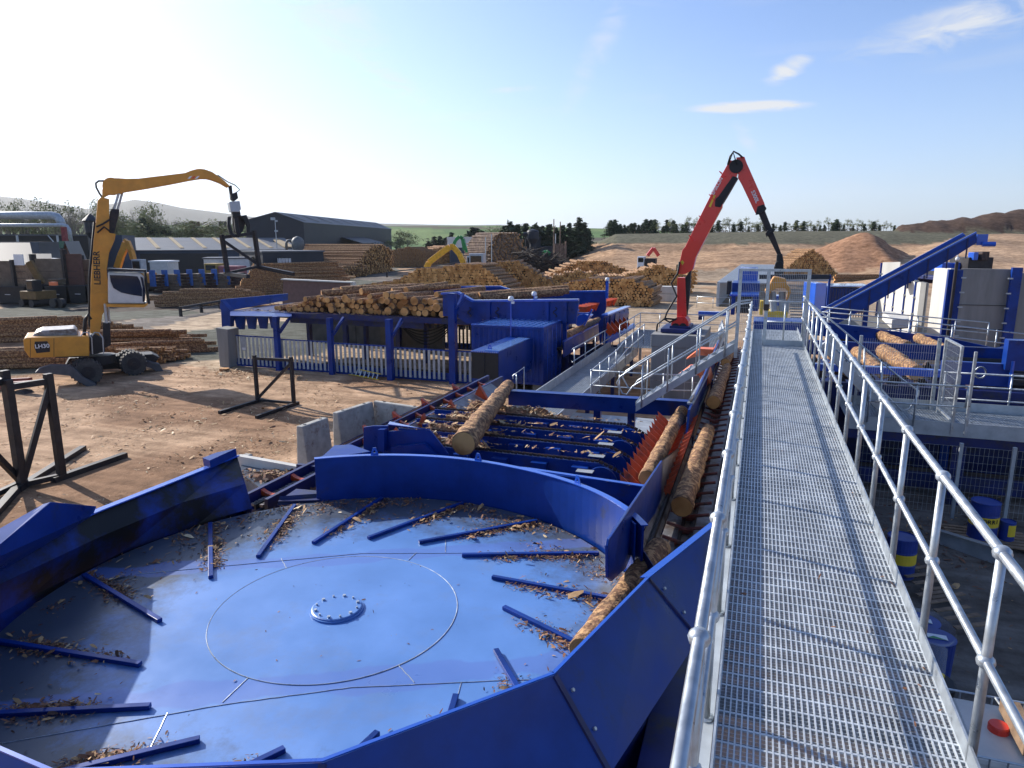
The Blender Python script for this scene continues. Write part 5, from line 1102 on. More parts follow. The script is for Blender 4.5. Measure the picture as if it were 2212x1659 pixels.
text('LH30', .27, WHITE, mh, PV(91,748,YH-1.45), ROTV @ facing_y(0)); text('LIEBHERR', .40, BLACK, mh, PV(210,579,YH-.44), ROTV @ facing_y(86), ext=.006)
# chassis
OUTG = mat('outrigger_grey', (.07,.07,.075), .6, var=.3)
hs_([(150,774),(240,770),(330,765),(345,772),(330,790),(280,795),(200,800),(140,792)], YH+1.0, 1.2, 'chassis', BLACK)
m = M_(); q = PV(215,772,YH); m.tube([q-Vector((0,0,.3)), q+Vector((0,0,.15))], .75, 20); m.build('slew_ring', BLACK, mh)
def wheel(x, yb, r, dd, w=.55):
    g_ = P(x, yb, 0); D_ = g_.dot(V0); c = PV(x, yb, YH+D_-D0+dd)+Vector((0,0,0)); c.z = r; m = M_(); sd_ = Vector((V0.y,-V0.x,0)); m.tube([c, c+V0*w], r*.96, 26)
    for k in range(22):
        a = 2*math.pi*k/22; q = c+sd_*(math.cos(a)*r*.97)+Vector((0,0,math.sin(a)*r*.97)); t = sd_*(-math.sin(a))+Vector((0,0,math.cos(a))); m.beam(q+V0*.03, q+V0*(w-.03), .10, .07, up=tuple(t))
    o = m.build('tyre', mat_tyre, mh); m = M_(); m.tube([c-V0*.03, c+V0*.05], r*.52, 18); m.tube([c-V0*.09, c+V0*.05], r*.17, 10); m.build('rim', DARK, o)
mat_tyre = mat('tyre_rubber', (.055,.05,.045), .85, var=.4, scale=6)
for x, y, dd in [(194,832,0),(292,811,0),(184,832,.75),(283,811,.75)]: wheel(x, y, .62, dd, .6)
hs_([(75,806),(85,796),(110,789),(150,790),(166,800),(180,815),(205,828),(212,838),(205,846),(192,838),(168,824),(150,812),(110,808)], YH-2.3, .5, 'outrigger', OUTG, bevel=.03)
hs_([(305,783),(318,779),(345,787),(352,800),(356,805),(340,805),(328,796),(308,790)], YH+.3, .5, 'outrigger', OUTG)
m = M_(); m.tube([PV(222,428,YH),PV(215,418,YH),PV(208,405,YH),(PV(207,396,YH)),PV(213,391,YH),PV(228,391,YH)], .05, 6); m.tube([PV(200,720,YH-.2),PV(193,700,YH-.2),PV(193,600,YH-.2),PV(204,480,YH-.2)],.06,6)
m.tube([PV(238,474,YH-.5),PV(222,484,YH-.5),PV(208,490,YH-.5)],.05,6); m.tube([PV(238,500,YH-.5),PV(225,490,YH-.5),PV(210,503,YH-.5)],.05,6); m.tube([PV(470,378,YH),PV(492,393,YH),PV(508,400,YH),PV(518,410,YH),PV(510,416,YH)],.03,5)
m.tube([PV(181,740,YH-1),PV(184,690,YH-1),PV(190,680,YH-1),PV(196,690,YH-1)],.09,6); m.build('hydraulic_hose', BLACK, mh, smooth=True)
hs_([(494,401),(501,400),(503,420),(497,421)], YH, .22, 'grab_link', DARK); hs_([(498,420),(512,414),(515,428),(505,436),(499,430)], YH, .4, 'grab_swivel', BLACK)
hs_([(495,436),(518,434),(521,452),(516,458),(499,458)], YH, .7, 'grab_rotator', GALVP); hs_([(502,458),(519,456),(521,468),(503,470)], YH, .45, 'grab_yoke', BLACK)
for i, pts in enumerate([[(492,468),(500,467),(498,485),(503,503),(512,512),(506,514),(496,505),(491,488)], [(505,466),(514,465),(516,490),(520,508),(515,514),(509,500)], [(520,466),(533,464),(541,485),(540,505),(533,510),(534,490)], [(502,470),(528,466),(532,476),(525,500),(515,508),(505,500)]]): hs_(pts, YH-.35+.25*i, .22, 'grab_tine', BLACK if i < 3 else DARK)
# trestle carried in the grab
a, b, c, d = PV(492,592,YH), PV(560,577,YH), PV(479,507,YH), PV(549,498,YH)
trestle('dark steel trestle hanging in the jaws of the material handler grab', a, b, c, d, PV(536,597,YH-2.2), PV(634,592,YH-2.2), .22, diag=(1,0))
# red trailer edge beside the handler
tl_ = thing('log_trailer', 'red framed log trailer with dark wheel standing behind the steel trestle at the left edge', 'trailer', tuple(P(30,850)))
m = M_(); a = PY(-60,838,22.5); b = PY(66,829,22.5); m.beam(a, b, .3, .3); m.beam(PY(-60,826,24),PY(66,820,24),.2,.2); m.build('frame', mat('dark_red', (.16,.015,.015), .5), tl_)
m = M_(); c = PY(42,868,22.2); m.tube([c, c+Vector((0,.5,0))], .55, 22); o = m.build('tyre', mat_tyre, tl_); m = M_(); m.tube([c+Vector((0,-.03,0)), c], .25, 14); m.build('rim', DARK, o)
# ================================================================ RIGHT SIDE
ZR = 2.2
pr = thing('sorting_platform', 'galvanised lower walkway crossing from under the main walkway to the right edge', 'walkway', (6, 21, ZR))
yf, yb3 = 20.6, 22.6
m = M_(); slab_grating(m, 2.55, 13, yf, yb3, ZR, .075); m.build('grating_floor', GALV, pr)
m = M_(); m.box(2.5,13,yf-.02,yf,ZR-.28,ZR+.10); m.box(2.5,13,yb3,yb3+.02,ZR-.05,ZR+.25); m.build('toe_plate', GALVP, pr)
m = M_(); m.box(2.5,13,yf+.05,yf+.25,ZR-.55,ZR-.29); m.box(2.5,13,yb3-.3,yb3-.1,ZR-.5,ZR-.06); m.build('beam', BLUEDK, pr)
for x in (5.35, 9.6): m = M_(); m.box(x-.16,x+.16,yf+.1,yf+.4,0,ZR-.5); m.build('column', BLUEDK, pr)
railing('pipe_railing', 'front pipe railing of the lower right platform with three rails', [(5.25,yb3+.03,ZR),(13,yb3+.03,ZR)], [(0,.0),(0,.21),(0,.5),(0,.8)], 1.1, .026, .025, mids=(.35,.72))
railing('pipe_railing', 'pipe railing on the near edge of the lower right platform, left of the mesh gate', [(3.0,20.5,ZR),(5.3,20.5,ZR)], [(0,.02),(0,.5)], 1.1, .026, .025, closed_ends=True)
mp_ = thing('mesh_guard_panel', 'large galvanised mesh guard panel in front of the logs on the right deck', 'mesh panel', (4, 22.3, ZR))
ymp = 22.5; a = PY(1845,890,ymp); b = PY(2010,900,ymp)
meshpanel(a.x, b.x, ZR+.15, PY(1990,735,ymp).z, ymp, .06, .25, .006).build('wire_mesh', GALV, mp_)
m = M_(); zt = PY(1850,724,ymp).z; m.box(a.x-.05,a.x+.03,ymp-.04,ymp+.04,ZR,zt); m.box(b.x-.05,b.x+.04,ymp-.04,ymp+.04,ZR,zt); m.build('post', GALV, mp_)
gg = thing('mesh_side_gate', 'narrow galvanised mesh gate seen edge on, standing on the lower right platform', 'gate', (5.2, 21.5, ZR))
xg = b.x+.1; zt2 = PY(2015,728,22.3).z
m = M_(); m.box(xg-.03,xg+.03,22.2,22.3,ZR,zt2); m.box(xg-.03,xg+.03,20.55,20.65,ZR-.2,zt2); m.box(xg-.03,xg+.03,20.65,22.2,zt2-.05,zt2); m.box(xg-.03,xg+.03,20.65,22.2,ZR+.1,ZR+.15); m.box(xg+.22,xg+.28,20.3,20.38,ZR-.15,zt2-.1); m.build('gate_frame', GALV, gg)
mm_ = M_(); 
for i in range(26): y = 20.68+i*.06; mm_.box(xg-.003,xg+.003,y,y+.005,ZR+.1,zt2)
z = ZR+.1
while z < zt2: mm_.box(xg+.003,xg+.009,20.65,22.2,z,z+.006); z += .22
mm_.build('wire_mesh', GALV, gg)
m = M_(); m.box(xg+.03,xg+.09,20.7,20.8,ZR+1.1,ZR+1.35); m.build('latch', GALVP, gg)
# stair from the main walkway down to this platform
s2 = thing('steel_stair', 'galvanised steel stair dropping from the right side of the walkway to the lower right platform', 'stair', (2.2, 20.5, ZR))
q0, q1 = Vector((1.3,19.2,4.3)), Vector((3.6,21.4,ZR+.1))
q0 = PY(1778,742,20.2); q1 = PY(1925,905,20.9)
m = M_(); m.beam(q0, q1, .06, .24); m.beam(q0+Vector((.2,.9,.1)), q1+Vector((.2,.9,.1)), .06, .24); m.build('stringer', GALVP, s2)
for k in range(9): m = M_(); q = q0+(q1-q0)*((k+.5)/9); m.box(q.x-.12,q.x+.16,q.y+.03,q.y+.9,q.z,q.z+.03); m.build('tread', GALVP, s2)
m = M_(); h1 = Vector((0,0,1.0)); e = PY(1962,828,20.9)
t0_, t1_ = PY(1745,650,20.2), PY(1950,820,20.9)
m.tube([t0_, t1_, PY(1985,845,20.9), PY(1984,852,20.9), PY(1964,884,20.9), PY(1948,887,20.9), PY(1910,850,20.9), PY(1790,740,20.4)], .022, 8); m.build('pipe_handrail', GALV, s2, smooth=True)
for x, yt, yb in [(1830,722,800),(1868,752,850),(1905,782,900)]: m = M_(); m.tube([PY(x-3,yb,20.6), PY(x,yt,20.6)], .024, 8); m.build('post', GALV, s2, smooth=True)
# sorting deck with logs
sd = thing('log_sorting_deck', 'wide blue sorting deck with dark rollers behind the mesh panel at right', 'log deck', (6, 27, 0))
m = M_(); m.box(1.6,16,23.2,33.4,1.7,1.85); m.build('deck_floor', BLUEDK, sd)
bb = [(1745,694),(1800,698),(1900,712),(2050,730),(2150,752),(2212,745),(2300,700),(2300,800),(2150,778),(1745,722)]
m = M_(); m.ext([PY(x,y,33.4) for x,y in bb], (0,.15,0)); m.build('back_beam', BLUE, sd)
m = M_(); a = PY(1840,800,23.6); b = PY(2015,806,23.6); m.box(a.x-1.6,b.x+.2,23.5,23.75,a.z-.05,a.z+.16); m.build('front_beam', BLUE2, sd)
m = M_(); m.box(1.3,16,23.8,24.0,1.0,2.6); m.build('front_plate', BLUEDK, sd)
m = M_(); a = PY(1818,738,29); m.box(1.8,8.6,29,29.15,a.z-.55,a.z); m.build('middle_beam', BLUE, sd)
for k in range(8):
    m = M_(); y = 24.6+k*1.05; m.tube([(6.6,y,2.72),(16,y,2.72)], .16, 10); m.build('roller', DARK, sd)
    if k < 6:
        m = M_(); yy = 24.5+k*.75; 
        for j in range(7): x = 2.0+j*.75+.2*(k % 2); m.ext([(x-.2,yy,2.45),(x,yy,2.75),(x+.2,yy,2.45)], (0,.25,0))
        m.build('star_roll', RUSTY, sd)
m = M_(); a = PY(2165,770,24.6); m.box(a.x,16,24.2,24.6,a.z-.35,a.z+.55); m.box(a.x-1.6,a.x+.2,24.4,24.6,a.z-.9,a.z-.2); m.build('housing', BLUE, sd)
m = M_(); q = PY(2186,775,24); 
for k in range(3): m.tube([(q.x+.1+k*.5,24.2,q.z-.9),(q.x+.1+k*.5,24.2,q.z-.1)], .05, 6)
m.build('hydraulic_pipe', BLUE2, sd)
for x in (5.9, 8.4, 12): m = M_(); m.box(x-.25,x+.25,23.9,24.3,0,2.0); m.box(x-.2,x+.2,32,32.4,0,1.7); m.build('column', BLUE, sd)
m = M_(); q = PY(2118,805,23.4); m.tube([q+Vector((.14*math.cos(t*.6),0,.14*math.sin(t*.6)*1.2)) for t in range(22)], .022, 5); m.build('cable_coil', GALV, sd)
def rlog(x0,y0,x1,y1,z0,z1,r,lab,sd_): big_log(P(x0,y0,z0), P(x1,y1,z1), r*1.06, r, lab, sd_, 'logs on the right sorting deck')
rlog(1908,758,1982,806,3.0,2.9,.25,'thickest log behind the mesh panel on the sorting deck',21)
rlog(1850,760,1908,806,3.0,2.9,.19,'log left of the thickest one behind the mesh panel',22)
rlog(1896,722,1960,748,3.0,2.9,.20,'upper left log beyond the middle beam of the sorting deck',23)
rlog(1983,730,2058,762,3.0,2.9,.19,'log running towards the mesh side gate on the sorting deck',24)
rlog(1800,760,1832,798,2.9,2.8,.24,'log showing between the walkway rail posts at the left of the sorting deck',25)
# rails behind the sorting deck
railing('pipe_railing', 'nearer of two parallel pipe railings along the back of the sorting deck', [Vector(PY(1765,722,35)), Vector(PY(1900,735,35)), Vector(PY(2212,775,35))], [(0,.15),(0,.5),(0,.95),(1,.2),(1,.5),(1,.8)], 1.05, .028, .028)
railing('pipe_railing', 'farther of two parallel pipe railings along the back of the sorting deck', [Vector(PY(1770,708,38)), Vector(PY(1900,722,38)), Vector(PY(2130,745,38))], [(0,.15),(0,.5),(0,.95),(1,.35),(1,.7),(1,1)], 1.05, .028, .028, balls=False)
# inclined belt conveyor
iv = thing('inclined_belt_conveyor', 'long blue inclined belt conveyor rising to the right over the concrete bunker', 'conveyor', (4, 40, 0))
YI = 40.0; B0, B1 = (1752,694), (2112,512)
bot = [(1740,700),(1765,681),(2105,503),(2117,522),(2098,536),(2067,552),(2000,589),(1934,628),(1880,659),(1860,683),(1800,696)]
m = M_(); m.ext([PY(x,y,YI) for x,y in [(1740,706),(1770,680),(2109,502),(2110,524),(2060,556),(1890,653),(1800,705)]], (0,.15,0)); m.build('near_side_plate', BLUE, iv)
m = M_(); m.ext([PY(x,y,YI+1.6) for x,y in [(1766,672),(2080,503),(2090,512),(1780,685)]], (0,.1,0)); m.build('far_side_plate', BLUE2, iv)
m = M_(); m.ext([PY(1770,684,YI+.15),PY(2104,508,YI+.15),PY(2104,508,YI+.15)+Vector((0,1.45,0)),PY(1770,684,YI+.15)+Vector((0,1.45,0))], (0,0,-.05)); m.build('belt', DARK, iv)
for k in range(8):
    u = (k+.6)/8; m = M_(); a = PY(1770+339*u,680-178*u,YI-.03); m.box(a.x-.03,a.x+.03,YI-.05,YI,a.z-1.05,a.z-.05); m.build('plate_joint', BLUEDK, iv)
m = M_(); m.beam(PY(1768,682,YI-.06), PY(2109,502,YI-.06), .10, .08); m.build('side_rim', BLUE2, iv)
hd = M_(); a = PY(2112,516,YI); hd.box(a.x,a.x+.45,YI+.1,YI+1.2,a.z-.3,a.z+.22); hd.tube([(a.x+.2,YI-.05,a.z-.25),(a.x+.75,YI-.05,a.z-.25)], .12, 10); hd.build('drive_head', BLUE2, iv)
for u in (.30,): m = M_(); a = PY(1770+339*u,680-178*u+28,YI+.8); m.box(a.x-.12,a.x+.12,YI+.6,YI+.85,0,a.z); m.build('support_leg', BLUE, iv)
# bunker of concrete walls with blue columns
bk2 = thing('concrete_bunker', 'tall pale concrete bunker of upright slabs between blue steel columns', 'bunker', (11, 52, 0))
def wallseg(x0, yt0, yb0, x1, yt1, yb1, name, mt, th=.25):
    a = P(x0, yb0, 0); b = P(x1, yb1, 0); ta = up(a, yt0); tb = up(b, yt1)
    m = M_(); n = (b-a).cross(Vector((0,0,1))).normalized()*-th; m.ext([a, b, tb, ta], n if n.y > 0 else -n); return m.build(name, mt, bk2), a, b, ta, tb
segs = [(1912,629,706,1942,612,722),(1942,612,722,1963,605,738),(1963,605,738,1985,607,750),(1985,607,750,2005,611,760)]
prev = None
pw_ = G(1912,60); pe_ = G(2070,46)
def bw_pt(x, d, yt): a = G(x, d, 0); a.z = -.2; return a, up(G(x, d, 0), yt)
L1 = [(1910,57,635),(1927,54.5,624),(1945,52,612),(1960,50,604),(1968,49,605),(1990,47,609),(2008,45.5,612)]
for (xa_, da, ya_), (xb_, db, yb_) in zip(L1, L1[1:]):
    a, ta = bw_pt(xa_, da, ya_); b, tb = bw_pt(xb_, db, yb_); m = M_(); m.ext([a,b,tb,ta], (.3,.15,0)); m.build('wall_slab', CONCW, bk2)
for xa_, da, ya_ in [(1910,57,570),(1927,54.5,623),(1945,52,612),(1968,49,600),(1990,47,587)]:
    a, ta = bw_pt(xa_, da, ya_-2); m = M_(); m.box(a.x-.08,a.x+.04,a.y-.12,a.y+.06,0,ta.z); cl = m.build('column', BLUE, bk2)
    for k in range(4): m = M_(); m.box(a.x-.14,a.x+.12,a.y-.18,a.y-.10,1.0+k*1.1,1.12+k*1.1); m.build('clamp', GALVP, cl)
a, ta = bw_pt(2000, 45.5, 609); b, tb = bw_pt(2012, 45.0, 612); m = M_(); m.ext([a,b,tb,ta],(.2,.5,0)); m.build('wall_end', CONC, bk2)
a, ta = bw_pt(2008,44.5,612); b, tb = bw_pt(2026,44.0,579); c_, tc_ = bw_pt(2062,42.0,580); m = M_(); m.ext([b,c_,tc_,tb],(.35,.4,0)); m.build('wall_slab', CONCW, bk2)
for x, d, yt, w in [(2066,41.8,582,.45),(2080,41.2,583,.35)]: a, ta = bw_pt(x,d,yt); m = M_(); m.box(a.x-w/2,a.x+w/2,a.y-.2,a.y+.2,0,ta.z); m.build('column', BLUE, bk2)
a, ta = bw_pt(2084,41,580); b, tb = bw_pt(2202,40.25,582); m = M_(); m.ext([a,b,tb,ta],(.1,.35,0)); m.build('front_wall_slab', CONC, bk2)  # front slabs get darker concrete than the sunlit ones, carrying their shade
a2, b2 = a, b
for zz in (1.9,3.3): m = M_(); m.ext([a+Vector((0,-.02,zz+.2)), b+Vector((0,-.02,zz+.2)), b+Vector((0,-.02,zz+.23)), a+Vector((0,-.02,zz+.23))],(0,-.015,0)); m.build('slab_joint', DARK, bk2)
a, ta = bw_pt(2206,40.0,578); m = M_(); m.box(a.x-.25,a.x+.25,a.y-.15,a.y+.15,0,ta.z); cl = m.build('column', BLUE, bk2)
for k in range(6):
    for q in ((a,-.3),(a2,.15)): m = M_(); m.box(q[0].x+q[1]-.12,q[0].x+q[1]+.12,q[0].y-.22,q[0].y-.14,.6+k*.85,.68+k*.85); m.build('clamp', GALVP, bk2)
a, ta = bw_pt(2212,40.0,590); b, tb = bw_pt(2320,39.3,592); m = M_(); m.ext([a,b,tb,ta],(.1,.35,0)); m.build('front_wall_slab', CONC, bk2)  # same darker concrete, with the shade put into its colour
a, ta = bw_pt(1912,66,567); b, tb = bw_pt(1950,64,566); m = M_(); m.ext([a,b,tb,ta],(.1,.4,0)); m.build('rear_wall_slab', CONCW, bk2)
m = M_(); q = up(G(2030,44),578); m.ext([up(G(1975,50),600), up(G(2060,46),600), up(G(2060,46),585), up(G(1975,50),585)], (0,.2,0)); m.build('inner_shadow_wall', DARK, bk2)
hm = thing('bark_press_machine', 'blue and dark machine with a hopper standing on top of the concrete bunker', 'machine', tuple(G(2150,46,4)))
def boxG(x0,x1,yt,yb,d,dep,name,mt,parent):
    a = G(x0,d); b = G(x1,d); za = up(a,yb).z; zb = up(a,yt).z; n = (b-a).normalized(); o = Vector((-n.y,n.x,0))*dep
    m = M_(); m.ext([Vector((a.x,a.y,za)),Vector((b.x,b.y,za)),Vector((b.x,b.y,zb)),Vector((a.x,a.y,zb))], o); return m.build(name, mt, parent, bevel=.03)
boxG(2042,2098,568,598,47,2,'blue_casing',BLUE2,hm); boxG(2072,2098,567,598,46.8,.2,'front_panel',BLUE2,hm); boxG(2098,2152,556,602,46,2,'dark_hopper',DARK,hm); boxG(2108,2118,545,562,45.8,.6,'blue_bracket',BLUE2,hm); boxG(2126,2142,544,562,45.7,1,'bark_lump',RUSTY,hm); boxG(2040,2212,598,606,45,3,'roof_beam',BLUEDK,hm)
boxG(2148,2212,606,612,43,3,'grey_cover',CONCW,hm); boxG(1938,2060,597,612,48,1.0,'blue_girder',BLUEDK,hm)
mc = thing('camera_mast', 'grey pole with a white double camera standing at the corner of the concrete bunker', 'camera mast', tuple(G(2075,42)), 'camera masts around the container')
a = G(2073,41); ta = up(a,565); m = M_(); m.tube([a, ta], .09, 8); m.build('pole', DARK, mc); m = M_(); m.ball(ta+Vector((0,0,.15)), .12, 10); m.ball(ta+Vector((.02,0,.55)), .14, 10, sz=.6); m.box(ta.x-.03,ta.x+.03,ta.y-.03,ta.y+.03,ta.z+.1,ta.z+.6); m.build('camera_dome', WHITE, mc)
# low concrete building with flat roof and open dark bay
lb = thing('flat_roof_hut', 'low concrete hut with flat grey roof and open dark bay under the inclined conveyor', 'building', tuple(G(1880,48)))
boxG(1806,1965,716,745,42,.3,'bay_shade_panel',DARK,lb); boxG(1806,1828,712,745,41.8,.3,'left_wall',CONC,lb)  # dark panel stands in for the shade inside the open bay
a = up(G(1826,42),713); m = M_(); z = a.z; m.ext([P(1806,712,z),P(1830,721,z),P(1964,709,z),P(1890,688,z),P(1822,690,z)], (0,0,.12)); m.build('roof_slab', mat('roof_felt', (.12,.115,.10), .9, var=.2), lb)
m = M_(); m.ext([P(1905,691,z+.12),P(1925,710,z+.12),P(1962,708,z+.12),P(1960,700,z+.12),P(1918,688,z+.12)], (0,0,.55)); m.build('channel_block', CONCW, lb, bevel=.03)
bc = thing('blue_site_container', 'blue ribbed site container with light roof behind the inclined conveyor', 'container', tuple(G(1830,55)))
boxG(1795,1880,622,676,58,3,'side_wall',BLUE,bc); boxG(1771,1795,612,672,57,2.4,'light_end_wall',BLUE2,bc)
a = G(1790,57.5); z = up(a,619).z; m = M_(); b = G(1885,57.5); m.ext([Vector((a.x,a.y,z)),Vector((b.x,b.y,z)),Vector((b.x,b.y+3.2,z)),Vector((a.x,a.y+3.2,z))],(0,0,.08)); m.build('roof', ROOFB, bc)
for k in range(14): m = M_(); q = G(1799+k*6,57.9); m.box(q.x-.03,q.x+.03,q.y-.06,q.y,0,z-.1); m.build('wall_rib', BLUEDK, bc)
gf = thing('gantry_frame', 'grey steel gantry beam on a blue post crossing behind the yellow grapple', 'gantry', tuple(G(1790,46)))
a, b = PY(1640,598,46), PY(1792,598,46); m = M_(); m.beam(a,b,.25,.25); m.build('beam', GREYCLAD, gf); m = M_(); m.beam(PY(1660,606,45.6),PY(1790,606,45.6),.1,.1); m.build('lower_beam', GALVP, gf); boxpx(1785,1796,594,660,46,.4,'post',BLUE,gf)
by = thing('yellow_debarker_drum', 'blue and yellow machine base below the yellow grapple behind the mesh gate', 'machine', tuple(PY(1680,690,40)))
boxpx(1655,1702,675,692,33,1.5,'yellow_base',YEL2,by); boxpx(1664,1706,645,676,33.5,1,'grey_tank',GALVP,by); boxpx(1665,1698,640,660,33.2,1,'blue_body',BLUE2,by); boxpx(1625,1745,698,735,24,1.5,'blue_plinth',BLUE,by); boxpx(1640,1650,650,680,33,.5,'yellow_arm',YEL2,by)
# stuff on the ground under the platforms
mf = thing('lower_mesh_fence', 'fine mesh safety fence with galvanised posts in the shade below the right platform', 'fence', (6, 19.6, 0))
meshpanel(2.8, 12, .1, 1.9, 19.7, .1, .2, .004).build('wire_mesh', GALVP, mf)
for px, py in [(2026,1075),(2150,1110)]: q = P(px,py,0); m = M_(); m.box(q.x-.04,q.x+.04,19.62,19.70,0,2.0); m.build('post', GALVP, mf)
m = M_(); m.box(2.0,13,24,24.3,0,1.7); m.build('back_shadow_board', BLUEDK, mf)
bm = M_(); bmx = thing('under_deck_beam', 'dark blue low beam on the ground in the shade below the right platform', 'steel beam', (6,21,0))
bm.box(2.2,13,21.5,21.7,.15,.55); bm.build('beam', BLUEDK, bmx)
def drum(p, r, h, lab, bands, name='steel_drum', group='drums below the walkway', top=None):
    t_ = thing(name, lab, 'drum', tuple(p), group); m = M_()
    prof = [(0,0),(r,0),(r*1.02,.01),(r,.03),(r,h*.33),(r*1.025,h*.345),(r,h*.36),(r,h*.64),(r*1.025,h*.655),(r,h*.67),(r,h-.03),(r*1.02,h-.01),(r*.97,h),(r*.96,h-.02),(0,h-.02)]
    m.lathe(prof, tuple(p), 28); m.build('drum_shell', bands[0], t_)
    if len(bands) > 1: m = M_(); m.lathe([(r*1.004+.004,h*.37),(r*1.004+.004,h*.63)], tuple(p), 28); m.build('label_band', bands[1], t_)
    return t_
pl = thing('timber_pallet', 'old timber pallet carrying the drum and tin', 'pallet', tuple(P(2140,1165)), 'timber pallets')
q = P(2128,1160,.12); m = M_()
for k in range(6): m.box(q.x-.8, q.x+.9, q.y-.5+k*.19, q.y-.38+k*.19, .10, .13)
for k in range(3): m.box(q.x-.8+k*.75, q.x-.7+k*.75, q.y-.5, q.y+.57, .0, .10)
m.build('board', PLANK, pl)
dr = drum(q-Vector((.08,0,0)), .30, .90, 'blue drum with a yellow band lettered MORRI standing on the pallet', [BLUEPL, YEL2])
for i, ch in enumerate('MORRI'):
    a = R(-118+i*17); rr0 = .312; loc = (q.x-.08+rr0*math.cos(a), q.y+rr0*math.sin(a), .12+.48); text(ch, .13, BLACK, dr, loc, Matrix.Rotation(a+R(90), 3, 'Z') @ Matrix.Rotation(R(90), 3, 'X'))
tn = drum(q+Vector((.42,.02,0)), .16, .46, 'blue and yellow oil tin beside the lettered drum on the pallet', [BLUEPL], 'oil_tin', None)
m = M_(); c = q+Vector((.42,.02,0)); pts = [(c.x+.165*math.cos(R(a)), c.y+.165*math.sin(R(a))) for a in range(-100,-20,10)]
vs = [(x,y_,.12+z) for x,y_ in pts for z in (.12,.40)]; m.add(vs, [(2*i,2*i+2,2*i+3,2*i+1) for i in range(len(pts)-1)]); m.build('yellow_label', YEL2, tn)
q = P(1935,1240,.0); drum(q+Vector((.05,0,0)), .29, .88, 'blue and yellow drum half hidden behind the walkway toe plate', [BLUEPL, YEL2])
q = P(1985,1480,.0)
bn = thing('black_bin', 'round black lidded bin with a yellow cap beside the walkway', 'bin', tuple(P(2015,1475,.5))); q = P(2012,1470,.85)
m = M_(); m.lathe([(0,-.85),(.26,-.85),(.30,-.02),(.31,0),(.28,.02),(0,.02)], tuple(q), 24); m.build('bin_body', BLACK, bn); m = M_(); m.lathe([(0,.05),(.05,.05),(.05,.02)], (q.x+.14,q.y+.12,q.z), 12); m.build('cap', YEL2, bn)
q = P(1995,1350,.9)
wd = thing('wrapped_tub_pair', 'pair of blue lidded tubs wrapped in clear film beside the walkway', 'tubs', (q.x,q.y,0))
for i,(dx,dy,lb2) in enumerate([(0,.15,0),(.12,-.32,0)]):
    m = M_(); m.lathe([(0,0),(.24,0),(.27,.86),(.28,.9),(0,.91)], (q.x+dx,q.y+dy,0), 24); tb_ = m.build('tub', BLUEPL, wd); m = M_(); m.box(q.x+dx-.14,q.x+dx+.14,q.y+dy-.09,q.y+dy+.05,.913,.916); m.build('white_label', WHITE, tb_); m = M_(); m.ext([(q.x+dx-.14,q.y+dy-.09,.917),(q.x+dx+.12,q.y+dy-.09,.917),(q.x+dx-.05,q.y+dy-.02,.917)],(0,0,.002)); m.build('green_label', GREEN, tb_)
film = M_(); ring_ = [(q.x+.06+.36*math.cos(R(a))*1.0, q.y-.08+.55*math.sin(R(a))) for a in range(0,360,20)]
vs = [(x+random.uniform(-.01,.01),y_,z) for z in (.1,.5,.95) for x,y_ in ring_]; n = len(ring_); film.add(vs, [(i*n+k,i*n+(k+1)%n,(i+1)*n+(k+1)%n,(i+1)*n+k) for i in range(2) for k in range(n)])
fm = bpy.data.materials.new('clear_film'); fm.use_nodes = True; b_ = fm.node_tree.nodes['Principled BSDF']; b_.inputs['Alpha'].default_value = .28; b_.inputs['Roughness'].default_value = .15; b_.inputs['Base Color'].default_value = (.7,.75,.8,1)
film.build('film_wrap', fm, wd, smooth=True)
for i, (x, y, a) in enumerate([(1960,1270,.5),(2005,1330,.5)]):
    q = P(x, y, 0); t_ = thing('timber_pallet', ['old timber pallet beside the half hidden drum, farther from the camera','old timber pallet beside the wrapped tubs, nearer the camera'][i], 'pallet', tuple(q), 'timber pallets'); m = M_()
    for k in range(5): m.beam(q+Vector((-.1+.1*k,.55-.28*k,.13)), q+Vector((.55+.1*k,.95-.28*k,.13)), .10, .022)
    m.build('board', PLANK, t_)
wb = thing('white_board_ramp', 'long pale grey steel plate lying on edge on the ground below the right handrail', 'steel plate', tuple(P(2080,1180)))
a, b = P(2020,1172,0), P(2165,1225,0); m = M_(); m.ext([a,b,up(b,1190),up(a,1145)], (.02,.08,0)); m.build('plate', GALVP, wb); m = M_(); m.beam(up(a,1144),up(b,1189),.15,.03); m.build('rim', CONC, wb)
# IBC tank
ib = thing('white_tank_container', 'white plastic liquid tank in a galvanised cage with a red cap on top', 'tank', tuple(P(2120,1580,1.1)))
zt = 1.12; A = P(2030,1490,zt); B = P(2220,1530,zt); Cn = P(2290,1680,zt); D = P(2095,1650,zt)
A, B = Vector((2.72,9.75,zt)), Vector((4.0,9.75,zt)); C_, D = Vector((4.0,8.45,zt)), Vector((2.72,8.45,zt))
m = M_(); m.ext([A+Vector((.04,-.04,-.06)),B+Vector((-.04,-.04,-.06)),C_+Vector((-.04,.04,-.06)),D+Vector((.04,.04,-.06))], (0,0,-1.0)); m.build('tank_body', CREAM, ib, bevel=.06)
m = M_(); c = (A+C_)/2; m.lathe([(0,.05),(.105,.05),(.115,.03),(.115,-.04),(.15,-.05),(.15,-.07)], (2.72+.45, 9.12, zt-.02), 20); m.build('red_cap', REDCAP, ib)
m = M_()
for z in (zt, zt-.25, zt-.5, zt-.75, zt-1.0):
    for p, q2 in ((A,B),(B,C_),(C_,D),(D,A)): m.tube([Vector((p.x,p.y,z)),Vector((q2.x,q2.y,z))], .014, 6)
for k in range(8):
    for p, q2 in ((A,B),(C_,D),(D,A)): e = p+(q2-p)*k/7; m.tube([Vector((e.x,e.y,zt-1.05)), e], .012, 6)
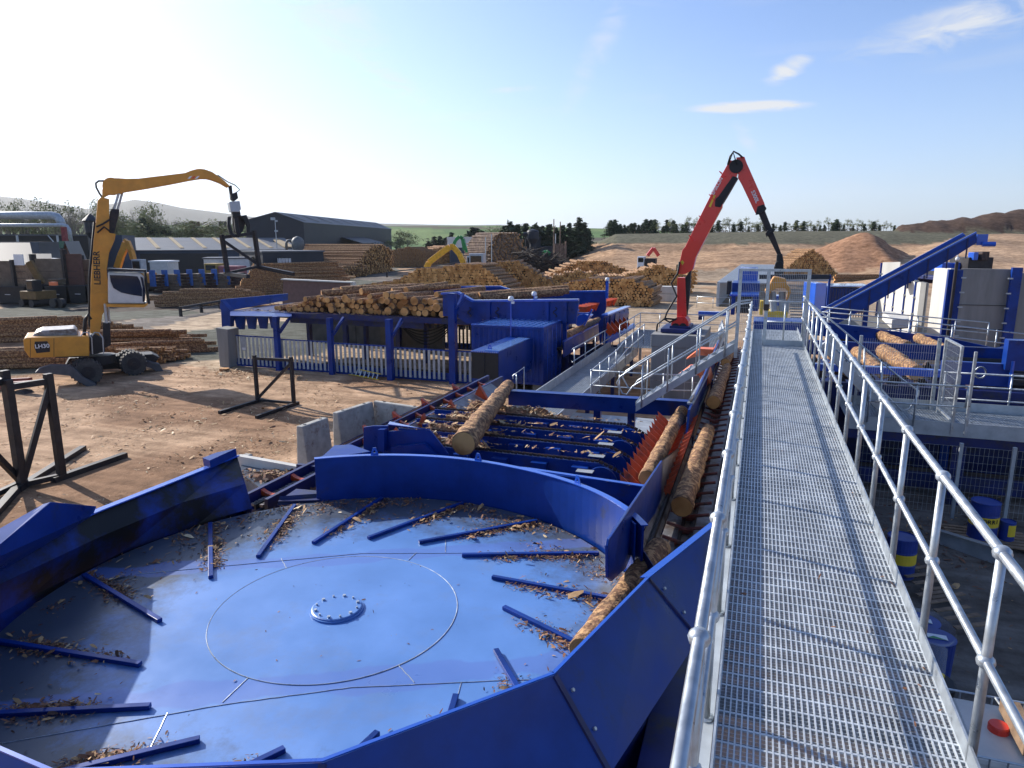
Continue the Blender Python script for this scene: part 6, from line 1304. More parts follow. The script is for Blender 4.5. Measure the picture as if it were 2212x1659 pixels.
m.tube([(3.3,9.75,zt),(3.45,8.45,zt)],.016,6); m.build('cage', GALV, ib)
tb2 = thing('timber_offcut', 'rough timber beam offcut lying on top of the white tank', 'timber', tuple(P(2180,1540,1.2)))
m = M_(); m.beam(P(2180,1525,1.20), P(2235,1625,1.20), .22, .16); m.build('beam', PLANK, tb2, bevel=.01)
bd = thing('concrete_kerb_block', 'big concrete foundation block half buried in the yard beside the walkway foot', 'concrete block', (3,15,0))
m = M_(); m.box(1.6,2.6,14.5,17,0,.25); m.build('block', CONC, bd, bevel=.02)
# ================================================================ LOG PILES
LP = [log_mesh('log', 1.0, 1.0, random.uniform(.78,.95), 8, 11, .05, 30+i) for i in range(8)]
def unit_log(p, q, r, label, group): 
    L = (Vector(q)-Vector(p)).length; return put(random.choice(LP), p, q, label, group, roll=random.uniform(0,6.28), s=(L, r))
NLOG = 0
# heap on the feed deck: ends facing the camera
heap = [(590,0,1),(640,.0,1),(660,.5,1),(690,1.0,1),(720,1.25,1),(760,1.35,1),(850,1.35,1),(905,1.05,1),(960,1.15,1)]
yh = 33.1
placed = []
def free(x, z, r):
    return all((x-a)**2+(z-b)**2 > (.93*(r+c))**2 for a, b, c in placed)
xa = PY(575,672,yh).x; xb = PY(958,672,yh).x
tries = 0
def heap_h(px_):
    return lerp_tab(px_, [(570,.15),(600,.36),(640,.38),(655,.8),(675,.95),(700,1.10),(740,1.05),(800,1.12),(850,1.25),(890,1.05),(960,1.0)])
row = 0; z = ZD
while row < 9:
    x = xa+random.uniform(0,.3); any_ = False
    while x < xb:
        r = random.choice((.11,.13,.15,.16,.18,.20,.24)); px_ = proj((x,yh,ZD))[0]
        zz = z+r+random.uniform(0,.03)
        if zz+r*.5-ZD < heap_h(px_): placed.append((x+r, zz, r)); any_ = True
        x += 2*r*.98
    z += .285; row += 1
    if not any_: break
for x, z, r in placed[:125]:
    y = yh+random.uniform(-.22,.25) if random.random() < .9 else yh+random.uniform(.3,.9); sk = random.gauss(0,.05)*(3 if z > ZD+.9 else 1)
    L = random.uniform(3.6,4.6)
    unit_log((x,y,z), (x+sk*L,y+L,z+random.gauss(-.08,.05)), r, 'cut log lying end on in the heap on the blue feed deck', 'logs heaped on the feed deck'); NLOG += 1
for k in range(9):
    x = xa+3+random.random()*(xb-xa-3); y = yh+random.uniform(.8,2.5); r = random.uniform(.14,.22); a = random.uniform(-.5,.9)
    z = ZD+heap_h(proj((x,yh,ZD))[0])+r*.6-.05
    unit_log((x,y,z), (x+math.sin(a)*4.4,y+math.cos(a)*4.4,z+.1), r, 'bark covered log lying slantwise on top of the deck heap', 'logs lying askew on the deck heap'); NLOG += 1
for k in range(9):
    p = PY(965+k*10, 643+random.uniform(-6,8), 35+k*.1); unit_log(p, p+Vector((4.0,3.0+random.random(),.25)), .2, 'log poking up behind the folded front wall of the feed deck', 'logs behind the front wall of the feed deck'); NLOG += 1
for k in range(16):
    x = xa+4+k*.62; unit_log((x,35.6,ZD-.55+random.uniform(-.1,.1)), (x+.2,39,ZD-.6), random.uniform(.12,.2), 'log end showing below the feed deck floor', 'log ends below the feed deck'); NLOG += 1
# stuff mesh: everything else
ST = MB()
def stlog(p, q, r, m=ST, n=7, mi=0):
    p = Vector(p); q = Vector(q); d = (q-p).normalized(); u = Vector((0,0,1)) if abs(d.z) < .9 else Vector((1,0,0)); a = d.cross(u).normalized(); b = d.cross(a); ph = random.random()*6
    vs = []; 
    for e, rr in ((p, r), (q, r*.85)): vs += [e+a*(math.cos(ph+2*math.pi*k/n)*rr)+b*(math.sin(ph+2*math.pi*k/n)*rr) for k in range(n)]
    m.add(vs, [(k, (k+1) % n, n+(k+1) % n, n+k) for k in range(n)], mi*2); m.add(vs[:n], [tuple(range(n-1,-1,-1))], mi*2+1); m.add(vs[n:], [tuple(range(n))], mi*2+1)
def pile(A, B, prof, L, r, axis=None, mi=0, jit=.10, slope=.0, indiv=0, lab=None, grp=None, taper=True):
    """A-B: foot line of the face (2-D), prof: [(t, height)], logs run away along axis"""
    global NLOG
    A = Vector((A[0],A[1],0)); B = Vector((B[0],B[1],0)); W = (B-A).length; u = (B-A)/W; ax = (_r*axis[0]+Vector((-math.sin(YAW), math.cos(YAW), 0))*axis[1]) if axis else Vector((-u.y,u.x,0)); ax = ax.normalized()
    g = height(A.x, A.y)[0]; z = g+r; row = 0
    while z < g+9:
        t = r+(row % 2)*r*.95; any_ = False
        while t < W:
            hmax = lerp_tab(t/W, prof)
            if z-g+r*.6 < hmax:
                any_ = True; rr = r*random.uniform(.62,1.22); off = random.uniform(-jit,jit)+(z-g)*slope
                p = A+u*(t+random.uniform(-.12,.12)*r)+ax*off; p.z = z+random.uniform(-.15,.15)*r; q = p+ax*L*random.uniform(.95,1.03); q.z = p.z+random.uniform(-.12,.12)
                if indiv > 0 and NLOG < 300: unit_log(p, q, rr, lab, grp); NLOG += 1; indiv -= 1
                else: stlog(p, q, rr, mi=mi)
            t += r*1.9
        if not any_: break
        z += r*1.62; row += 1
def foot(x, y): p = P(x, y, 0); return (p.x, p.y)
# front right stack (72 m away) and its neighbours
pile(foot(1140,655), foot(1408,664), [(0,1.0),(.18,1.7),(.35,2.7),(.55,3.0),(.80,3.1),(.93,2.6),(1,1.9)], 6.0, .20, indiv=170, lab='round log end in the tidy front stack beside the pale concrete blocks', grp='logs in the tidy front stack')
pile(foot(1155,634), foot(1498,636), [(0,1.4),(.15,2.6),(.28,3.2),(.42,2.5),(.58,2.7),(.78,4.0),(.95,2.6),(1,2.0)], 6, .21)
pile(foot(1180,622), foot(1380,620), [(0,1.8),(.3,3.9),(.6,4.2),(1,2.0)], 5, .22)
pile(foot(1045,640), foot(1192,637), [(0,2.6),(.2,4.6),(.45,4.7),(.75,3.2),(1,2.0)], 5, .21, axis=(.12,.99,0))
pile(foot(765,636), foot(1135,664), [(0,1.1),(.2,1.8),(.30,2.3),(.42,3.7),(.55,3.9),(.66,4.4),(.8,4.3),(.93,1.8),(1,.6)], 4.6, .19, axis=(.36,.93,0))
pile(foot(478,644), foot(612,640), [(0,.5),(.3,1.8),(.55,4.3),(.85,4.4),(1,3.0)], 9, .17, axis=(.75,.55,0))
pile(foot(738,600), foot(850,588), [(0,.8),(.35,3.6),(.62,6.4),(.80,6.2),(1,4.6)], 16, .21, axis=(-.95,.28,0), jit=.5)
pile(foot(700,603), foot(790,597), [(0,.5),(.5,2.4),(1,2.6)], 14, .22, axis=(-.97,.15,0), jit=.9)
pile(foot(845,578), foot(920,576), [(0,4.6),(.5,5.6),(1,4.2)], 5, .22, axis=(.6,.8,0))
pile(foot(918,572), foot(1010,570), [(0,4.0),(.5,5.5),(1,3.8)], 12, .22, axis=(-.4,.9,0))
pile(foot(1050,583), foot(1150,585), [(0,4.5),(.25,9.2),(.45,10.2),(.65,9.8),(.8,7.0),(1,2.5)], 10, .25, axis=(-.6,.8,0), jit=1.0, mi=1)
pile(foot(1690,606), foot(1812,604), [(0,1.6),(.2,3.6),(.48,5.6),(.75,3.4),(1,.8)], 5, .22)
pile(foot(1798,614), foot(1875,612), [(0,1.6),(.5,1.1),(1,.3)], 12, .22, axis=(1,.1,0))
pile(foot(1486,616), foot(1504,616), [(0,2.6),(1,2.4)], 6, .2)
# left front stacks behind the handler
pile(foot(-90,745), foot(120,735), [(0,2.0),(.4,1.6),(.72,1.1),(1,.5)], 6, .20, axis=(.95,.3,0), jit=.6)
pile(foot(-90,800), foot(60,792), [(0,1.2),(.7,1.0),(1,.4)], 7, .17, axis=(1,.12,0), jit=.9)
pile(foot(60,795), foot(190,775), [(0,1.2),(.6,.9),(1,.5)], 6, .15, axis=(1,.1,0), jit=.6)
pile(foot(238,768), foot(345,764), [(0,1.0),(.6,1.0),(1,.3)], 3.5, .16, axis=(1,.3,0), jit=.6)
pile(foot(150,760), foot(240,752), [(0,1.4),(1,.8)], 6, .16, axis=(1,.2,0), jit=.8)
pile(foot(330,665), foot(470,662), [(0,1.0),(.4,1.9),(.7,1.6),(1,.6)], 6, .19, axis=(1,.2,0), jit=1.0)
for k in range(40):
    p = P(random.uniform(560,700), random.uniform(592,606), 0); a = random.uniform(-.2,.25); stlog((p.x,p.y,.3), (p.x+8*math.cos(a),p.y+8*math.sin(a),.5), .22)
for k in range(14):
    p = P(random.uniform(380,560), random.uniform(640,668), 0); a = random.uniform(-.3,.5); stlog((p.x,p.y,.2), (p.x+4*math.cos(a),p.y+4*math.sin(a),.3), .16)
# leaning stakes of the tall weathered stack, stakes of the far one
for x in (1199,1203,1207,1211,1215,1219,1222): 
    g_ = G(x, 165); stlog((g_.x,g_.y,0), (g_.x,g_.y,6.0+random.random()), .25, mi=1)
for x, h_ in ((1197,8.0),(1211,7.6)): g_ = G(x-1,168); stlog((g_.x,g_.y,0),(g_.x,g_.y,h_*1.5),.14,mi=1)
so = ST.build('stacked_logs', [BARK, WEND, BARK2, WEND2]); T(so, 'hundreds of stacked logs in long piles across the timber yard', 'log stacks', kind='stuff')
# brush heap
BR = MB()
for k in range(1500):
    t = random.random(); x = 1128+t*150; d = random.uniform(118,140); g_ = G(x, d); hmax = 4.6*(1-t)**.8+.8; z = random.random()*hmax
    a = random.random()*6.28; L = random.uniform(1,3.2); e = random.uniform(-.5,.5); stlog((g_.x,g_.y,z), (g_.x+L*math.cos(a),g_.y+L*math.sin(a),max(0.05,z+e*L)), random.uniform(.06,.16), BR, 4)
    BR.m[-6:] = [0]*6
b = BR.build('brush_heap', [mat('dark_brush', (.03,.022,.018), .95, var=.6, scale=1.5), DARK]); T(b, 'dark tangled heap of waste wood and bark beside the tall weathered log stack', 'brush heap', kind='stuff')
# ================================================================ BUILDINGS
def quad(m, pts, mi=0): b = len(m.v); m.v += [tuple(p) for p in pts]; m.f.append(tuple(range(b, b+len(pts)))); m.m.append(mi)
def gable(name, lab, C0, C1, C2, eave, ridge, wm, rm, cat='building', over=.4, parts=()):
    """C0-C1 long wall foot, C0-C2 gable wall foot"""
    C0, C1, C2 = Vector(C0), Vector(C1), Vector(C2); C3 = C1+(C2-C0); t_ = thing(name, lab, cat, tuple(C0))
    E_ = Vector((0,0,eave)); m = M_(); 
    for a, b in ((C0,C1),(C1,C3),(C3,C2),(C2,C0)): quad(m, [a, b, b+E_, a+E_])
    R0, R1 = (C0+C2)/2+Vector((0,0,ridge)), (C1+C3)/2+Vector((0,0,ridge)); quad(m, [C0+E_, C2+E_, R0]); quad(m, [C1+E_, R1, C3+E_]); m.build('wall', wm, t_)
    u = (C1-C0).normalized()*over; w = (C2-C0).normalized()*over; dz = (ridge-eave)/((C2-C0).length/2)*over
    m = M_(); a, b = C0+E_-u-w-Vector((0,0,dz)), C1+E_+u-w-Vector((0,0,dz)); m.ext([a, b, R1+u, R0-u], (0,0,.15)); a, b = C2+E_-u+w-Vector((0,0,dz)), C3+E_+u+w-Vector((0,0,dz)); m.ext([a, R0-u, R1+u, b], (0,0,.15)); rf = m.build('roof', rm, t_)
    return t_, rf
c0_, c1_, c2_ = G(658,200), G(846,312), G(534,182)
bt, rf = gable('grey_shed', 'huge dark grey steel clad shed with a shallow gable roof behind the yard', c0_, c1_, c2_, 12.0, 14.4, GREYCLAD, ROOFD)
for k in range(9):
    u = (c1_-c0_); a = c0_+u*(k+.4)/9; m = M_(); w = (c2_-c0_); e0 = a+Vector((0,0,12.25))+w*.08+Vector((0,0,2.4*.16)); e1 = a+Vector((0,0,12.25))+w*.42+Vector((0,0,2.4*.84)); du_ = u.normalized()*1.6; m.ext([e0,e0+du_,e1+du_,e1],(0,0,.08)); m.build('roof_light', mat('roof_light_sheet',(.10,.11,.12),.5) if k == 0 else bpy.data.materials['roof_light_sheet'], rf)
for f in (.30,.62): m = M_(); q = c0_+(c1_-c0_)*f; m.box(q.x-.3,q.x-.1,q.y-.5,q.y-.3,0,12); m.build('downpipe', GALVP, bt)
m = M_(); q = c0_+(c1_-c0_)*.32; e = c0_+(c1_-c0_)*.60; nrm = (e-q).cross(Vector((0,0,1))).normalized()*7; m.ext([q,e,e+nrm,q+nrm],(0,0,6)); m.ext([q+Vector((0,0,8)),e+Vector((0,0,8)),e+nrm+Vector((0,0,6)),q+nrm+Vector((0,0,6))],(0,0,.25)); m.build('lean_to', GREYCLAD, bt)
m = M_(); q2 = q+nrm*1.01+(e-q)*.5; m.box(q2.x,q2.x+1,q2.y-.1,q2.y,3.5,6.5); m.box(q2.x+1.5,q2.x+2.3,q2.y-.1,q2.y,3.5,6.5); m.build('window', GALVP, bt)
bt, rf = gable('long_low_shed', 'long low shed with a pale grey corrugated roof and dark open front', G(258,152), G(640,168), G(262,182), 4.9, 7.6, BLUECLAD, ROOFG)
m = M_(); a, b = G(300,150.5), G(470,157); m.ext([a,b,b+Vector((0,0,4.3)),a+Vector((0,0,4.3))],(0,-.1,0)); m.build('bay_shade_sheet', BLACK, bt)  # black sheet on the wall, painting the shade inside the open front
for k in range(7):
    u0 = (G(640,168)-G(258,152)); a = G(258,152)+u0*(.06+k*.13); w = G(262,182)-G(258,152); e0 = a+w*.05+Vector((0,0,5.35)); e1 = a+w*.48+Vector((0,0,7.7)); d3 = u0.normalized()*.8; m = M_(); m.ext([e0,e0+d3,e1+d3+u0.normalized()*-1.5,e1+u0.normalized()*-1.5],(0,0,.1)); m.build('roof_light', SANDROOF, rf)
m = M_(); u0 = (G(640,168)-G(258,152)); a = G(258,152)+u0*.93; w = G(262,182)-G(258,152); m.ext([a+w*.03+Vector((0,0,5.4)),a+u0*.07+w*.03+Vector((0,0,5.4)),a+u0*.02+w*.42+Vector((0,0,7.4)),a-u0*.02+w*.35+Vector((0,0,7.1))],(0,0,.25)); m.build('sawdust_drift', SANDROOF, rf)
def blockG(name, lab, x0, x1, yt, d0, d1, dep, mt, mt2=None, cat='building', z0=0.0, roof=None):
    a, b = G(x0,d0), G(x1,d1); zt_ = GZ(yt, d0); n = (b-a).normalized(); o = Vector((-n.y,n.x,0))*dep; t_ = thing(name, lab, cat, tuple(a))
    m = M_(); m.ext([a+Vector((0,0,z0)),b+Vector((0,0,z0)),Vector((b.x,b.y,zt_)),Vector((a.x,a.y,zt_))], o); m.build('body', mt, t_)
    if roof: m = M_(); m.ext([Vector((a.x,a.y,zt_))-o*.02-n*.2,Vector((b.x,b.y,zt_))-o*.02+n*.2,Vector((b.x,b.y,zt_))+o*1.02+n*.2,Vector((a.x,a.y,zt_))+o*1.02-n*.2],(0,0,.25)); m.build('roof', roof, t_)
    return t_, a, b, zt_
blockG('blue_grey_shed','blue grey clad block standing directly behind the yellow boom',181,264,508,140,142,12,BLUECLAD)
t_, a, b, zz = blockG('dark_workshop','dark flat roofed workshop with a torn white curtain in its doorway',565,697,545,132,140,12,GREYCLAD,roof=ROOFG)
m = M_(); q = G(594,131.7); q2 = G(627,133.2); m.ext([q+Vector((0,0,1)),q2+Vector((0,0,1)),q2+Vector((0,0,3.9)),q+Vector((0,0,3.9))],(0,-.05,0)); m.build('doorway', BLACK, t_)  # black sheet stands in for the shade inside the doorway
for k in range(9): m = M_(); q = G(597+k*3.4,131.3); m.box(q.x,q.x+.14+.08*(k%2),q.y,q.y+.04,1.3+random.random()*.6,3.8); m.build('curtain_strip', WHITE, t_)
blockG('pale_store','pale grey flat roofed store behind the yellow truck',436,535,559,128,130,6,CREAM,roof=ROOFG)
blockG('pale_cabin','small pale site cabin between the second excavator and the long shed',318,356,566,120,120,4,CREAM,roof=WHITE)
# open shed far left with posts and thin roof
t_, a, b, zz = blockG('open_sided_shed','dark open sided shed with slim posts behind the timber bays',-220,190,509,118,128,14,BLACK,roof=ROOFG)  # solid black body paints in the shade inside the open shed
for x in (38,125,-60): m = M_(); q = G(x,117); m.box(q.x-.15,q.x+.15,q.y-.1,q.y+.1,0,zz); m.build('post', GALVP, t_)
m = M_(); m.beam(G(125,117,3.5),G(150,117.4,zz),.12,.12); m.beam(G(125,117,zz-2),G(105,117,zz),.12,.12); m.build('brace', GALVP, t_)
blockG('grey_cladding_row','row of pale grey flat roofed cabins behind the dark pitched roofs',-60,82,526,108,108,5,ROOFG,roof=ROOFG)
gable('dark_roofed_house', 'low building with a steep dark slate roof above the timber bays', G(-80,92), G(62,92), G(-72,104), 3.6, 6.6, CREAM, GREYCLAD)
gable('small_pitched_house', 'small dark roofed building between the house and the brick hut', G(58,88), G(100,88), G(62,96), 2.6, 5.2, GREYCLAD, ROOFD)
gable('brick_hut', 'brown brick hut with its steep gable facing the yard', G(118,84), G(150,96), G(163,82), 2.9, 6.8, BRICK, GREYCLAD)
t_ = thing('curtain_trailer', 'white lorry trailer with a red panel parked behind the timber bays', 'trailer', tuple(G(95,98)))
a, b = G(74,98), G(125,97); m = M_(); m.ext([a+Vector((0,0,1.2)),b+Vector((0,0,1.2)),b+Vector((0,0,4.3)),a+Vector((0,0,4.6))],(0,2.5,0)); m.build('body', WHITE, t_)
m = M_(); p = a+(b-a)*.52+Vector((0,-.04,0)); q = a+(b-a)*.80+Vector((0,-.04,0)); m.ext([p+Vector((.3,0,1.3)),q+Vector((0,0,1.3)),q+Vector((0,0,4.1)),p+Vector((-.3,0,4.1))],(0,-.03,0)); m.build('red_panel', REDCAP, t_)
m = M_()
for f in (.15,.3,.8): c = a+(b-a)*f; m.tube([c+Vector((0,-.02,.5)),c+Vector((0,.3,.5))],.5,12)
m.build('wheel', BLACK, t_)
t_ = thing('farmhouse_ruin', 'distant brown stone farmhouse with tall chimneys above the long shed', 'farmhouse', tuple(G(450,300)))
boxG(412,490,489,512,300,10,'wall',MIRB,t_); boxG(475,490,478,492,299,6,'chimney',MIRB,t_); boxG(532-58,546-58,476,490,299,4,'chimney_stack',BRICK,t_) if False else boxG(412,424,478,492,299,5,'chimney',BRICK,t_)
# timber bays and skips on the left
for i, (x0, x1, yt, d, mt, nm) in enumerate([(-60,18,563,80,TIMBER,'leftmost weathered timber bay wall by the left frame edge'),(22,58,570,79,PLANK,'timber bay wall with a pale board along its top'),(66,132,558,80,TIMBER,'grey timber bay wall behind the small orange machine'),(134,168,548,80,BRICK,'reddish timber bay wall below the brick hut gable'),(170,215,560,82,TIMBER,'dark timber bay wall next to the yellow boom')]):
    t_, a, b, zz = blockG('timber_bay_wall', nm, x0, x1, yt, d, d, .4, mt, cat='timber wall')
    t_['group'] = 'timber bay walls at left'
    m = M_(); m.box(a.x-.2,a.x+.15,a.y-.3,a.y+.3,0,zz+.5); m.build('post', DARK, t_)
    if i == 1: m = M_(); m.box(a.x+.3,b.x,a.y-.12,a.y-.02,zz-.1,zz+1.1); m.build('white_board', WHITE, t_)
    m = M_()
    for k in range(5): m.box(a.x,b.x,a.y-.05,a.y-.01,.6+k*.75,.64+k*.75)
    m.build('board_seam', DARK, t_)
for i, (x0, x1, yt) in enumerate([(-40,38,619),(42,78,616),(82,130,618),(133,172,617),(174,200,616)]):
    d = GD(657); a, b = G(x0,d), G(x1,d); hh = GZ(yt,d); t_ = thing('steel_skip', '%s dark steel skip from the left in the row behind the yellow handler' % ordn(i), 'skip', tuple(a), 'dark steel skips')
    m = M_(); n = (b-a).normalized(); o = Vector((-n.y,n.x,0)); A_, B_ = a+Vector((.2,0,.15)), b+Vector((-.2,0,.15)); m.ext([A_,B_,Vector((b.x,b.y,hh)),Vector((a.x,a.y,hh))], o*3); m.build('body', BLACK, t_)
    m = M_(); m.beam(Vector((a.x,a.y,hh)),Vector((b.x,b.y,hh)),.12,.12); m.build('rim', GREYCLAD, t_); m = M_(); q = (a+b)/2; m.box(q.x-.6,q.x+.5,q.y-.08,q.y,hh*.55,hh*.55+.06); m.build('label_plate', WHITE, t_)
# silver ducts
t_ = thing('extraction_duct', 'thick silver extraction duct bending down above the open shed, the upper of two', 'duct', tuple(G(60,112)), 'silver extraction ducts')
m = M_(); m.tube([G(-200,112,GZ(465,112)),G(120,112,GZ(467,112)),G(130,112,GZ(470,112)),G(136,112,GZ(478,112)),G(139,112,GZ(490,112))],.62,14); m.build('pipe', GALVP, t_, smooth=True)
t_ = thing('extraction_duct', 'slimmer silver extraction duct dropping behind the green hopper, the lower of two', 'duct', tuple(G(60,111)), 'silver extraction ducts')
m = M_(); m.tube([G(-200,110,GZ(487,110)),G(140,110,GZ(487,110)),G(148,110,GZ(489,110)),G(152,110,GZ(496,110)),G(154,110,GZ(525,110))],.28,12); m.build('pipe', GALVP, t_, smooth=True)
t_ = thing('green_hopper', 'small green hopper with a red pipe under the silver ducts', 'hopper', tuple(G(136,108)))
boxG(126,145,521,536,108,1.5,'hopper_body',mat('dull_green',(.06,.14,.08),.6),t_); boxG(134,143,490,521,108,.6,'red_pipe',mat('dull_red',(.22,.03,.03),.6),t_)
t_ = thing('grey_silo', 'small grey silo with a pointed cap half hidden left of the yellow boom', 'silo', tuple(G(199,120)))
g_ = G(201,120); m = M_(); z = GZ(478,120); m.lathe([(0,z+1.2),(.3,z+1.0),(1.3,z),(1.1,z-.2),(1.0,z-2),(.4,z-3),(.4,0)],(g_.x,g_.y,0),14); m.build('silo_body', GREYCLAD, t_)
t_ = thing('dust_cyclone', 'silver dust cyclone with a bent pipe on the low roofs before the big shed', 'cyclone', tuple(G(640,150)))
g_ = G(643,150); z = GZ(520,150); m = M_(); m.lathe([(0,z+1.0),(.9,z+.6),(1.3,z),(1.3,z-1.4),(.5,z-2.8),(.5,0)],(g_.x,g_.y,0),16); m.tube([G(618,150,GZ(542,150)),G(618,150,z-.5),G(621,150,z),G(626,150,z+.1),G(640,150,z-.3)],.28,8); m.build('cyclone_body', mat('dull_zinc',(.14,.14,.135),.6,.2), t_, smooth=True)
# stacked boards with blue stanchions
for i in range(7):
    x0 = 322+i*27; d = GD(632-i*.8); a, b = G(x0,d), G(x0+26,d); t_ = thing('board_stack', '%s stack of dark sawn timber from the left in the row with blue stanchions' % ordn(i), 'timber stack', tuple(a), 'sawn timber stacks')
    m = M_(); h_ = 2.6
    for k in range(6): m.box(a.x+random.uniform(-.2,.2),b.x+random.uniform(-.2,.2),a.y+random.uniform(-.1,.1),a.y+2,k*.42+.05,k*.42+.40)
    m.build('boards', TIMBER if i % 2 else RUSTY, t_); m = M_(); m.box(a.x-.1,a.x+.7,a.y-.5,a.y-.2,.9,3.1); m.build('stanchion', mat('blue_stanchion', (.03,.12,.38), .6) if i == 0 else bpy.data.materials['blue_stanchion'], t_)
# ================================================================ FAR MACHINES
def excav(name, lab, x, yb, d, s, mt, boompts, cabm=None):
    cabm = cabm or GALVP
    t_ = thing(name, lab, 'excavator', tuple(G(x,d)), None); g_ = G(x,d); k = d/1531.6
    m = M_()
    for pts, w in boompts:
        q = [G(px_,d,GZ(py,d)) for px_,py in pts]
        for a, b in zip(q, q[1:]): m.beam(a, b, .5*s, w)
    m.build('boom', mt, t_, bevel=.04)
    m = M_(); m.box(g_.x-1.4*s,g_.x+1.6*s,g_.y-1,g_.y+1.4,1.0*s,2.1*s); m.build('house', mt, t_, bevel=.06)
    m = M_(); m.box(g_.x+.2*s,g_.x+1.5*s,g_.y-1.1,g_.y-.1,2.1*s,3.6*s); c = m.build('cab', cabm, t_, bevel=.06); m = M_(); m.box(g_.x+.35*s,g_.x+1.35*s,g_.y-1.13,g_.y-1.1,2.4*s,3.4*s); m.build('window', GLASS, c)
    m = M_()
    for dx in (-1,.9): m.tube([(g_.x+dx*s,g_.y-1.2,.5*s),(g_.x+dx*s,g_.y+1.2,.5*s)],.5*s,12)
    m.box(g_.x-1.4*s,g_.x+1.4*s,g_.y-.6,g_.y+.6,.5*s,1.0*s); m.build('undercarriage', BLACK, t_); return t_
excav('yellow_excavator','bright yellow excavator with its boom arched over the log stacks in the middle',1015,620,92,1.5,YEL2 if False else mat('excavator_yellow',(.80,.42,.02),.4),[([(918,592),(920,578),(926,566),(950,548),(972,533),(980,533)],.75),([(978,532),(992,548),(1000,566),(1002,575)],.7)])
excav('green_excavator','green material handler behind the bright yellow excavator',1010,590,128,1.2,GREEN,[([(978,533),(984,519),(993,511),(1000,516),(1004,540)],.6),([(996,512),(1004,530),(1008,545)],.5)])
excav('small_green_digger','small green digger partly buried behind the dark brush heap',1182,572,150,.9,GREEN,[([(1172,548),(1180,542),(1188,548),(1190,560)],.7)])
excav('ochre_excavator','dusty ochre excavator with folded boom right of the white handler cab',290,600,98,1.25,YEL,[([(247,578),(258,552),(266,538),(272,524),(276,520)],.85),([(275,521),(281,540),(284,560)],.6)])
excav('bay_excavator','shaded yellow excavator with drooping arm in front of the timber bays',62,620,76,.8,mat('shade_ochre',(.16,.09,.025),.7),[([(57,564),(62,576),(68,590),(78,612)],.7)],BLACK)  # yellow darkened and cab blackened to paint in the shade of the bays
t_ = thing('orange_loader','small loader with an orange bonnet and dark cab in front of the timber bays','loader',tuple(G(101,74)))
boxG(92,112,603,616,74,1.5,'cab',GLASS,t_); boxG(93,108,609,617,73.6,.4,'bonnet',ORANGE2,t_)
m = M_(); 
for x in (95,109): q = G(x,73.8); m.tube([q+Vector((0,0,.5)),q+Vector((0,.5,.5))],.5,12)
m.build('wheel', BLACK, t_)
def truck(lab, x0, x1, d, cabm, bodym, yt, name='lorry', crane=False):
    a, b = G(x0,d), G(x1,d); t_ = thing(name, lab, 'lorry', tuple(a), None); w = b.x-a.x; k = d/1531.6
    m = M_(); m.box(a.x,a.x+w*.38,a.y,a.y+2.4,.7,3.1); c = m.build('cab', cabm, t_, bevel=.1); m = M_(); m.box(a.x+w*.05,a.x+w*.34,a.y-.03,a.y,1.9,2.8); m.build('window', GLASS, c)
    m = M_(); m.box(a.x+w*.42,b.x,a.y,a.y+2.4,1.0,2.7); m.build('body', bodym, t_, bevel=.1); m = M_()
    for f in (.15,.6,.85): m.tube([(a.x+w*f,a.y-.05,.5),(a.x+w*f,a.y+.4,.5)],.5,12)
    m.build('wheel', BLACK, t_); return t_
truck('yellow cabbed lorry with a dull red load cover before the pale store', 436, 530, 124, mat('dusty_yellow',(.38,.24,.05),.6), mat('faded_red',(.28,.09,.10),.6), 572)
t_ = truck('white crane lorry with a red folded crane parked at the foot of the far bank', 1378, 1420, 150, WHITE, DARK, 545)
for ch in t_.children_recursive:
    if ch.parent == t_: ch.location.z += height(*G(1395,150).xy)[0]
g_ = 150; m = M_()
for p, q in (((1400,552),(1412,536)),((1412,536),(1424,552))): m.beam(G(p[0],g_,GZ(p[1],g_)),G(q[0],g_,GZ(q[1],g_)),.6,.7)
m.build('folded_crane', RED, t_)
t_ = thing('person', 'tiny person in dull clothes standing near the pile of pale stakes', 'person', tuple(G(1357,140))) if False else None
t_ = truck('dusty forwarder with a rusty frame beside the red crane boom', 1463, 1488, 118, mat('dusty_frame',(.20,.15,.07),.7), DARK, 590)
# posts, lamp masts, rails
def lamp(x, yb, yt, lab, heads=1):
    d = GD(yb); a = G(x,d); z = GZ(yt,d); t_ = thing('lamp_mast', lab, 'lamp mast', tuple(a), 'yard lamp masts'); m = M_(); m.tube([a,Vector((a.x,a.y,z))],.13,8,r1=.08); m.build('pole', GALVP, t_)
    m = M_(); m.box(a.x-1.0,a.x-.1,a.y-.3,a.y+.2,z-.5,z+.1); m.box(a.x+.1,a.x+.6,a.y-.2,a.y+.2,z-.9,z-.5); m.build('lamp_head', GALVP, t_); m = M_(); m.box(a.x-.2,a.x+.5,a.y-.2,a.y+.2,z-3.2,z-2.8); m.build('junction_box', GALVP, t_)
lamp(597, 584, 472, 'tall pale lamp mast in front of the dark workshop')
lamp(541, 575, 515, 'short thin lamp mast behind the carried trestle')
def guard_rail(pts, lab, n, h=.8):
    q = [P(x,y,0) for x,y in pts]; t_ = thing('guard_rail', lab, 'barrier', tuple(q[0]), 'dark steel guard rails'); m = M_()
    for a,b in zip(q,q[1:]): m.beam(a+Vector((0,0,h)),b+Vector((0,0,h)),.12,.18); m.beam(a+Vector((0,0,h*.55)),b+Vector((0,0,h*.55)),.06,.08)
    m.build('rail', GREYCLAD, t_)
    for k in range(n): a = q[0]+(q[-1]-q[0])*k/(n-1) if len(q) == 2 else q[min(k,len(q)-1)]; m = M_(); m.box(a.x-.12,a.x+.12,a.y-.1,a.y+.1,0,h+.1); m.build('post', DARK, t_)
guard_rail([(391,684),(476,668)], 'dark steel guard rail on two posts beside the road left of the log deck', 3, .85)
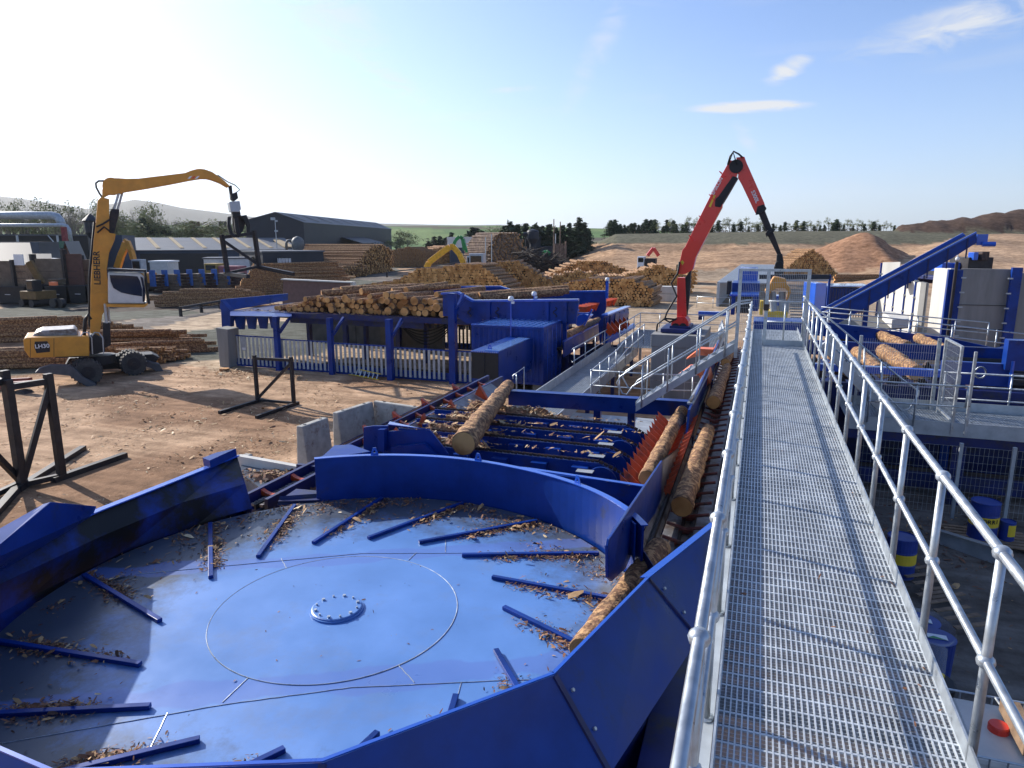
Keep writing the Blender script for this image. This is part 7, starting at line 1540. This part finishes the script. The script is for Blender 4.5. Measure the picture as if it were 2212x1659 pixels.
guard_rail([(836,600),(915,588),(1000,572)], 'long dark guard rail beside the far yard road behind the log deck', 3, 1.0)
t_ = thing('concrete_bay_wall', 'long reddish concrete wall with a pale top behind the log feed deck', 'wall', tuple(P(614,640)))
YQ = 50.; m = M_(); m.ext([PY(x,y,YQ) for x,y in [(610,660),(612,604),(762,611),(762,660)]], (0,.35,0)); m.build('wall_body', mat('stained_wall',(.17,.10,.085),.9,var=.2), t_)
m = M_(); m.beam(PY(611,603,YQ+.15),PY(763,610,YQ+.15),.6,.10); m.box(PY(757,610,YQ).x,PY(763,610,YQ).x,YQ-.02,YQ+.4,0,PY(762,609,YQ).z); m.build('coping', CONCW, t_)
# mid sheds and silo
gable('blue_grey_barn', 'blue grey gabled barn beyond the yellow excavator', G(972,210), G(1062,205), G(964,230), 5.0, 8.0, BLUECLAD, ROOFG)
blockG('dark_panel_shed','dark panel building at the right of the pale stakes behind the brush heap',1158,1222,532,176,176,6,GREYCLAD)
t_ = thing('grey_grain_silo','grey cyclone silo on legs above the tall weathered log stack','silo',tuple(G(1151,175)))
g_ = G(1151,175); z = GZ(500,175); m = M_(); m.lathe([(0,z+.6),(1.3,z+.2),(1.5,z-.2),(1.5,z-1.8),(.8,z-3.0),(.8,0)],(g_.x,g_.y,0),16); m.tube([G(1130,175,GZ(506,175)),G(1150,175,GZ(506,175))],.5,8); m.build('silo_body', GREYCLAD, t_)
blockG('silo_shed','grey shed with small vents below the grain silo',1135,1168,514,178,178,8,GREYCLAD,roof=ROOFD)
for x, y0_ in ((914,512),(1200,505),(1062,506)):
    a = G(x if x != 914 else 1049,170); t_ = thing('utility_pole', 'thin pale utility pole %s' % {914:'rising right of the blue grey barn',1200:'standing right of the grey silo',1062:'standing before the conifers left of the silo'}[x], 'pole', tuple(a)); m = M_(); m.tube([a,a+Vector((0,0,GZ(y0_,170)))],.12,6); m.build('pole', GALVP, t_)
# ================================================================ TREES
def conifer(seed, H=10, W=2.6, mt=None, gap=.15, pw=.6):
    rnd = random.Random(seed); t_ = thing('conifer_tree','x','tree',(0,0,0)); m = M_(); m.tube([(0,0,0),(0,0,H*.95)],.22,6,r1=.03); m.build('trunk', TWIG, t_)
    m = M_(); lv = int(H*2.6)
    for i in range(lv):
        z = H*(gap+(1-gap)*i/lv); rr = W*(1-i/lv)**pw*rnd.uniform(.55,1.15)+.15; nb = rnd.randint(5,8)
        for b in range(nb):
            a = rnd.random()*6.28; L = rr*rnd.uniform(.5,1.1)
            for s in range(max(2,int(L*5))):
                f = (s+.5)/max(2,int(L*5)); c = Vector((math.cos(a)*L*f, math.sin(a)*L*f, z-.25*L*f+.12*math.sin(f*3)));
                for _ in range(3):
                    w = rnd.uniform(.16,.36)*(1.2-f*.5); v = [c+Vector((rnd.gauss(0,w),rnd.gauss(0,w),rnd.gauss(0,w*.7))) for _ in range(3)]; m.add(v, [(0,1,2)])
    m.build('crown', mt or LEAF, t_); return t_
def bare(seed, H=11, mt=None, leaves=220, lw=.22, W=1.0, name='bare_tree'):
    rnd = random.Random(seed); t_ = thing(name,'x','tree',(0,0,0)); m = M_(); lf = M_()
    def grow(p, d, L, r, lev):
        q = p+d*L; m.beam(p, q, r*2, r*2) if lev < 2 else m.add([p, q, q+Vector((r,r*.6,0)), p+Vector((r*1.5,r,0))], [(0,1,2,3)])
        if lev >= 2:
            for _ in range(leaves//160 if leaves >= 160 else int(random.random() < leaves/160)):
                c = q+Vector((rnd.gauss(0,.35),rnd.gauss(0,.35),rnd.gauss(0,.35))); lf.add([c+Vector((rnd.gauss(0,lw),rnd.gauss(0,lw),rnd.gauss(0,lw))) for _ in range(3)], [(0,1,2)])
        if lev > 4: return
        for k in range(rnd.choice((2,3,3)) if lev else 6):
            dd = (d+Vector((rnd.gauss(0,.42)*W,rnd.gauss(0,.42)*W,rnd.uniform(-.05,.35)))).normalized(); grow(p+d*L*rnd.uniform(.55,1) if lev else p+d*L*rnd.uniform(.15,1), dd, L*rnd.uniform(.55,.78) if lev else L*rnd.uniform(.35,.5), r*.58, lev+1)
    grow(Vector((0,0,0)), Vector((rnd.gauss(0,.04),rnd.gauss(0,.04),1)).normalized(), H*.55, .15, 0)
    m.build('trunk', TWIG, t_); lf.build('crown', mt or LEAF2, t_); return t_
protoC = [conifer(1,10,3.2,gap=.08), conifer(2,10,2.7,gap=.1), conifer(3,9,3.6,gap=.03)]
protoP = [conifer(4,8,2.6,mt=LEAF3,gap=.22,pw=.35), conifer(5,8,3.0,mt=LEAF3,gap=.15,pw=.28)]
protoB = [bare(6,leaves=0), bare(7,leaves=0), bare(8,leaves=0,W=1.3), bare(12,leaves=60,lw=.12,W=.8)]
protoG = [bare(9,leaves=480,lw=.17,name='budding_tree'), bare(10,leaves=320,lw=.17,W=1.3,name='budding_tree')]
used = set()
def plant(protos, x, d, h, lab, grp, base=10., sink=0., wide=1.0):
    g_ = G(x,d); g_.z = height(g_.x,g_.y)[0]-sink; pr_ = random.choice(protos); s = h/base
    if pr_.name not in used: used.add(pr_.name); o = pr_; o.location = g_; o.scale = (s*wide,s*wide,s); o.rotation_euler = (0,0,random.random()*6.28); o['label'] = lab; o['group'] = grp; o['_w'] = (0,0,0)
    else: o = dup(pr_, g_, random.random()*6.28, (s*wide,s*wide,s), lab, grp)
    return o
def htop(yt, d, g): return GZ(yt,d)-g
CT = [(1072,505,190,3),(1085,498,190,2),(1102,466,185,2),(1090,485,188,2),(1118,482,186,2),(1135,480,190,2),(1158,472,186,2),(1150,478,190,2),(1172,486,190,2),(1186,482,190,2),(1200,480,192,2),(1215,484,190,2),(1230,480,190,2),(1250,468,184,3.2),(1262,478,186,2.6),(1240,486,188,2.4),(1272,492,190,2)]
for i, (x, yt, d, w) in enumerate(CT):
    g_ = G(x,d); gg_ = height(g_.x,g_.y)[0]; plant(protoC, x, d, GZ(yt,d)-gg_, '%s dark conifer from the left in the group behind the silo' % ordn(i), 'dark conifers behind the silo', 10, .3, 1.0+.12*w)
for i, (x, yt) in enumerate([(925,513),(938,509),(950,508),(962,506),(975,500),(1000,505),(1015,492),(1022,489),(1030,491),(1042,496)]):
    plant(protoC, x, 240, GZ(yt,240)-height(*G(x,240).xy)[0], '%s conifer from the left in the low dark clump beyond the green handler' % ordn(i), 'conifers beyond the green handler', 10, .3, 1.5)
xs_ = [1318]
while xs_[-1] < 1925: xs_.append(xs_[-1]+random.uniform(5.5,10))
def rowlab(k): return ('%s tree from the left' % ordn(k)) if k < len(xs_)/2 else ('%s tree from the right' % ordn(len(xs_)-1-k))
for k, x in enumerate(xs_):
    yt = random.uniform(474,490); pine = random.random() < .5 or x < 1420; d = 214+random.uniform(-3,8); g_ = G(x,d); gg_ = height(g_.x,g_.y)[0]
    if pine: plant(protoP, x, d, GZ(yt-2,d)-gg_, 'dark pine along the top of the far bank, %s' % rowlab(k), 'pines along the far bank', 8, .3, 1.25)
    else: plant(protoG, x, d, (GZ(yt,d)-gg_)*1.05, 'thin budding tree along the top of the far bank, %s' % rowlab(k), 'budding trees along the far bank', 10, .2, 1.1)
k = 0
for row, (d, ya, yb_, st_) in enumerate([(215,446,466,15),(260,455,470,19)]):
    x = -60+row*7
    while x < 420:
        yt = random.uniform(ya,yb_)+(12 if x > 250 else 0)+(0 if x < 200 else 4); g_ = G(x,d); gg_ = height(g_.x,g_.y)[0]
        plant(protoB if random.random() < .72 else protoG, x, d, GZ(yt,d)-gg_, 'leafless tree, %s from the left in the %s row behind the sheds' % (ordn(min(k,37)), ['front','rear'][row]), 'leafless trees behind the sheds', 10, .2, .95); x += st_*random.uniform(.7,1.3); k += 1
    k = 0
for i, (x, yt) in enumerate([(314,470),(322,474),(362,482)]): plant(protoC, x, 210, GZ(yt,210), '%s dark conifer from the left among the leafless trees' % ordn(i), 'dark conifers among leafless trees', 10, .2, 1.3)
for i in range(13):
    x = 300+i*19; plant(protoG, x, 205+random.uniform(0,10), GZ(random.uniform(490,500),205), '%s low budding tree from the left behind the long low shed' % ordn(i), 'budding trees behind the long shed', 10, .2, 1.9)
for i, (x, yt) in enumerate([(862,505),(878,508),(855,512),(1060,500),(1075,503)]): plant(protoG, x, 300, GZ(yt,300)-height(*G(x,300).xy)[0], '%s pale scrub tree from the left beyond the big grey shed' % ordn(i), 'scrub trees beyond the big shed', 10, .2, 1.6)
for p_ in protoC+protoP+protoB+protoG:
    if p_.name not in used:
        for ch in list(p_.children): bpy.data.objects.remove(ch)
        bpy.data.objects.remove(p_)
# hedges and green undergrowth behind sheds
H_ = MB()
for k in range(5200):
    x = random.uniform(-80,560); d = random.uniform(190,235); g_ = G(x,d); gg_ = height(g_.x,g_.y)[0]; c = Vector((g_.x,g_.y,gg_+random.random()**1.5*(4.6 if x < 420 else 2.8))); w = .45
    H_.add([c+Vector((random.gauss(0,w),random.gauss(0,w),random.gauss(0,w))) for _ in range(3)], [(0,1,2)], 0 if random.random() < .65 else 1)
o = H_.build('undergrowth', [mat('fresh_green_scrub', (.10,.17,.03), .8, var=.4, scale=.3), MIRB]); T(o, 'green and brown scrub growing along the foot of the leafless trees', 'undergrowth', kind='stuff')
H_ = MB()
for k in range(4500):
    t = random.random(); x, d = random.choice([(random.uniform(380,560),random.uniform(900,1100)),(random.uniform(560,1100),random.uniform(520,560)),(random.uniform(430,700),random.uniform(1700,1800)),(random.uniform(1300,1900),random.uniform(214,224)),(random.uniform(1300,1900),random.uniform(214,224))]); g_ = G(x,d); gg_ = height(g_.x,g_.y)[0]; w = d*.0008
    c = Vector((g_.x,g_.y,gg_+random.random()*w*5)); H_.add([c+Vector((random.gauss(0,w),random.gauss(0,w),random.gauss(0,w))) for _ in range(3)], [(0,1,2)])
o = H_.build('distant_hedges', MIRB); T(o, 'thin dark hedgerows and copses on the distant fields and bank top', 'hedgerows', kind='stuff')
# ================================================================ BARK AND CHIPS
def chips(name, lab, pts, mt, smin=.015, smax=.06):
    m = M_()
    for (x,y,z) in pts:
        L = random.uniform(smin,smax)*(2.2 if random.random() < .12 else 1); w = L*random.uniform(.12,.40); a = random.random()*6.28; u = Vector((math.cos(a),math.sin(a),random.gauss(0,.25)))*L; v = Vector((-math.sin(a),math.cos(a),random.gauss(0,.35)))*w; c = Vector((x,y,z+.006+abs(u.z)+abs(v.z))); b = Vector((0,0,random.uniform(.0,.4)*w))
        m.add([c-u-v*.6, c-v+b, c+u*.9-v*.3, c+u+v*.5, c+v*1.1+b, c-u*.8+v], [(0,1,4,5),(1,2,3,4)], 0 if random.random() < .62 else (1 if random.random() < .55 else 2))
    o = m.build(name, mt); T(o, lab, 'bark litter', kind='stuff'); return o
CH1 = mat('bark_brown', (.20,.085,.04), .8, var=.4, scale=12); CH2 = mat('bark_tan', (.42,.25,.11), .75, var=.3, scale=12); CH3 = mat('bark_dark', (.07,.035,.022), .85, var=.4, scale=12); CH4 = mat('wood_pale', (.62,.47,.27), .7, var=.2, scale=10)
pts = []
for k in range(16):     # along the ribs
    r0_, a0 = RIBS.get(k,(2.12,155.5-22.6*k)); i = TP(r0_,a0,ZP); o_ = TP(3.86,a0-21.5,ZP); dn = (o_-i).normalized(); nn = Vector((dn.y,-dn.x,0)); nb = random.randint(3,6)
    cl = [random.uniform(.25,.95) for _ in range(nb)]
    for _ in range(620):
        c = random.choice(cl); t = min(1,max(.12,random.gauss(c,.09))); s = abs(random.gauss(0,.075))+.045; q = i+(o_-i)*t+nn*s*(1 if random.random() < .8 else -1); pts.append((q.x,q.y,ZP+random.random()*.035*max(0,1-s*5)))
for _ in range(7000):
    r = 3.92-abs(random.gauss(0,.42)); a = random.uniform(-20,200) if random.random() < .85 else random.uniform(0,360); nv = MN.noise(Vector((r*2.3, a*.06, 3)))
    if nv > -.05: q = TP(r,a,ZP); pts.append((q.x,q.y,ZP))
for _ in range(50): q = TP(random.uniform(0,2.6),random.uniform(0,360),ZP); pts.append((q.x,q.y,ZP))
big_ = []
for k in range(16):
    r0_, a0 = RIBS.get(k,(2.12,155.5-22.6*k)); i = TP(r0_+.05,a0,ZP); o_ = TP(3.86,a0-21.5,ZP); dn = (o_-i).normalized(); nn = Vector((dn.y,-dn.x,0))
    for _ in range(16): t = random.uniform(.3,1); q = i+(o_-i)*t+nn*(random.uniform(.04,.28)); big_.append((q.x,q.y,ZP+.01))
for _ in range(160): q = TP(3.9-abs(random.gauss(0,.5)),random.uniform(-30,190),ZP); big_.append((q.x,q.y,ZP))
chips('large_bark_scraps','larger curled bark strips lying among the scraps on the blue turntable',big_,[CH2,CH1,CH4],.022,.055)
wp_ = [(random.uniform(WX0+.05,WX1-.02) if random.random() < .4 else WX1-abs(random.gauss(0,.08))-.02, random.uniform(2.5,17), ZW+.003) for _ in range(170)]
chips('walkway_bark','few small bark crumbs caught on the grating walkway by the toe plate',wp_,[CH1,CH3,CH2],.006,.018)
chips('turntable_bark','brown bark scraps scattered along the ribs and rim of the blue turntable',pts,[CH1,CH2,CH3],.007,.026)
pts = []
for yc, xe in ((17.95,-4.1),(16.35,-4.3),(15.35,-4.6),(14.4,-5.0)):
    m = M_(); nx_, ny_ = 46, 10; x0_ = -7.6; vs = []
    for i in range(nx_+1):
        for j in range(ny_+1):
            u = i/nx_; v = j/ny_*2-1; x = x0_+(xe-x0_)*u; h = .52*(1-v*v*.8)*(1-u**3)*(1+.5*MN.noise(Vector((x*3,v*2+yc,1))))+.05*MN.noise(Vector((x*14,v*6,yc))); vs.append((x,yc+v*.46,1.93+max(-.02,h)))
            if random.random() < .9:
                for _ in range(4): pts.append((x+random.gauss(0,.03),yc+v*.42+random.gauss(0,.02),1.93+max(0,h)))
    m.add(vs, [(i*(ny_+1)+j,(i+1)*(ny_+1)+j,(i+1)*(ny_+1)+j+1,i*(ny_+1)+j+1) for i in range(nx_) for j in range(ny_)])
    o = m.build('bark_heap', BARKM); T(o, 'tan heap of bark between the cross chains, %s from the far beam' % ordn([17.95,16.35,15.35,14.4].index(yc)), 'bark heap', 'bark heaps between the cross chains')
for _ in range(500): pts.append((random.uniform(-8.2,-2.4),random.choice([15.2,16.1,17.1,14.1])+random.gauss(0,.03),2.50))
for _ in range(900): pts.append((random.uniform(-8,-2.4),random.uniform(12.5,18.7),.73))
chips('chain_deck_bark','heaps of tan bark and splinters lying between the cross chains',pts,[CH2,CH1,CH4],.015,.06)
pts = []
for _ in range(9000):
    x = random.uniform(0,1000); y = 800+abs(random.gauss(0,120)) if random.random() < .8 else random.uniform(780,1100); 
    if y > 1120: continue
    q = P(x,y,0)
    if MN.noise(Vector((q.x/2.2,q.y/2.2,6))) > -.12 and q.x < -9.3: pts.append((q.x,q.y,0))
for _ in range(1300): q = P(random.gauss(520,60),random.gauss(808,8),0); pts.append((q.x,q.y,0))
for _ in range(450): q = P(random.gauss(570,60),random.gauss(960,30),0); pts.append((q.x,q.y,0))
for _ in range(1500): q = P(random.gauss(860,60),random.gauss(905,14),0); pts.append((q.x,q.y,0))
chips('yard_chips','wood chips and bark splinters strewn over the brown yard ground',pts,[CH2,CH4,CH1],.015,.06)
pts = [(random.uniform(2,12),random.uniform(12,23),0) for _ in range(1800)]+[(P(2020,1160).x+random.gauss(0,1.2),P(2020,1160).y+random.gauss(0,.8),0) for _ in range(500)]
chips('platform_chips','bark litter on the shaded ground under the right platform',pts,[CH1,CH3,CH2],.015,.05)
pts = [(random.uniform(-28,-9.6),random.uniform(32.6,33.3),ZD) for _ in range(900)]+[(XI+.6+random.gauss(0,.2),random.uniform(9.8,14),2.1) for _ in range(500)]+[(P(600,1030,1.92).x+random.gauss(0,.35),P(600,1030,1.92).y+random.gauss(0,.2),1.92) for _ in range(700)]+[(random.uniform(-1.1,-.25),random.uniform(9.6,24),ZC-.05+.3*random.random()) for _ in range(0)]
chips('conveyor_bark','bark crumbs along the feed deck lip and the infeed conveyor',pts,[CH1,CH2,CH3],.02,.07)
# ================================================================ AIR
hz_ = M_(); hz_.box(-7000,7000,-600,8500,-3,520)
hv = bpy.data.materials.new('haze_air'); hv.use_nodes = True; n_ = hv.node_tree; n_.nodes.remove(n_.nodes['Principled BSDF']); pv = n_.nodes.new('ShaderNodeVolumePrincipled')
pv.inputs['Color'].default_value = (.97,.985,1,1); pv.inputs['Density'].default_value = .00006; pv.inputs['Anisotropy'].default_value = .3
n_.links.new(pv.outputs['Volume'], n_.nodes['Material Output'].inputs['Volume'])
ho = hz_.build('haze', hv); ho['kind'] = 'stuff'; ho['label'] = 'thin pale haze filling the air over the yard and hills'; ho['category'] = 'haze'
for o in bpy.data.objects:
    if '_w' in o: del o['_w']
# ---------------------------------------------------------------- separate pieces become parts of their own
SPLIT = {'beam','block','boom_cylinder_rod','boom_pivot_boss','bracket','column','frame','gate_frame','kicker','knee_brace','lamp_head','leg','lifting_socket','lower_rail','plinth','post','rail','rear_post','side_liner','side_plate','stiffener','stile','stringer','support_post','support_leg','toe_plate','wall_body','wheel','window','guide_rail','hydraulic_hose','hydraulic_pipe','corner_casting','cross_member','star_roll','boards','stick_cylinder_rod','swing_motor','outrigger'}
def split_pieces(o):
    me = o.data; n = len(me.vertices); p = list(range(n))
    def f(a):
        while p[a] != a: p[a] = p[p[a]]; a = p[a]
        return a
    for e in me.edges:
        a, b = f(e.vertices[0]), f(e.vertices[1])
        if a != b: p[a] = b
    box = {}
    for i, v in enumerate(me.vertices):
        c = v.co; b = box.setdefault(f(i), [list(c), list(c)])
        for k in range(3): b[0][k] = min(b[0][k], c[k]); b[1][k] = max(b[1][k], c[k])
    ks = list(box); q = {k: k for k in ks}
    def ff(a):
        while q[a] != a: a = q[a]
        return a
    for i in range(len(ks)):
        for j in range(i):
            A, B = box[ks[i]], box[ks[j]]
            if max(max(A[0][k]-B[1][k], B[0][k]-A[1][k]) for k in range(3)) < .03: q[ff(ks[i])] = ff(ks[j])
    groups = {}
    for pl_ in me.polygons: groups.setdefault(ff(f(pl_.vertices[0])), []).append(pl_)
    if len(groups) < 2 or len(groups) > 20: return
    base = o.name.split('.')[0]
    if base == 'boards': base = 'board'
    for polys in groups.values():
        mp_ = {}; vs = []; fs = []; mi = []; smo = []
        for pl_ in polys:
            ff_ = []
            for vi in pl_.vertices:
                if vi not in mp_: mp_[vi] = len(vs); vs.append(tuple(me.vertices[vi].co))
                ff_.append(mp_[vi])
            fs.append(ff_); mi.append(pl_.material_index); smo.append(pl_.use_smooth)
        m2 = bpy.data.meshes.new(base); m2.from_pydata(vs, [], fs)
        for mt_ in me.materials: m2.materials.append(mt_)
        m2.polygons.foreach_set('material_index', mi); m2.polygons.foreach_set('use_smooth', smo); m2.update()
        c = o.copy(); c.data = m2; c.name = base; COL.objects.link(c)
        if not polys[0].index: 
            for ch in list(o.children): ch.parent = c
    bpy.data.objects.remove(o)
for o in list(bpy.data.objects):
    if o.type == 'MESH' and o.parent is not None and o.name.split('.')[0] in SPLIT and len(o.data.vertices) < 6000 and o.data.users == 1: split_pieces(o)
